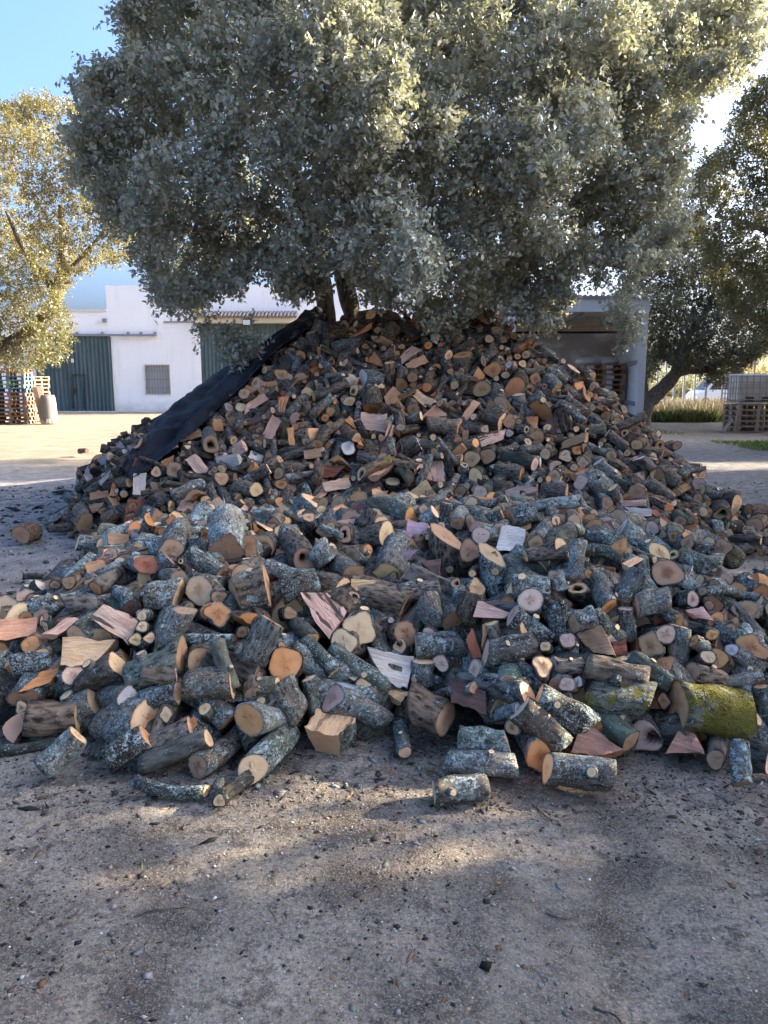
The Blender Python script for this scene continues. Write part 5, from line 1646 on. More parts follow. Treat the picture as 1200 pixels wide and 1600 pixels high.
1768 3435 287 326 314 216 865 35 359 0 0
-914 7655 863 23 -992 -103 -68 36 283 0 0
-651 7263 544 283 -333 -855 280 75 169 1 1
-872 9745 2181 389 -792 422 210 39 340 0 0
739 9116 1877 666 -247 -625 325 39 316 0 0
1203 8990 1790 755 641 -101 96 29 337 0 0
1238 9126 1877 922 -305 19 238 55 315 1 1
213 9147 1882 352 576 -731 102 41 231 0 0
-912 9341 1939 383 -899 -11 212 32 318 0 0
-1101 6969 443 572 221 280 738 36 249 0 0
446 9208 1910 268 775 359 445 34 170 0 0
-851 7812 995 87 -10 -574 814 30 202 0 0
3182 7944 628 206 -111 271 934 23 314 0 0
916 8181 1283 405 799 444 0 28 274 0 0
1315 9041 1840 875 -449 -161 -86 22 303 0 0
961 7974 1164 671 498 450 314 38 278 0 0
-648 8454 1552 564 -170 -460 664 22 310 0 0
-543 8805 1672 739 -400 -47 -540 28 319 0 0
3156 8054 690 901 -43 362 -236 45 337 1 1
-338 4595 666 524 -392 -283 701 36 306 0 0
1372 8033 1183 469 -493 -651 335 38 228 0 0
1369 8060 1107 781 235 -330 476 74 236 0 0
-254 7359 679 438 -218 -803 340 48 254 1 1
810 9548 2083 892 159 -357 228 80 288 1 1
-296 7094 538 336 892 -302 -31 58 214 1 1
262 9482 2046 191 42 333 922 61 169 0 0
1503 8204 1287 29 -776 -535 -331 59 267 1 1
1019 3147 144 971 207 73 91 57 181 1 1
-2936 7896 343 945 -269 11 -184 34 322 0 0
-1176 9397 1870 202 311 771 517 85 313 1 1
974 7157 620 379 -924 8 51 41 197 0 0
2970 7273 345 613 521 354 477 44 384 0 0
-3067 8297 493 118 -921 -210 -307 41 307 0 0
-1432 7578 709 556 -553 -610 113 49 304 0 0
1808 4137 430 337 762 495 247 46 276 0 0
1865 7386 677 923 175 -43 341 38 330 0 0
-1846 4962 466 112 -534 -667 507 60 233 0 0
-71 7135 535 549 291 -430 655 85 354 1 1
-2495 7519 348 2 -565 -824 56 45 265 0 0
-656 3201 309 127 751 541 358 37 232 0 0
276 7179 606 80 71 623 -775 27 251 0 0
3596 7476 219 446 -621 -644 -38 64 210 0 0
1322 3964 559 621 514 86 585 85 165 1 1
1287 7103 591 211 437 478 732 26 260 0 0
233 3549 155 184 -537 -754 -329 80 255 0 0
-902 7882 945 558 -369 691 -273 73 416 0 0
1797 4931 571 13 788 609 -86 31 304 0 0
-484 9502 2054 839 478 25 -260 26 361 0 0
-1028 9178 1788 57 876 -289 -381 36 322 0 0
784 9622 2143 559 -21 -632 537 64 377 1 1
1392 7402 801 942 -321 73 -59 63 234 0 0
-3287 8120 175 402 796 94 443 68 277 1 1
291 3543 198 475 -445 -689 317 43 240 0 0
-1571 3473 254 84 -533 -792 -285 33 353 0 0
-1277 3343 191 164 897 150 383 72 277 0 0
-212 3802 433 314 417 773 362 41 275 0 0
-602 5413 562 255 475 842 25 71 276 0 0
-2895 7784 177 788 -167 -460 372 45 258 0 0
1326 3635 462 660 -140 -163 720 73 252 1 1
2137 9076 1596 839 -345 315 281 34 306 0 0
-811 8161 1148 694 620 -21 366 55 267 0 0
1617 7868 1031 590 -512 -517 349 53 281 1 1
1087 9057 1846 197 427 538 699 47 177 0 0
352 9078 1704 206 388 504 743 59 309 0 0
-1037 5404 578 191 945 -248 -94 69 296 0 0
628 9265 1918 430 847 121 288 53 338 1 1
-278 7356 683 266 710 458 465 28 181 0 0
2499 8537 1210 158 -866 -424 213 58 308 1 1
-3092 8238 397 484 778 313 249 37 284 0 0
819 3228 296 872 -470 -19 132 85 208 1 1
699 8453 1382 260 -80 -263 926 67 264 0 0
1131 3772 526 804 -570 -121 116 70 260 1 1
1722 8867 1654 748 -576 -111 311 33 357 0 0
-716 8576 1450 655 -240 -515 -498 45 167 1 1
-3051 8602 735 571 265 369 684 48 315 0 0
2261 7145 485 530 734 236 -353 31 267 0 0
-3201 9433 799 95 2 -234 -968 32 351 0 0
-70 8807 1635 891 -441 -107 36 54 240 0 0
-721 8796 1619 642 -418 -279 579 31 280 0 0
-277 7743 991 340 -466 -813 72 46 290 1 1
1593 8414 1395 361 -177 -272 -874 27 277 0 0
609 9281 2016 808 161 61 -563 45 303 1 1
-2680 8067 644 31 392 394 831 28 282 0 0
573 8783 1685 618 555 388 398 29 296 0 0
1888 8460 1385 596 -322 -137 -723 24 262 0 0
1071 6980 533 29 -481 785 389 41 377 0 0
1881 8384 1381 285 957 35 45 23 237 0 0
-3326 8149 254 319 -764 557 -66 29 250 0 0
755 8848 1645 43 119 103 987 56 367 0 0
101 7649 858 245 -328 816 408 45 321 0 0
1108 9550 2070 848 506 10 156 63 310 0 0
-1701 7993 949 569 90 26 817 34 197 0 0
2982 7188 306 849 -314 -281 318 50 312 0 0
1110 8471 1446 852 -60 451 -258 43 281 0 0
417 8034 1154 702 708 21 -77 43 286 0 0
2356 8696 1304 319 698 -505 -395 59 299 1 1
-52 4702 704 975 210 55 -46 41 226 0 0
873 9265 1969 992 -47 83 -80 27 243 0 0
1176 8399 1412 579 -314 -747 86 36 222 0 0
-1454 5122 597 129 -474 -656 573 57 307 0 0
2775 8064 776 453 -416 -534 580 54 183 0 0
1981 8609 1428 200 -514 -822 142 54 258 1 1
-1202 3238 111 918 -282 -229 156 30 269 0 0
787 7793 1007 278 -160 -911 258 60 265 1 1
1714 7346 705 440 -836 302 125 45 202 1 1
-404 8452 1384 618 567 224 497 38 208 0 0
2040 8810 1501 497 -54 -334 799 63 150 1 1
-2117 7622 592 58 -983 -166 -45 26 219 0 0
-1025 9822 2148 130 393 862 293 35 368 0 0
1292 8278 1325 920 -2 -283 270 45 289 1 1
1634 7116 583 103 623 571 524 45 219 1 1
-569 4638 637 35 732 677 -66 46 333 0 0
875 9751 2251 721 -15 -70 690 47 350 0 0
-1850 3674 219 717 87 327 609 49 282 0 0
-457 7718 908 716 101 -241 647 64 348 1 1
-1684 3816 434 832 -519 -156 119 45 324 1 1
-1670 8057 999 76 -425 -126 893 26 224 0 0
-1184 3543 320 714 -601 349 88 42 224 0 0
3608 7158 50 465 -557 -675 -136 31 282 0 0
735 5588 638 383 452 793 142 68 322 0 0
-546 7755 885 104 829 528 155 54 298 0 0
-325 5435 648 41 -812 -440 381 45 307 1 1
1602 7535 782 404 125 -208 882 32 291 0 0
106 6964 502 179 -916 -327 -148 28 310 0 0
-708 8262 1180 721 606 36 -334 65 360 0 0
2050 3971 308 125 -577 -804 77 65 374 0 0
-490 4164 536 106 229 803 540 79 272 1 1
807 8711 1569 34 840 362 402 52 287 0 0
1927 4733 537 34 489 836 245 58 274 0 0
-1643 9129 1533 10 934 336 117 27 325 0 0
1463 7351 709 253 858 -281 -348 45 312 1 1
1932 9594 1904 175 166 -876 418 66 247 0 0
1669 7244 577 530 735 221 360 62 272 1 1
-783 4456 620 735 432 437 287 53 244 0 0
-118 7068 514 730 659 167 -70 57 363 1 1
-2689 8166 681 650 486 327 485 32 289 0 0
-763 9070 1747 620 -480 -496 372 85 259 1 1
-1475 4267 519 415 -504 -411 636 44 294 0 0
-1398 4363 538 677 610 372 178 70 229 0 0
184 3915 472 420 -476 -664 396 57 345 0 0
-551 3275 313 616 455 227 602 27 333 0 0
-1459 5005 580 526 516 485 470 58 287 1 1
590 4024 640 386 -679 -519 347 28 232 0 0
-263 3352 218 782 28 -403 475 49 280 1 1
1435 4124 555 544 102 251 794 53 298 0 0
-321 8505 1396 726 686 -22 54 62 292 1 1
-313 8214 1268 170 929 291 154 23 251 0 0
2322 8862 1386 667 -344 -222 623 40 404 0 0
-629 7415 726 173 618 563 521 62 295 1 1
-109 7320 594 970 -93 -87 208 60 366 1 1
-316 4867 609 946 -228 93 213 56 323 1 1
-1121 8774 1505 237 960 -31 -146 54 235 0 0
-935 7848 905 880 -107 -260 382 85 373 1 1
-1456 8266 1113 636 -341 605 -337 65 247 1 1
-448 3284 200 691 271 425 -518 62 256 0 0
1191 4592 628 676 146 344 635 34 325 0 0
2687 7939 783 512 76 -25 855 40 220 0 0
1621 3725 382 658 -133 -264 693 54 290 0 0
-982 7512 753 793 361 -76 485 58 311 1 1
-1071 6931 415 261 -433 -819 272 48 300 0 0
-1658 8836 1425 770 -314 -374 411 48 319 0 0
1456 8935 1718 143 -752 -641 -63 73 420 1 1
-914 4613 610 39 20 860 -509 85 225 1 1
3273 6851 61 650 747 136 20 32 269 0 0
-899 7811 916 58 88 532 840 54 318 0 0
1912 9342 1769 60 784 616 -42 37 302 0 0
139 9503 2112 126 -649 -605 -444 45 245 0 0
1905 7681 887 82 -20 633 770 48 170 0 0
2428 8709 1312 957 180 -160 164 32 375 0 0
-2454 7751 501 446 -871 129 -161 47 279 0 0
-258 9738 2235 360 897 251 -54 53 327 1 1
387 6824 462 680 247 -528 445 23 271 0 0
-1980 7814 827 0 -25 955 296 85 150 1 1
-3407 9794 709 182 -759 -356 -514 33 346 0 0
-2626 7593 319 4 122 -537 -835 31 269 0 0
473 8374 1380 86 -842 479 -233 49 238 1 1
629 8203 1266 282 -125 831 462 32 287 0 0
330 8581 1540 560 -364 501 -550 39 277 0 0
-685 9429 2024 476 -680 -195 -522 68 192 0 0
3053 8044 700 241 464 -852 -31 60 313 1 1
1839 8065 1127 216 77 939 -258 38 245 0 0
2701 7710 770 473 610 -487 -408 22 179 0 0
1720 6725 388 302 918 198 161 52 284 0 0
1387 7036 520 372 -495 766 174 41 269 0 0
1377 9207 1917 659 23 -194 -726 31 250 0 0
908 8752 1551 378 -746 -545 -59 37 298 0 0
-1430 7229 553 62 -517 208 828 34 182 0 0
742 8841 1643 481 875 32 41 65 192 1 1
-1172 9689 2032 169 -379 -637 650 40 307 0 0
155 8978 1717 731 -168 -538 384 60 264 0 0
1004 8876 1612 793 -282 -506 187 47 245 0 0
-1434 7202 514 754 109 -152 630 32 159 0 0
1820 3718 313 7 -287 581 -761 50 274 0 0
1046 4706 659 598 507 516 345 69 367 0 0
-858 9163 1851 754 -548 307 -190 37 248 0 0
172 4443 637 889 -373 62 257 40 303 0 0
207 4305 579 106 -618 710 322 78 288 0 0
541 8995 1703 658 -36 -540 524 43 273 0 0
1732 7949 1066 730 521 356 263 41 235 0 0
-1482 5124 598 524 -342 -343 700 61 271 1 1
1185 3918 549 614 19 30 789 68 288 1 1
-3232 8001 84 763 -353 -414 349 73 285 1 1
1625 4653 577 352 781 492 158 54 210 1 1
2991 7588 508 350 48 -812 464 34 239 0 0
-2795 8631 755 492 536 502 468 47 354 0 0
1301 3690 458 644 -518 -504 253 42 269 0 0
1575 4972 563 60 246 -754 606 76 271 0 0
3233 7108 165 712 -127 -556 410 38 317 0 0
-1565 8030 1016 732 48 -383 561 39 306 0 0
1783 5737 463 225 -829 -89 504 34 373 0 0
-3543 8901 420 389 536 728 -179 24 259 0 0
-305 4154 571 937 -287 143 -137 72 292 0 0
1488 8670 1491 22 -162 -455 -875 50 343 0 0
1460 8069 1146 344 -202 867 -300 55 335 1 1
-383 4159 598 182 -297 -210 914 30 283 0 0
-1415 4276 564 854 -81 236 -456 39 265 0 0
693 5071 721 137 113 445 -878 49 292 0 0
1889 7393 706 121 -537 -818 -168 50 283 1 1
-653 3434 329 16 -761 553 341 40 315 0 0
913 7524 767 459 867 -190 31 45 236 1 1
-747 8713 1572 84 -531 -786 -305 45 230 1 1
1355 9306 1963 565 480 174 648 34 330 0 0
-1043 8073 1090 816 243 -306 425 52 230 0 0
-612 3672 500 797 295 326 415 40 280 0 0
2015 7019 427 81 722 494 477 51 377 1 1
-504 7381 647 31 -151 945 -289 56 284 0 0
2286 8384 1172 115 924 336 -142 36 301 0 0
1982 8962 1613 632 566 48 528 64 316 1 1
-1386 4256 455 805 113 178 554 53 359 0 0
2289 7382 561 394 377 97 833 44 263 0 0
-2321 7515 376 887 366 61 -275 24 297 0 0
1536 7477 737 191 374 427 801 60 321 1 1
2693 7219 368 345 545 759 88 54 234 1 1
1634 7842 990 383 -150 -483 773 47 238 0 0
-69 7944 992 401 786 373 286 85 306 1 1
465 4933 684 366 720 547 221 49 283 0 0
-810 4511 568 198 -592 -382 681 34 319 0 0
956 9212 1916 88 335 917 196 36 212 0 0
-342 8121 1197 723 -204 -474 459 31 273 0 0
-1840 7550 610 378 -793 434 198 54 171 0 0
555 8373 1370 240 575 -389 -679 62 181 1 1
1831 7784 899 42 -602 540 587 85 150 1 1
-1043 7380 690 22 -63 -348 935 48 339 0 0
-210 7786 931 8 5 -934 -356 83 329 1 1
1105 7794 939 163 467 506 706 54 247 0 0
2465 7992 894 191 302 -66 932 60 320 1 1
1370 5253 587 401 -797 -182 413 72 294 1 1
-317 4227 571 829 -541 52 -129 85 387 1 1
774 4949 703 828 -462 -63 312 82 348 1 1
-778 7074 518 473 147 313 810 28 292 0 0
288 5592 664 140 985 76 59 85 242 1 1
2823 8752 1066 166 -96 -211 958 34 190 0 0
1284 8063 1218 495 118 47 860 45 323 1 1
-180 9113 1789 595 -115 770 -199 72 259 1 1
-1315 8191 1133 591 382 103 703 52 298 0 0
-629 7320 541 491 799 286 196 55 420 1 1
492 8222 1293 378 276 267 843 45 338 1 1
1333 8226 1245 479 -762 236 367 48 215 1 1
372 3654 332 740 59 -380 552 64 268 0 0
2534 8430 1099 791 -320 -153 499 80 150 0 0
2578 6969 305 680 553 100 471 72 338 1 1
-985 3324 264 484 -261 -646 530 49 376 0 0
2551 7478 540 637 364 -96 673 85 324 1 0
190 8862 1697 516 43 -317 794 39 298 0 0
407 8631 1544 352 717 368 476 42 380 0 0
2354 7478 651 494 320 344 732 35 253 0 0
-3535 9358 518 471 -21 670 573 78 345 0 0
-1050 3916 461 665 -642 -376 73 75 259 0 0
1843 6947 387 120 -506 624 584 32 295 0 0
-914 3512 417 255 -472 -836 116 31 269 0 0
-1917 4484 387 34 -706 -684 -182 95 249 0 0
-391 8653 1540 449 99 225 -859 65 289 0 0
368 5846 608 601 -390 -55 696 85 283 1 0
-458 5003 637 437 706 422 365 35 233 0 0
1597 8506 1473 575 655 316 374 26 343 0 0
-2276 4709 184 564 302 542 546 53 338 0 0
1139 8941 1682 724 529 40 441 36 386 0 0
-1081 9479 1936 367 857 204 298 44 396 0 0
-2155 7902 743 494 103 405 763 27 303 0 0
2872 7164 337 387 -276 342 -811 62 297 1 0
1869 8007 1088 76 970 -39 227 50 242 1 0
1002 9113 1852 145 338 879 303 26 362 0 0
-3404 9685 738 556 695 158 427 34 326 0 0
-213 7397 686 496 389 84 771 68 232 1 0
-124 9208 1874 118 813 -173 -543 25 288 0 0
396 8605 1525 303 -662 125 -674 27 207 0 0
-1207 7361 627 130 -70 533 833 50 236 0 0
-1142 9659 1983 168 -389 -833 357 57 263 0 0
-1361 7272 515 217 120 170 954 39 346 0 0
2295 8643 1310 9 -211 -904 371 22 279 0 0
-3269 9387 707 147 -452 -862 175 75 281 1 0
-666 8704 1565 83 945 -310 -62 57 363 1 0
-873 8777 1595 178 643 -581 -466 28 214 0 0
-1858 8303 1107 99 -974 175 103 26 235 0 0
-1010 8487 1388 116 805 -581 -40 26 273 0 0
1033 8123 1227 125 -869 253 407 33 279 0 0
2319 7989 889 494 -100 374 -779 36 240 0 0
933 8461 1362 953 -132 -37 271 26 226 0 0
-3006 8076 379 498 312 399 704 65 295 0 0
-429 9594 2098 74 193 458 864 33 310 0 0
-1530 7774 854 828 -200 -411 324 70 173 1 0
-1757 8540 1215 763 -312 -402 398 46 347 0 0
-411 8131 1128 218 208 274 913 52 260 0 0
-738 4526 612 632 -187 -115 744 51 385 0 0
747 7653 923 222 -383 -895 -56 25 324 0 0
-613 4003 498 157 -427 888 72 85 241 1 0
-3384 8278 209 245 790 225 515 47 278 0 0
784 4099 573 976 3 26 216 74 346 1 0
2031 6992 411 462 -345 -554 600 56 340 1 0
2553 7753 681 872 274 34 403 36 255 0 0
3047 8238 734 126 -671 601 416 61 343 0 0
-1640 8621 1344 598 16 -181 781 45 332 1 0
-1100 8261 1169 350 -583 675 -286 81 244 0 0
-59 4388 558 696 -32 282 -659 50 325 1 0
-803 8417 1300 111 765 529 349 64 221 1 0
259 7578 781 718 304 -5 626 85 336 1 0
-1081 9041 1680 454 -495 -730 -131 60 267 0 0
-1236 4424 585 206 -911 -356 -40 35 315 0 0
1736 9067 1741 501 530 378 570 62 267 1 0
628 8135 1236 690 -88 -649 308 36 336 0 0
-554 8242 1236 67 444 531 719 41 254 0 0
-293 8709 1536 688 -120 -499 513 56 377 0 0
3006 8203 767 43 855 512 -71 46 269 1 0
-631 8727 1504 123 -975 -151 107 50 347 0 0
-1693 8089 877 192 -599 -729 270 41 363 0 0
-467 5325 566 564 -593 -261 512 82 250 0 0
-832 7380 686 556 65 -268 784 35 171 0 0
835 8403 1340 219 392 295 843 85 260 1 0
-3160 8381 463 963 -57 -264 -13 28 333 0 0
-1868 7153 423 328 89 126 932 61 335 0 0
1192 7165 627 526 603 283 529 24 328 0 0
-1364 7484 644 969 169 -82 -161 34 236 0 0
-3067 8156 397 757 -159 -590 232 48 206 0 0
-335 3363 185 462 -325 -789 241 31 199 0 0
425 4721 642 461 -204 -27 863 46 263 0 0
-579 7253 576 313 340 219 859 63 291 0 0
1604 8768 1531 612 -224 -496 574 56 222 0 0
-1729 8537 1250 571 -787 -227 -50 68 163 1 0
-88 9469 1956 45 -452 -725 -517 48 174 0 0
546 9830 2191 16 838 524 149 53 296 0 0
-2621 8435 809 135 -459 207 853 63 273 0 0
-1690 8525 1188 234 599 717 270 56 273 0 0
-1648 7023 387 371 455 -179 -789 71 270 0 0
1617 9569 1985 413 -668 -618 -49 37 310 0 0
380 7326 633 184 -199 -824 498 34 304 0 0
1975 6802 378 121 38 865 -485 45 250 1 0
-808 3911 554 95 -3 988 121 69 236 1 0
-627 6907 451 228 927 286 81 58 286 0 0
-1352 6974 412 269 317 831 369 68 250 0 0
2121 8012 1040 340 479 466 661 22 262 0 0
-2895 8121 480 268 962 7 49 85 234 1 0
1926 4969 508 709 509 465 146 82 272 0 0
1005 8065 1211 43 -685 -668 -288 29 274 0 0
607 9745 2180 140 -794 -455 -378 69 204 0 0
177 5881 557 554 4 665 501 89 235 0 0
1334 7557 891 484 -189 -512 684 22 208 0 0
1260 8992 1790 476 -243 -245 809 37 292 0 0
3071 7611 435 518 610 474 367 55 292 1 0
1683 4153 458 554 -640 -422 324 85 325 1 0
-1829 7153 439 643 -638 -283 315 30 273 0 0
-1307 7486 632 42 -839 -543 7 27 366 0 0
555 7790 971 263 -673 -689 60 38 299 0 0
1358 8078 1183 502 -541 -653 170 22 323 0 0
1023 4944 648 679 -308 -536 396 54 265 0 0
-1087 9119 1778 939 -38 243 -242 35 239 0 0
2249 8539 1228 484 792 370 49 78 217 1 0
1138 8594 1522 642 654 189 353 45 270 1 0
834 8228 1189 844 244 287 -382 38 329 0 0
-2879 8801 753 902 -278 -26 330 35 402 0 0
120 4292 569 578 -466 -259 618 95 230 0 0
313 7805 988 108 -645 -749 106 46 225 1 0
-2864 8952 834 104 484 569 -657 55 285 0 0
-1684 7386 535 234 -282 -59 929 32 251 0 0
-2153 7133 345 680 -253 535 -432 41 303 0 0
-1681 7722 780 535 289 -46 793 35 284 0 0
718 9141 1785 569 -68 -411 709 47 343 0 0
1250 4838 641 765 264 374 453 59 313 1 0
2548 6915 320 810 -364 -212 409 42 327 0 0
935 7752 956 111 -28 622 775 60 186 0 0
671 3679 517 629 -584 -453 240 64 215 0 0
2761 6860 226 594 -311 -641 374 66 273 1 0
2150 7108 505 436 -515 -737 -32 45 280 1 0
-995 8685 1522 885 -294 -298 206 48 270 0 0
1509 9220 1788 64 126 10 -990 26 357 0 0
-1701 5267 567 325 -425 -623 571 46 176 0 0
512 4627 651 148 -957 -239 -74 47 385 0 0
-122 9729 2211 91 527 552 639 45 357 1 0
1351 6952 524 2 -548 -751 -369 28 247 0 0
-212 9547 1973 152 -446 -874 120 64 257 0 0
971 9881 2347 20 599 783 164 32 195 0 0
1930 8225 1141 238 200 -754 579 38 278 0 0
3365 7033 50 389 420 168 803 42 227 0 0
1571 3940 495 458 741 482 -94 52 311 0 0
342 9777 2239 733 -139 -542 387 45 415 1 0
-2968 8426 605 524 -168 339 763 55 267 0 0
3078 7407 379 691 -584 -240 352 51 233 0 0
1900 4818 546 347 92 -74 930 85 282 1 0
1804 6948 445 245 -481 -840 -54 54 333 1 0
1286 4155 633 707 -234 -170 645 63 210 0 0
1299 8554 1474 358 583 385 620 45 220 1 0
2204 8147 1002 162 -199 -959 -123 49 259 0 0
776 5368 720 26 -132 -989 -55 47 274 1 0
2959 7675 580 29 947 206 -244 44 420 0 0
1075 3252 230 634 454 -125 614 43 247 0 0
1488 9662 2050 528 298 -103 789 51 386 0 0
1363 9369 1940 895 239 277 254 43 248 0 0
1809 9227 1803 19 835 535 128 36 269 0 0
2086 3966 366 230 821 522 13 48 372 0 0
1424 7117 520 644 68 -248 721 59 264 0 0
118 5885 578 684 399 516 326 82 362 0 0
767 7513 791 354 623 416 560 60 311 0 0
-527 9711 2186 658 -727 165 105 35 227 0 0
339 4897 662 106 773 -573 -252 41 150 0 0
1435 4743 576 702 -133 -326 619 74 256 0 0
1628 7773 985 461 -544 -524 465 24 294 0 0
481 9412 1968 215 968 81 99 48 229 0 0
-268 9655 2151 632 -641 -264 348 26 270 0 0
535 8133 1183 157 194 -117 961 39 291 0 0
524 8996 1699 764 389 -56 511 43 237 0 0
558 8803 1628 733 -29 -72 676 45 263 1 0
-2818 8958 911 620 200 263 -712 44 216 0 0
2884 7791 744 583 371 648 320 23 150 0 0
31 7426 800 800 53 211 559 61 328 1 0
-1664 8108 1022 526 457 196 689 24 314 0 0
-541 7404 714 613 754 182 -153 54 216 0 0
-2029 7271 495 233 -937 209 159 41 196 0 0
-2807 7293 83 309 62 81 -945 55 304 0 0
714 9452 2066 428 643 476 420 28 376 0 0
-2743 8795 882 108 -126 984 -65 45 280 0 0
2431 8283 1056 241 -546 -84 798 28 166 0 0
1605 8485 1415 299 131 227 917 45 205 1 0
2996 7159 241 652 -639 396 101 24 317 0 0
-571 8800 1645 587 -66 -492 639 53 256 1 0
-2088 7847 691 46 -432 -613 660 27 210 0 0
-1035 8474 1355 364 -93 910 -175 47 215 1 0
1009 9288 1892 726 411 -285 471 61 224 0 0
421 5584 657 870 -419 -241 -97 66 211 1 0
-70 4541 687 134 28 -874 466 39 215 0 0
-281 4331 541 802 326 40 -498 59 223 0 0
1048 7214 601 792 -65 -444 414 72 311 1 0
-1582 4421 530 200 -877 394 -188 60 373 0 0
1623 8803 1621 603 -29 455 -655 28 253 0 0
2887 8880 1131 565 -88 -355 739 29 316 0 0
-749 7577 704 464 -534 -573 414 51 260 1 0
-379 5164 629 633 -399 -471 467 46 342 0 0
2867 7670 498 598 -277 -304 687 53 150 0 0
-1806 8476 1170 384 247 177 872 56 265 1 0
45 9300 1913 519 -167 -11 838 39 317 0 0
1066 9051 1800 935 -7 30 352 27 221 0 0
764 3224 278 303 -707 -615 -173 53 150 0 0
393 9515 2059 231 756 -240 -564 41 335 0 0
901 9615 2122 566 477 466 484 25 299 0 0
-165 7844 992 856 8 -92 508 32 257 0 0
-116 3918 483 920 -217 -237 224 57 293 0 0
-1182 4867 576 365 -893 -176 199 56 315 0 0
2029 7831 890 222 -163 -927 255 25 313 0 0
1845 6960 443 602 -744 -205 208 32 210 0 0
-2688 8118 652 490 523 -2 697 44 283 0 0
703 6996 505 875 22 77 477 39 181 0 0
-3079 8661 653 463 220 560 651 47 329 0 0
9 7927 983 870 -72 -162 460 39 349 0 0
-2885 8550 730 236 761 479 368 33 247 0 0
1620 7819 1037 429 795 255 345 25 349 0 0
-1071 5266 613 868 -174 28 464 36 340 0 0
252 9015 1673 590 -532 -597 109 55 324 0 0
256 7965 992 122 733 665 75 62 216 1 0
-711 8289 1259 314 -385 -648 577 60 308 0 0
2020 7002 349 549 -655 485 186 46 261 0 0
2157 7412 687 359 -352 -693 517 53 300 0 0
1028 5493 620 3 821 434 -371 64 287 0 0
-2779 8706 840 15 943 259 207 50 236 0 0
30 8191 1234 457 -70 -143 875 36 323 0 0
160 7190 518 323 -722 -585 182 42 292 0 0
-13 4195 601 661 -138 -213 706 26 182 0 0
-1344 8803 1508 701 -21 -141 698 28 366 0 0
3493 7053 50 570 206 133 785 32 318 0 0
320 5365 628 471 301 626 544 85 317 1 0
-10 9792 2248 53 -241 -968 -54 34 336 0 0
-782 9142 1821 892 -188 -43 409 28 202 0 0
2256 6974 369 104 -35 986 -127 61 191 0 0
-2060 7134 371 484 449 602 449 37 150 0 0
909 5066 707 313 721 -584 -203 58 339 0 0
-228 3302 127 435 237 -546 675 31 340 0 0
1834 8627 1369 362 514 612 480 75 292 1 0
402 8147 1129 25 804 549 226 23 319 0 0
-1681 7763 810 331 -230 -396 825 33 295 0 0
-1387 9267 1702 266 -659 -620 332 52 352 1 0
-647 4587 560 707 300 33 -639 37 231 0 0
1145 9400 1963 28 -658 -716 -230 43 150 0 0
-2532 8328 738 358 -527 -725 262 57 356 0 0
-862 5161 577 717 244 77 649 43 355 0 0
-50 7678 814 354 -661 -552 -364 31 342 0 0
-2755 7846 369 280 -458 -656 530 27 155 0 0
1827 8338 1287 867 -380 -137 291 34 160 0 0
953 9766 2222 228 -798 -515 -213 26 232 0 0
-743 5386 628 623 200 412 635 38 343 0 0
-725 7541 684 452 -505 733 65 56 219 0 0
958 7160 616 549 -216 -743 316 43 190 0 0
1152 9840 2228 750 80 -35 656 22 304 0 0
-1481 5785 477 453 672 581 75 67 236 0 0
805 9510 2090 62 -197 -965 -162 41 358 0 0
1003 5277 673 88 224 963 -121 55 298 0 0
2009 5180 529 569 -576 -174 561 47 184 0 0
-1112 9726 2060 742 -251 -449 430 78 260 1 0
3134 7853 584 463 566 623 277 22 332 0 0
786 8053 1141 419 -362 -731 399 58 312 1 0
-799 7259 556 610 -577 -504 204 52 234 0 0
-953 3270 213 624 -536 -476 312 39 349 0 0
-901 9265 1824 151 -804 -464 -340 50 352 0 0
-862 9006 1740 956 -235 -161 -70 40 245 0 0
-829 9213 1877 950 0 -197 242 22 420 0 0
2079 4899 505 751 538 294 243 59 210 0 0
638 9105 1813 65 -820 -503 -263 29 306 0 0
-273 7275 580 734 463 -106 485 39 247 0 0
823 8057 1162 157 -828 -536 47 39 223 0 0
-937 7190 572 7 -655 -653 -380 72 239 1 0
1465 7070 528 529 587 361 495 22 395 0 0
3133 7521 412 493 563 135 650 49 184 0 0
-669 8088 1090 770 554 45 -315 31 164 0 0
-1934 5020 493 10 884 458 -96 55 248 0 0
580 4543 734 413 516 509 552 35 292 0 0
477 4498 643 525 131 202 -816 65 191 1 0
-1037 6976 422 754 -292 -478 342 50 286 0 0
-1112 8266 1164 545 92 -474 686 75 244 1 0
514 9097 1737 487 -580 -596 -267 22 303 0 0
-1569 5503 528 493 452 595 445 79 189 0 0
-443 9896 2209 550 242 103 792 60 332 0 0
1088 3676 455 439 -267 -767 384 61 226 0 0
-1080 9295 1801 162 -983 -81 -22 63 393 0 0
-1775 7241 496 482 -697 -531 23 26 355 0 0
652 3659 510 400 -527 -625 413 32 221 0 0
904 8355 1358 204 207 49 956 25 306 0 0
-337 3849 424 784 -238 -74 569 35 316 0 0
1237 7967 1114 136 -311 -931 -132 25 225 0 0
763 8700 1518 804 -229 -363 412 50 245 0 0
590 5566 606 369 511 764 -136 34 380 0 0
-3122 8517 564 241 86 569 781 45 251 0 0
380 9505 2096 7 957 265 121 45 371 1 0
1279 8200 1262 768 -484 -206 366 45 293 1 0
-544 8361 1321 366 631 410 548 26 299 0 0
1664 8272 1203 725 122 202 648 37 215 0 0
26 9131 1819 271 51 559 782 42 278 0 0
247 8225 1235 653 -596 -280 374 62 323 1 0
-3057 7707 50 497 -491 -642 317 62 298 1 0
-1647 8399 1197 379 693 406 460 23 220 0 0
720 8722 1531 120 -814 -544 -166 56 268 0 0
-730 9067 1723 561 52 -329 758 64 334 0 0
-2755 7914 477 226 594 676 373 23 301 0 0
-874 5288 581 230 -305 -330 864 73 224 1 0
474 8304 1238 93 216 477 847 42 275 0 0
1973 7920 938 309 -549 -768 112 66 292 0 0
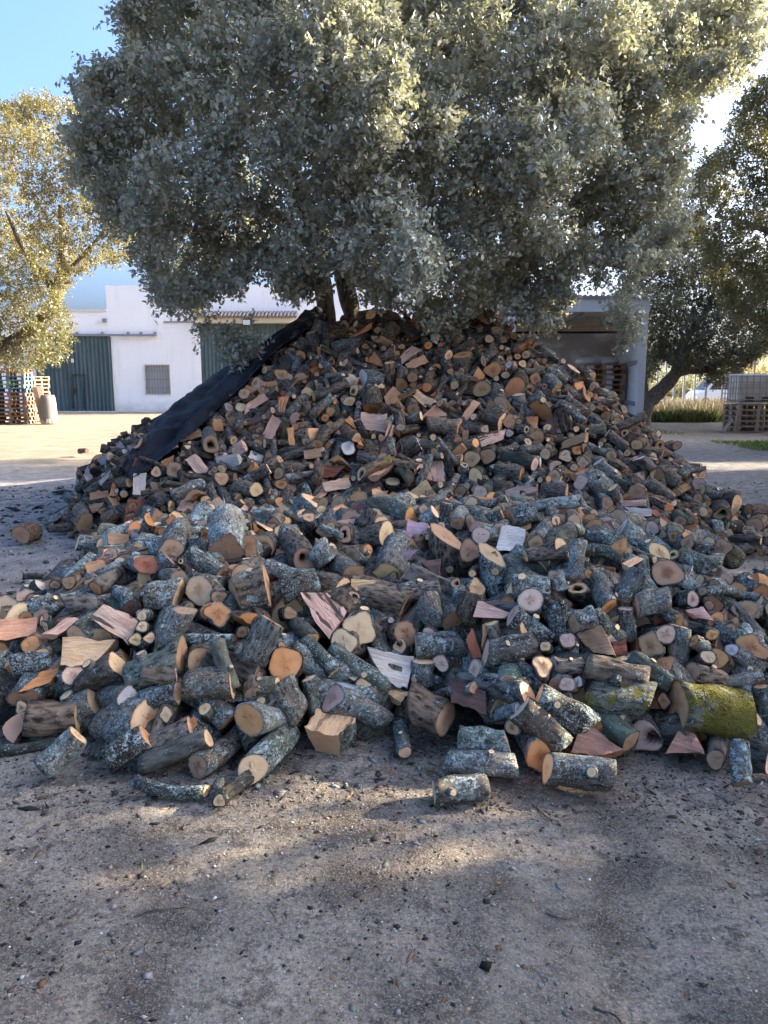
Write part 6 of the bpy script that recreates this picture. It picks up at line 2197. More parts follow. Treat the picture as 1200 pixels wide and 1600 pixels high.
720 9904 2292 151 504 835 162 41 284 0 0
1133 7611 807 210 -501 -648 -534 22 350 0 0
-959 9369 1912 755 378 57 533 56 223 0 0
-2836 7670 128 271 582 234 730 38 313 0 0
-1494 8198 1085 498 -286 -189 797 24 315 0 0
-2741 8182 667 355 250 636 638 48 240 0 0
-1134 9780 2093 404 352 71 841 54 159 0 0
1755 3418 211 262 740 225 577 48 300 0 0
-3413 8477 244 304 40 -78 949 55 420 0 0
180 4657 605 193 116 368 902 95 206 0 0
-1402 5085 613 92 -126 -591 792 32 213 0 0
3453 7189 59 208 -556 -802 -69 58 289 0 0
1676 9323 1845 66 855 -291 -425 40 377 0 0
-1550 3347 157 887 -211 -167 376 39 191 0 0
-1333 3952 439 83 633 -718 -279 52 230 0 0
-985 8243 1243 557 -195 -672 447 44 265 0 0
1828 3403 208 867 -373 -247 219 36 234 0 0
2064 9272 1681 374 765 504 141 65 275 0 0
1753 9277 1854 120 -403 860 -289 30 268 0 0
342 9053 1814 1 753 606 258 41 180 0 0
564 5189 737 378 558 691 263 41 175 0 0
1750 9653 2008 555 -139 -300 763 50 369 0 0
-130 9220 1867 310 -153 227 -911 24 273 0 0
-2241 7487 482 16 274 -276 -921 54 239 1 0
1124 4184 563 501 -657 441 -350 54 325 0 0
-2435 8055 698 590 -128 -173 778 60 278 1 0
-2089 7907 786 441 369 441 689 45 269 1 0
762 4488 659 748 615 235 84 65 289 1 0
-151 4715 671 57 791 608 -23 54 378 0 0
-2166 8124 765 177 503 481 696 38 219 0 0
-1333 8978 1543 905 -416 65 -63 48 225 1 0
-335 4100 556 546 -366 -558 507 49 341 0 0
-337 7130 545 259 -468 -735 417 26 279 0 0
-727 7637 806 185 -84 -782 -589 33 335 0 0
-1626 8906 1463 743 226 202 596 44 174 0 0
-2523 7419 139 25 -555 -770 -313 72 390 1 0
1061 9987 2339 153 475 866 35 24 338 0 0
-1142 8089 1132 884 411 -68 211 29 241 0 0
-1000 3095 81 584 181 -65 789 56 191 0 0
329 7411 777 477 -398 743 -247 30 291 0 0
-1678 7729 738 203 462 -102 -857 55 287 0 0
-2003 4078 256 245 740 84 621 45 380 0 0
-1493 8029 979 306 574 530 544 30 238 0 0
-1243 7826 820 330 900 111 263 61 408 1 0
1152 8100 1246 665 -484 294 -488 24 363 0 0
-3292 8089 156 246 37 864 437 37 314 0 0
2485 9005 1393 745 342 -473 -323 63 196 0 0
-717 7686 832 638 -542 -525 153 49 288 0 0
1096 9219 1885 15 4 797 604 62 218 0 0
1456 9253 1921 536 544 454 458 33 301 0 0
923 7838 973 255 950 111 144 41 294 0 0
2377 8888 1402 432 -495 716 -236 37 355 0 0
-209 8347 1438 54 394 299 -867 23 189 0 0
1814 9050 1680 345 -850 -132 376 45 253 1 0
2663 9070 1303 18 -651 -546 -527 48 367 0 0
52 7336 702 547 731 302 -273 25 250 0 0
3407 7160 180 60 864 442 -232 24 300 0 0
3498 7661 345 181 -905 370 104 32 251 0 0
1089 7429 717 154 -426 890 42 24 239 0 0
-144 8379 1413 533 -142 454 700 22 305 0 0
116 8111 1219 8 -109 349 -931 23 334 0 0
839 8706 1615 518 -335 311 -723 30 283 0 0
-1192 9212 1759 380 -731 559 93 38 343 0 0
-482 8616 1652 251 563 624 481 33 154 0 0
-1110 7098 520 834 -349 319 -284 37 247 0 0
2181 8654 1355 803 -486 133 -317 41 218 0 0
577 9749 2175 333 -170 -782 498 41 287 0 0
79 8453 1421 177 922 213 -270 38 242 0 0
-236 8363 1318 715 -456 -297 439 40 165 0 0
2089 9162 1620 842 -188 -238 445 76 314 0 0
3307 7559 394 560 -563 596 -120 26 241 0 0
-2511 7665 385 668 330 -188 640 23 203 0 0
1316 7145 520 588 646 447 191 61 333 1 0
2154 7599 788 252 337 596 684 32 266 0 0
2210 8228 1071 455 -372 -808 39 46 248 1 0
837 7535 849 14 -389 -499 -774 33 318 0 0
2506 8513 1152 825 -394 -263 308 38 247 0 0
-563 8696 1540 301 172 457 819 76 274 1 0
41 4994 736 241 -198 -497 809 58 311 0 0
-695 4391 542 24 637 756 149 56 332 0 0
2442 9395 1559 652 276 360 608 45 285 1 0
989 9403 1979 45 -363 -909 -200 45 378 0 0
1434 8231 1194 303 -661 -681 -85 39 311 0 0
-2348 8186 711 121 -972 164 113 30 232 0 0
-423 8971 1671 107 -521 -847 11 52 322 0 0
638 4027 540 721 307 -3 621 80 300 0 0
-59 3338 105 21 634 497 592 39 325 0 0
-2300 7145 279 510 -708 -463 159 28 285 0 0
1015 9082 1793 496 651 516 254 45 181 0 0
-1500 9028 1553 440 728 98 517 23 308 0 0
-1574 7319 569 809 -143 428 -376 32 342 0 0
-1684 8567 1210 286 572 705 308 53 349 1 0
2202 8260 1061 281 -646 -710 -4 68 196 1 0
684 9236 1847 221 -826 -517 -45 46 359 0 0
189 9730 2234 288 -667 -684 59 40 285 0 0
-430 4087 595 892 -279 190 -301 41 279 0 0
-3056 9659 871 286 757 273 520 60 265 0 0
-1119 4931 504 510 192 643 538 90 268 0 0
1929 4470 412 586 235 77 772 70 371 1 0
209 9302 1896 617 -358 -506 485 74 278 0 0
2925 7135 292 708 -569 -278 313 67 265 1 0
-318 8469 1344 538 -246 -423 687 36 342 0 0
600 7452 749 688 216 157 675 65 224 1 0
-2050 8066 866 166 33 322 931 38 189 0 0
-877 8861 1651 656 -161 -356 646 36 288 0 0
-113 7216 509 394 -203 -574 689 92 258 0 0
-1238 8102 1126 963 176 -43 -201 31 384 0 0
-702 6868 381 101 -875 -443 167 28 248 0 0
232 7664 897 838 -223 -357 347 37 240 0 0
2385 7074 365 495 -765 -354 212 52 357 0 0
688 8118 1170 697 249 -149 656 36 268 0 0
674 7654 871 457 -185 -578 650 47 401 0 0
3247 7651 370 343 756 486 274 50 325 0 0
-1476 5309 581 300 754 571 126 35 268 0 0
-983 8587 1415 518 18 -186 835 35 336 0 0
-2363 7696 458 525 -712 -445 -143 63 299 1 0
1205 8475 1369 2 117 894 -432 33 267 0 0
-2321 7693 524 98 -651 -717 -230 34 202 0 0
-1488 3432 190 139 562 353 735 40 222 0 0
-1913 8136 916 156 -672 -705 168 36 326 0 0
-2115 7862 707 543 241 80 800 45 363 0 0
2022 3667 266 380 634 460 492 95 195 0 0
886 4647 746 674 -55 -163 719 34 307 0 0
-834 8308 1265 749 -468 -316 347 34 269 0 0
1870 4072 346 109 857 430 -262 75 302 0 0
1180 8911 1648 453 760 376 276 30 292 0 0
-936 7380 687 122 -477 -856 -158 41 229 0 0
185 8418 1338 435 820 177 327 38 319 0 0
423 3795 447 697 103 -12 709 75 223 0 0
2115 5271 464 151 -686 -712 -19 84 231 1 0
-234 8389 1305 613 -467 -453 448 29 364 0 0
1674 8035 1025 394 340 435 734 68 265 1 0
-957 5651 521 611 -93 287 -732 51 348 0 0
-2187 7109 274 567 790 -163 167 34 339 0 0
1370 9005 1730 554 -494 -515 429 52 420 1 0
-730 9223 1869 72 223 593 771 28 362 0 0
-45 7183 552 647 289 398 582 22 323 0 0
2205 8877 1478 654 652 371 -98 32 202 0 0
-337 9511 2030 190 -591 -780 78 35 219 0 0
574 7311 605 641 138 543 -524 38 372 0 0
2011 3877 224 131 -725 673 56 85 252 1 0
-2783 8046 445 668 -120 -515 523 58 295 1 0
704 4424 616 116 -797 -592 -19 59 308 0 0
-565 5265 578 674 -267 47 687 51 160 0 0
-1412 8075 982 338 78 920 -181 48 339 1 0
1545 7964 1018 868 -435 239 4 78 258 0 0
-1055 6934 419 808 478 199 280 31 250 0 0
-1316 7622 762 493 596 49 632 22 259 0 0
2702 8299 979 298 -161 -583 739 38 252 0 0
-2194 7702 563 374 497 439 649 22 278 0 0
-121 9625 2047 87 -418 -691 -583 34 235 0 0
-176 8718 1595 240 163 280 915 25 291 0 0
2949 8899 1088 24 -749 -657 -88 35 333 0 0
588 9098 1753 675 -332 -626 203 35 353 0 0
929 9312 1912 261 732 307 550 62 316 0 0
-1548 4170 480 794 -466 -349 174 82 328 1 0
464 7677 882 332 -696 -633 -66 28 314 0 0
1318 7760 922 369 752 318 443 29 250 0 0
321 4630 633 321 631 645 288 44 298 0 0
-127 4056 497 670 -491 -287 478 66 189 0 0
1427 9370 1923 6 -455 -817 -354 60 205 1 0
-2992 8421 521 403 730 463 302 74 231 0 0
754 6912 480 734 127 -255 616 28 215 0 0
-3463 10370 754 379 -446 -509 631 85 293 1 0
2307 7116 384 309 622 155 702 22 349 0 0
313 8026 1101 783 226 -2 579 25 353 0 0
1343 7220 662 573 431 -36 696 26 223 0 0
-3193 9863 826 365 312 488 -729 45 353 1 0
-551 7444 656 708 -263 -476 451 63 329 0 0
394 5027 689 331 667 -658 -112 55 206 0 0
-1186 3808 480 152 -567 -810 -4 22 224 0 0
3264 7047 82 627 -10 -669 400 50 278 0 0
-1519 3771 378 271 -524 -668 454 59 345 0 0
831 9501 2084 380 527 216 729 41 233 0 0
-1802 6972 358 15 -722 -663 -198 49 335 0 0
-836 7656 776 626 625 -20 467 48 305 0 0
633 7855 1049 592 221 -151 760 23 306 0 0
835 8190 1166 330 859 301 251 65 264 0 0
823 4298 652 284 -541 -758 227 39 323 0 0
-3565 8363 50 788 -98 -402 456 30 256 0 0
1004 9221 1872 395 398 -346 -752 59 339 0 0
1814 8228 1132 395 -445 -781 191 26 202 0 0
-1576 4941 568 739 -185 -65 644 34 265 0 0
2196 7018 397 227 -691 637 255 54 282 0 0
1297 9319 1898 66 613 617 488 64 335 0 0
2450 9481 1523 117 -861 -431 245 85 306 1 0
2520 8362 1101 64 -697 693 174 57 362 1 0
-2449 7895 613 7 -798 -558 -227 36 261 0 0
3420 7656 406 600 -735 -302 96 36 330 0 0
-3544 9288 508 495 669 413 370 76 339 1 0
-1496 3517 288 605 330 13 724 35 352 0 0
340 8226 1236 801 -338 -429 243 22 234 0 0
1778 9204 1759 946 -247 -175 111 29 298 0 0
2997 7024 188 152 56 -634 756 33 381 0 0
-2557 7783 384 572 -468 -659 140 54 241 0 0
867 4855 730 150 -588 -724 328 48 228 0 0
-543 9950 2252 567 560 330 506 69 385 1 0
-1072 4199 505 453 -9 -328 829 95 300 0 0
-3287 8599 478 348 -253 866 -254 27 301 0 0
-3314 8930 552 735 611 -101 278 85 262 1 0
62 5095 750 385 -87 -68 916 47 269 0 0
2778 9666 1393 209 -938 -245 126 50 251 0 0
885 8886 1668 665 371 -46 647 32 294 0 0
1487 9788 2147 279 515 680 441 45 262 1 0
-2737 8535 757 635 -512 -523 247 59 241 0 0
2893 7795 644 191 553 811 -6 28 218 0 0
-1648 4557 513 789 597 -120 -81 55 277 0 0
-3101 9493 824 17 518 518 -681 33 270 0 0
3241 8203 673 326 -329 -871 164 48 409 0 0
246 5771 568 224 -497 -111 831 48 298 0 0
75 3545 236 720 -154 -367 569 53 299 0 0
1030 9084 1724 51 -101 101 988 45 316 0 0
-1822 5646 433 654 -411 53 633 40 299 0 0
-1813 3497 241 8 343 931 123 71 238 1 0
-1229 9481 1857 179 622 749 -141 59 174 0 0
-1382 4541 560 242 -752 -551 271 68 186 0 0
-3080 7898 203 512 -489 -643 292 83 211 1 0
2451 7314 534 779 472 -116 396 37 237 0 0
2073 7813 816 673 -430 -537 272 80 222 1 0
511 7644 867 357 219 76 905 50 301 1 0
1595 5339 592 66 18 729 -681 51 268 0 0
338 7742 867 665 241 -6 -707 58 306 1 0
1805 3572 302 21 -707 -707 -13 57 340 0 0
-2058 7173 379 48 -365 -922 -116 46 295 1 0
-3100 9942 898 138 -391 -236 879 44 357 0 0
3511 7583 238 706 -449 -281 469 47 239 0 0
2328 8790 1379 160 391 822 382 48 154 1 0
1878 7722 916 41 711 619 332 39 246 0 0
-1673 7169 477 789 449 -71 414 41 245 0 0
-2921 8192 567 253 468 747 399 42 314 0 0
-1119 7406 582 723 -396 -518 229 78 261 0 0
-1699 7983 874 504 -352 -510 601 24 314 0 0
352 5365 682 436 31 551 710 26 298 0 0
-532 7710 875 346 190 -346 851 52 270 0 0
2441 6919 288 278 895 340 83 42 368 0 0
133 9223 1842 195 613 -137 -753 45 299 1 0
950 7297 620 867 62 -128 478 27 222 0 0
-3044 8627 610 464 660 499 316 27 287 0 0
-2958 8131 481 104 937 -298 152 43 326 0 0
-321 9691 2157 728 546 42 413 41 246 0 0
-1308 5142 572 422 -601 -621 274 82 249 1 0
1297 8306 1343 677 255 18 690 55 176 1 0
430 7744 825 382 766 480 194 59 259 1 0
674 9476 2081 8 892 -377 -251 32 257 0 0
2684 7759 719 3 424 429 798 42 295 0 0
-610 9104 1807 200 657 566 457 85 234 1 0
-1566 7067 392 284 -716 -582 262 83 232 1 0
-1362 7236 454 25 254 950 180 61 272 0 0
2162 8811 1461 725 -128 -494 463 28 379 0 0
-1683 7621 641 647 -729 -226 -5 65 246 1 0
-2309 7649 499 430 875 64 213 22 354 0 0
414 9668 2188 596 465 -10 655 39 302 0 0
1755 7913 1031 745 105 -334 567 53 259 1 0
-1119 3853 418 403 517 606 451 70 416 1 0
1226 9925 2248 438 651 446 431 43 302 0 0
1392 5188 577 75 548 827 98 46 261 0 0
-27 5603 651 135 175 -939 263 78 289 1 0
-1552 6863 359 132 644 536 530 65 362 1 0
1263 7063 567 401 584 528 468 26 357 0 0
-1109 8747 1513 764 -140 -354 522 31 382 0 0
-1824 5227 516 244 -749 -609 87 46 325 1 0
-2129 4470 277 69 638 699 314 58 173 0 0
-1485 8396 1206 483 -377 -743 270 26 228 0 0
1671 8750 1577 549 11 -404 731 22 321 0 0
2838 7322 369 428 609 281 606 23 341 0 0
-639 4155 520 127 951 190 208 53 205 0 0
2655 7419 475 6 -559 -828 -37 62 357 1 0
-1411 5526 483 545 -214 180 791 95 264 0 0
-1272 8659 1454 291 -595 -749 25 45 225 1 0
-933 9884 2150 371 -466 -776 207 49 308 1 0
882 5203 667 635 260 521 507 56 311 1 0
1957 5788 415 133 -462 -611 629 64 278 1 0
-440 8110 1068 712 60 -600 360 29 309 0 0
-1233 8016 1020 228 612 -284 -702 47 312 0 0
146 9540 2107 721 -656 -31 221 42 358 0 0
-1262 5532 541 633 262 697 214 52 301 0 0
1019 9496 2043 597 -421 -387 563 45 309 1 0
-1086 4237 511 628 82 233 738 59 280 0 0
1766 5826 439 431 -713 -271 481 93 344 0 0
-1510 5052 571 193 580 773 -168 34 206 0 0
2076 9500 1792 345 685 524 371 60 299 0 0
1641 4064 485 649 43 -198 733 52 293 1 0
-1483 7069 448 332 -501 -742 296 72 370 1 0
-2938 7798 172 345 -394 -810 262 22 335 0 0
-593 3347 312 100 -629 -764 -104 57 237 0 0
697 7268 575 381 387 592 596 31 344 0 0
-1435 7748 819 857 41 -297 419 57 221 0 0
221 4850 644 578 625 442 283 47 207 0 0
-980 3962 513 342 927 -152 -36 50 244 0 0
-1488 7848 880 557 635 67 530 47 249 0 0
-1420 3910 431 830 9 92 550 55 255 1 0
-957 3127 111 32 465 617 634 45 320 1 0
65 8547 1430 167 -970 -159 -81 39 227 0 0
-1331 8095 1028 378 -662 -617 195 45 165 1 0
3273 8208 661 233 47 252 938 37 242 0 0
-2803 7565 136 905 191 -227 305 45 334 1 0
-933 8874 1585 739 122 -150 646 67 321 1 0
2808 7267 352 98 -787 -588 -158 51 202 0 0
2732 7799 699 269 -574 51 772 45 175 1 0
125 9473 1971 681 -732 -20 -10 27 296 0 0
316 8792 1610 55 -618 -331 -711 22 210 0 0
-747 8009 1038 202 -411 -885 -84 49 352 0 0
770 9741 2191 146 -206 -962 105 53 354 0 0
119 8156 1152 140 180 369 901 42 281 0 0
2395 8062 878 827 474 134 271 22 204 0 0
-984 8410 1292 195 390 -423 -794 54 221 0 0
738 6828 480 358 -44 21 933 53 271 0 0
163 7454 736 482 -818 -268 -162 44 214 0 0
-3222 8244 298 320 -39 512 796 35 247 0 0
2216 8376 1157 948 -251 195 8 60 337 1 0
2534 8608 1216 103 613 -778 -97 29 286 0 0
-325 7838 977 762 -620 84 164 31 257 0 0
-3344 9667 685 75 -693 -557 453 45 198 1 0
831 7853 1031 423 -305 231 -821 22 190 0 0
-2925 8668 682 8 233 339 -911 54 202 0 0
-2508 6760 143 689 -412 46 594 45 308 1 0
-865 9642 2075 74 -994 -75 22 42 195 0 0
2586 8643 1151 224 -273 -595 722 37 155 0 0
-3419 8942 504 259 -380 770 442 46 296 1 0
211 8375 1361 379 -528 285 705 30 185 0 0
3672 6850 85 188 231 931 210 37 353 0 0
1369 9585 2133 138 509 844 99 34 239 0 0
-3500 10590 818 111 -31 46 -992 37 189 0 0
-1535 7610 705 66 538 816 202 45 155 1 0
-894 9445 1970 163 -72 -981 -79 45 319 1 0
323 7160 607 20 -452 -794 -406 55 150 0 0
-775 7694 889 256 235 561 -751 30 284 0 0
634 9321 1982 310 943 67 101 28 283 0 0
2889 6899 192 197 -583 -766 187 37 252 0 0
2099 9135 1536 166 -843 463 217 46 321 1 0
2267 9156 1495 589 -296 689 -302 35 173 0 0
-70 8467 1441 549 765 337 -10 52 262 0 0
1845 6658 360 664 -682 -172 254 78 281 0 0
-2931 8849 783 734 18 -41 678 40 327 0 0
-164 9367 1965 487 551 -563 -377 52 150 1 0
-1943 6697 217 329 -793 -216 465 85 278 1 0
2032 3685 206 74 -499 -820 -270 40 327 0 0
227 9620 2160 785 -225 -486 312 33 250 0 0
141 9619 2132 94 -898 318 290 50 355 0 0
-1217 9804 2016 70 512 820 247 53 275 0 0
-1890 6979 339 454 182 302 -818 66 303 1 0
-3414 9137 555 138 -705 -694 43 68 239 1 0
2439 9036 1405 805 390 328 303 55 209 0 0
2484 7785 688 640 -278 -491 522 25 272 0 0
872 8789 1592 594 359 147 705 40 209 0 0
964 3578 411 649 -729 122 177 36 350 0 0
-1885 7912 859 103 564 -455 -682 36 283 0 0
251 8526 1450 740 30 250 -624 36 406 0 0
4 8370 1285 738 269 18 619 34 355 0 0
966 9605 2139 571 -138 -481 651 33 240 0 0
1426 4613 532 519 595 541 289 95 248 0 0
-460 6989 461 577 592 173 535 27 290 0 0
-2495 7958 659 372 -485 -746 262 32 316 0 0
2669 6710 188 303 638 496 505 68 283 0 0
-564 4464 559 688 -350 -476 421 85 188 1 0
-3323 9332 674 328 -754 -545 164 47 188 1 0
459 9872 2285 84 -736 -594 -313 31 235 0 0
-626 8237 1234 631 -368 -600 327 63 202 1 0
2303 8216 1069 824 -240 -296 419 48 330 0 0
2766 8806 1131 547 500 395 542 41 153 0 0
1173 3255 235 187 262 -120 -939 26 240 0 0
-1596 7930 835 89 301 -483 -817 54 336 0 0
19 9486 2008 779 79 -144 605 38 395 0 0
-2470 7901 550 188 513 836 46 37 272 0 0
3190 7293 256 600 464 289 584 22 261 0 0
-3408 10310 776 166 241 884 -365 58 270 0 0
-1886 7444 575 621 -120 -344 694 22 259 0 0
-3265 8013 97 838 -307 -385 234 55 270 0 0
1114 7308 717 60 -521 -804 -279 58 194 1 0
-3335 10417 865 114 880 -456 -68 30 361 0 0
-3217 8603 495 716 92 -159 674 41 263 0 0
1286 7209 576 67 120 -596 791 28 350 0 0
-1174 9558 1920 929 -241 -89 -266 58 205 1 0
1573 9020 1710 302 544 435 651 34 290 0 0
1804 7061 430 387 796 -234 -403 69 278 0 0
-899 9357 1834 684 72 -233 688 75 347 1 0
-932 3144 78 145 -414 -839 -323 56 319 0 0
-399 4918 662 52 982 85 159 83 234 1 0
2040 7322 664 363 203 127 900 45 188 1 0
474 7831 963 243 -733 -598 -212 52 212 0 0
-1374 7852 924 272 -355 -802 395 27 242 0 0
-1423 3613 354 537 37 -118 834 39 289 0 0
-93 7807 935 529 534 74 -655 47 295 1 0
-1251 3854 446 330 -403 -669 531 42 153 0 0
3106 7439 397 277 157 -478 -818 46 204 1 0
-19 9906 2249 603 485 371 513 26 315 0 0
567 7469 762 554 442 55 703 70 290 1 0
408 7399 746 410 -14 -422 809 47 322 0 0
1463 8599 1508 944 -95 203 -242 53 215 0 0
-298 9305 1904 851 326 -231 342 34 204 0 0
38 9165 1860 10 -210 -784 -584 34 292 0 0
272 7466 777 388 842 264 266 38 176 0 0
-1556 7455 612 760 -581 -269 112 35 319 0 0
890 9153 1832 525 635 223 521 45 283 1 0
-867 3933 557 467 431 504 585 39 345 0 0
-624 7737 888 437 888 39 -135 48 338 0 0
1380 8974 1748 804 -390 -275 354 33 328 0 0
-1087 7061 470 131 -223 -965 -37 45 375 1 0
1519 8898 1637 210 922 322 40 54 202 0 0
636 9323 1939 396 -478 -265 738 43 210 0 0
226 8461 1386 496 -555 -569 349 45 276 1 0
-3386 8329 264 485 236 787 301 22 150 0 0
3678 7204 50 7 -434 -719 -544 41 248 0 0
-1136 7744 791 554 698 207 403 61 190 1 0
1047 7048 562 526 602 278 533 34 216 0 0
-830 8585 1393 358 563 675 316 85 200 1 0
1552 8644 1407 535 -437 -705 161 74 266 1 0
573 9230 1801 192 -105 -425 878 50 226 0 0
1810 9234 1741 988 -16 147 -37 23 150 0 0
-2531 7962 619 455 794 182 360 64 244 1 0
-3027 9413 858 387 -679 -507 364 30 341 0 0
-82 3785 396 463 152 239 840 26 325 0 0
-1865 7470 586 782 -129 -331 513 31 234 0 0
777 3203 254 987 -27 -41 152 22 379 0 0
2410 8653 1265 8 862 453 225 48 183 0 0
-800 7836 970 276 -442 -771 365 41 261 0 0
-708 4961 646 599 291 413 621 52 218 0 0
-1484 4540 492 615 -659 426 -80 78 195 1 0
-235 5214 612 122 804 391 -431 41 225 0 0
-1711 8331 1109 158 -830 -534 39 52 347 1 0
-2962 7860 282 501 -371 -484 614 33 247 0 0
-3310 8349 205 277 607 397 630 68 287 1 0
1144 9791 2171 77 859 495 105 30 187 0 0
1277 4529 574 404 -64 -605 683 76 277 1 0
3113 8881 885 225 715 629 -208 55 307 0 0
1109 8288 1307 587 800 2 -125 22 381 0 0
965 9674 2123 764 97 -359 528 28 285 0 0
3795 7328 50 562 148 -409 704 55 321 1 0
3053 7645 494 12 334 760 558 23 251 0 0
663 4401 635 492 -603 -568 268 85 224 1 0
427 7732 864 931 -225 23 288 31 278 0 0
1359 9487 2080 193 550 614 533 57 222 1 0
1409 8371 1285 419 285 319 801 45 275 1 0
1635 7130 528 422 -67 -712 558 32 308 0 0
-1570 7911 869 183 669 625 359 42 287 0 0
869 8072 1116 192 629 619 430 84 314 1 0
3058 8498 864 470 865 72 161 23 295 0 0
-1518 5009 564 3 965 245 -90 44 280 0 0
2841 8198 744 33 119 -143 982 55 359 0 0
2299 7813 778 120 588 730 327 42 341 0 0
-852 9053 1756 733 -344 -471 350 43 313 0 0
438 3793 403 921 -373 16 116 54 338 0 0
-302 4055 497 344 764 476 267 85 286 1 0
-3251 9279 657 661 -639 -50 -389 68 279 1 0
-189 3436 255 22 858 463 221 42 164 0 0
-3116 8686 572 677 -669 -306 21 70 244 0 0
332 8247 1175 310 -697 -600 -241 85 221 1 0
2475 8094 933 159 -926 -321 118 25 308 0 0
-459 9945 2266 310 402 -247 -825 41 268 0 0
-66 9582 2059 151 -276 -949 -22 25 332 0 0
-673 8658 1482 636 725 70 255 37 199 0 0
-1221 8833 1513 647 188 -315 668 40 194 0 0
481 7661 894 241 186 546 781 23 282 0 0
-1673 8422 1148 654 207 -109 719 38 187 0 0
-915 7029 482 351 173 281 -876 32 187 0 0
1699 8941 1617 412 53 -787 457 52 275 0 0
-190 3948 514 543 376 -36 750 54 240 0 0
-569 3460 316 65 -411 -904 -100 55 355 0 0
-690 3814 437 364 -836 -352 211 85 212 1 0
-640 9958 2224 29 259 -380 -888 59 225 1 0
555 9243 1805 825 -143 -286 466 41 280 0 0
2297 8514 1161 441 -814 226 303 72 236 1 0
2777 7877 711 944 -30 269 187 54 251 1 0
-1125 9431 1907 196 -779 -589 85 24 240 0 0
-508 5293 618 719 -538 -344 274 38 280 0 0
2380 9802 1663 225 -812 -413 346 45 256 0 0
2927 8560 1017 288 191 -496 -797 23 318 0 0
1558 7059 562 216 -367 -899 -102 24 255 0 0
-1422 9296 1691 422 449 490 616 53 231 0 0
-3607 8400 56 636 343 2 691 31 263 0 0
-1365 8202 1116 49 108 773 -624 63 341 1 0
-315 7918 1025 42 -546 -776 -312 51 275 1 0
1397 8550 1400 751 -437 -448 208 50 396 1 0
-560 9739 2103 292 333 67 -894 71 259 0 0
2065 8028 1034 534 578 335 517 24 169 0 0
-321 9641 2091 31 -899 -299 -318 85 318 1 0
-82 5227 698 176 -253 949 70 85 281 1 0
2126 8197 1033 254 -754 -602 -71 84 197 1 0
-3075 8027 230 574 -336 -290 688 59 330 1 0
1143 8492 1453 125 -118 -967 189 25 366 0 0
1391 9216 1829 883 -137 45 446 45 273 1 0
525 8771 1603 561 319 22 763 37 208 0 0
-577 3175 221 99 944 -166 -268 47 214 0 0
301 7379 684 625 500 -14 599 85 283 1 0
7 9017 1712 111 -917 364 124 45 260 0 0
104 8901 1647 176 -546 -818 34 53 223 0 0
-3128 8263 421 896 207 -382 98 33 274 0 0
-375 9035 1746 653 362 202 -634 48 348 0 0
2953 7425 368 751 -94 -394 520 36 296 0 0
-2949 8240 582 187 -551 -807 94 22 419 0 0
-2038 5401 435 128 -831 -541 23 69 315 1 0
2099 7912 898 23 718 691 81 45 276 1 0
2441 9409 1492 474 225 -328 786 46 337 0 0
946 8014 1143 289 -438 -842 125 43 242 0 0
9 8554 1431 254 -812 469 237 66 337 0 0
2820 6985 226 326 -71 -839 430 52 354 0 0
1471 5559 572 784 -6 237 573 31 326 0 0
-297 8119 1146 185 318 602 708 40 256 0 0
340 7884 973 81 91 210 970 39 373 0 0
-340 4889 589 914 -95 -370 133 76 343 1 0
190 9453 1994 535 -761 -341 134 33 273 0 0
897 9731 2159 518 159 -214 812 29 384 0 0
-2081 7167 340 592 382 120 699 39 252 0 0
1277 8949 1706 507 385 -42 770 41 348 0 0
-3015 9532 868 468 -545 391 -575 45 309 1 0
-1460 6771 327 38 412 -424 -805 44 412 0 0
65 5177 714 52 -411 -721 555 36 309 0 0
427 8010 1029 280 137 385 869 31 274 0 0
-3430 8344 205 519 248 395 716 29 280 0 0
-2537 8277 750 26 -894 -421 -153 33 370 0 0
2813 9090 1206 616 184 -92 761 32 272 0 0
2004 7536 729 490 -113 -482 718 60 327 0 0
2704 9023 1291 832 37 143 534 44 209 0 0
2740 8450 1005 313 860 399 65 32 256 0 0
1208 5337 649 295 -28 -28 955 54 332 0 0
1756 9009 1692 135 506 673 522 24 221 0 0
-254 7793 926 138 977 111 -120 40 255 0 0
-1182 8106 1054 770 -184 487 -368 39 335 0 0
1984 9632 1879 459 -671 -411 412 32 279 0 0
-714 8454 1322 737 1 -191 648 30 212 0 0
-593 8729 1525 7 -362 -742 -564 51 297 0 0
2727 7010 325 315 120 13 941 43 229 0 0
-150 5122 626 336 -668 -350 564 63 348 0 0
1512 7992 1043 504 -461 -407 607 45 420 1 0
3438 7751 432 42 40 598 799 34 347 0 0
-1271 4209 560 28 758 651 -33 32 214 0 0
-696 9200 1805 163 -429 -824 333 47 329 0 0
891 8925 1660 775 -3 17 632 46 313 0 0
2571 8476 1092 687 -104 -17 719 66 350 1 0
3331 7051 50 341 216 -456 793 50 170 0 0
254 7193 489 271 196 892 304 75 306 0 0
1116 9479 1975 536 -32 -115 836 33 216 0 0
1315 9407 1988 187 -499 -846 -35 43 335 0 0
-1436 9630 1804 931 21 19 365 31 327 0 0
303 7760 898 176 -84 779 596 37 305 0 0
2557 8365 1042 277 -757 -592 -22 44 352 0 0
1649 9961 2045 108 587 771 -222 41 248 0 0
2910 8118 695 818 -274 120 491 46 242 0 0
-1704 5353 504 842 -106 -46 527 34 399 0 0
1840 4807 528 475 322 602 556 55 303 0 0
383 7918 952 877 -337 -131 318 72 232 0 0
2737 7575 565 566 441 85 691 54 416 0 0
-1457 8331 1143 77 -236 -965 -90 37 216 0 0
-77 9488 2052 501 222 122 828 29 299 0 0
-1657 3495 179 718 -586 -227 300 46 211 0 0
360 7247 528 262 245 -377 -854 33 239 0 0
-1392 7978 989 169 -98 462 865 31 313 0 0
-1401 4204 444 724 276 219 593 85 206 1 0
2155 3948 265 708 -601 -38 369 44 353 0 0
2890 6693 144 690 -550 461 97 68 190 0 0
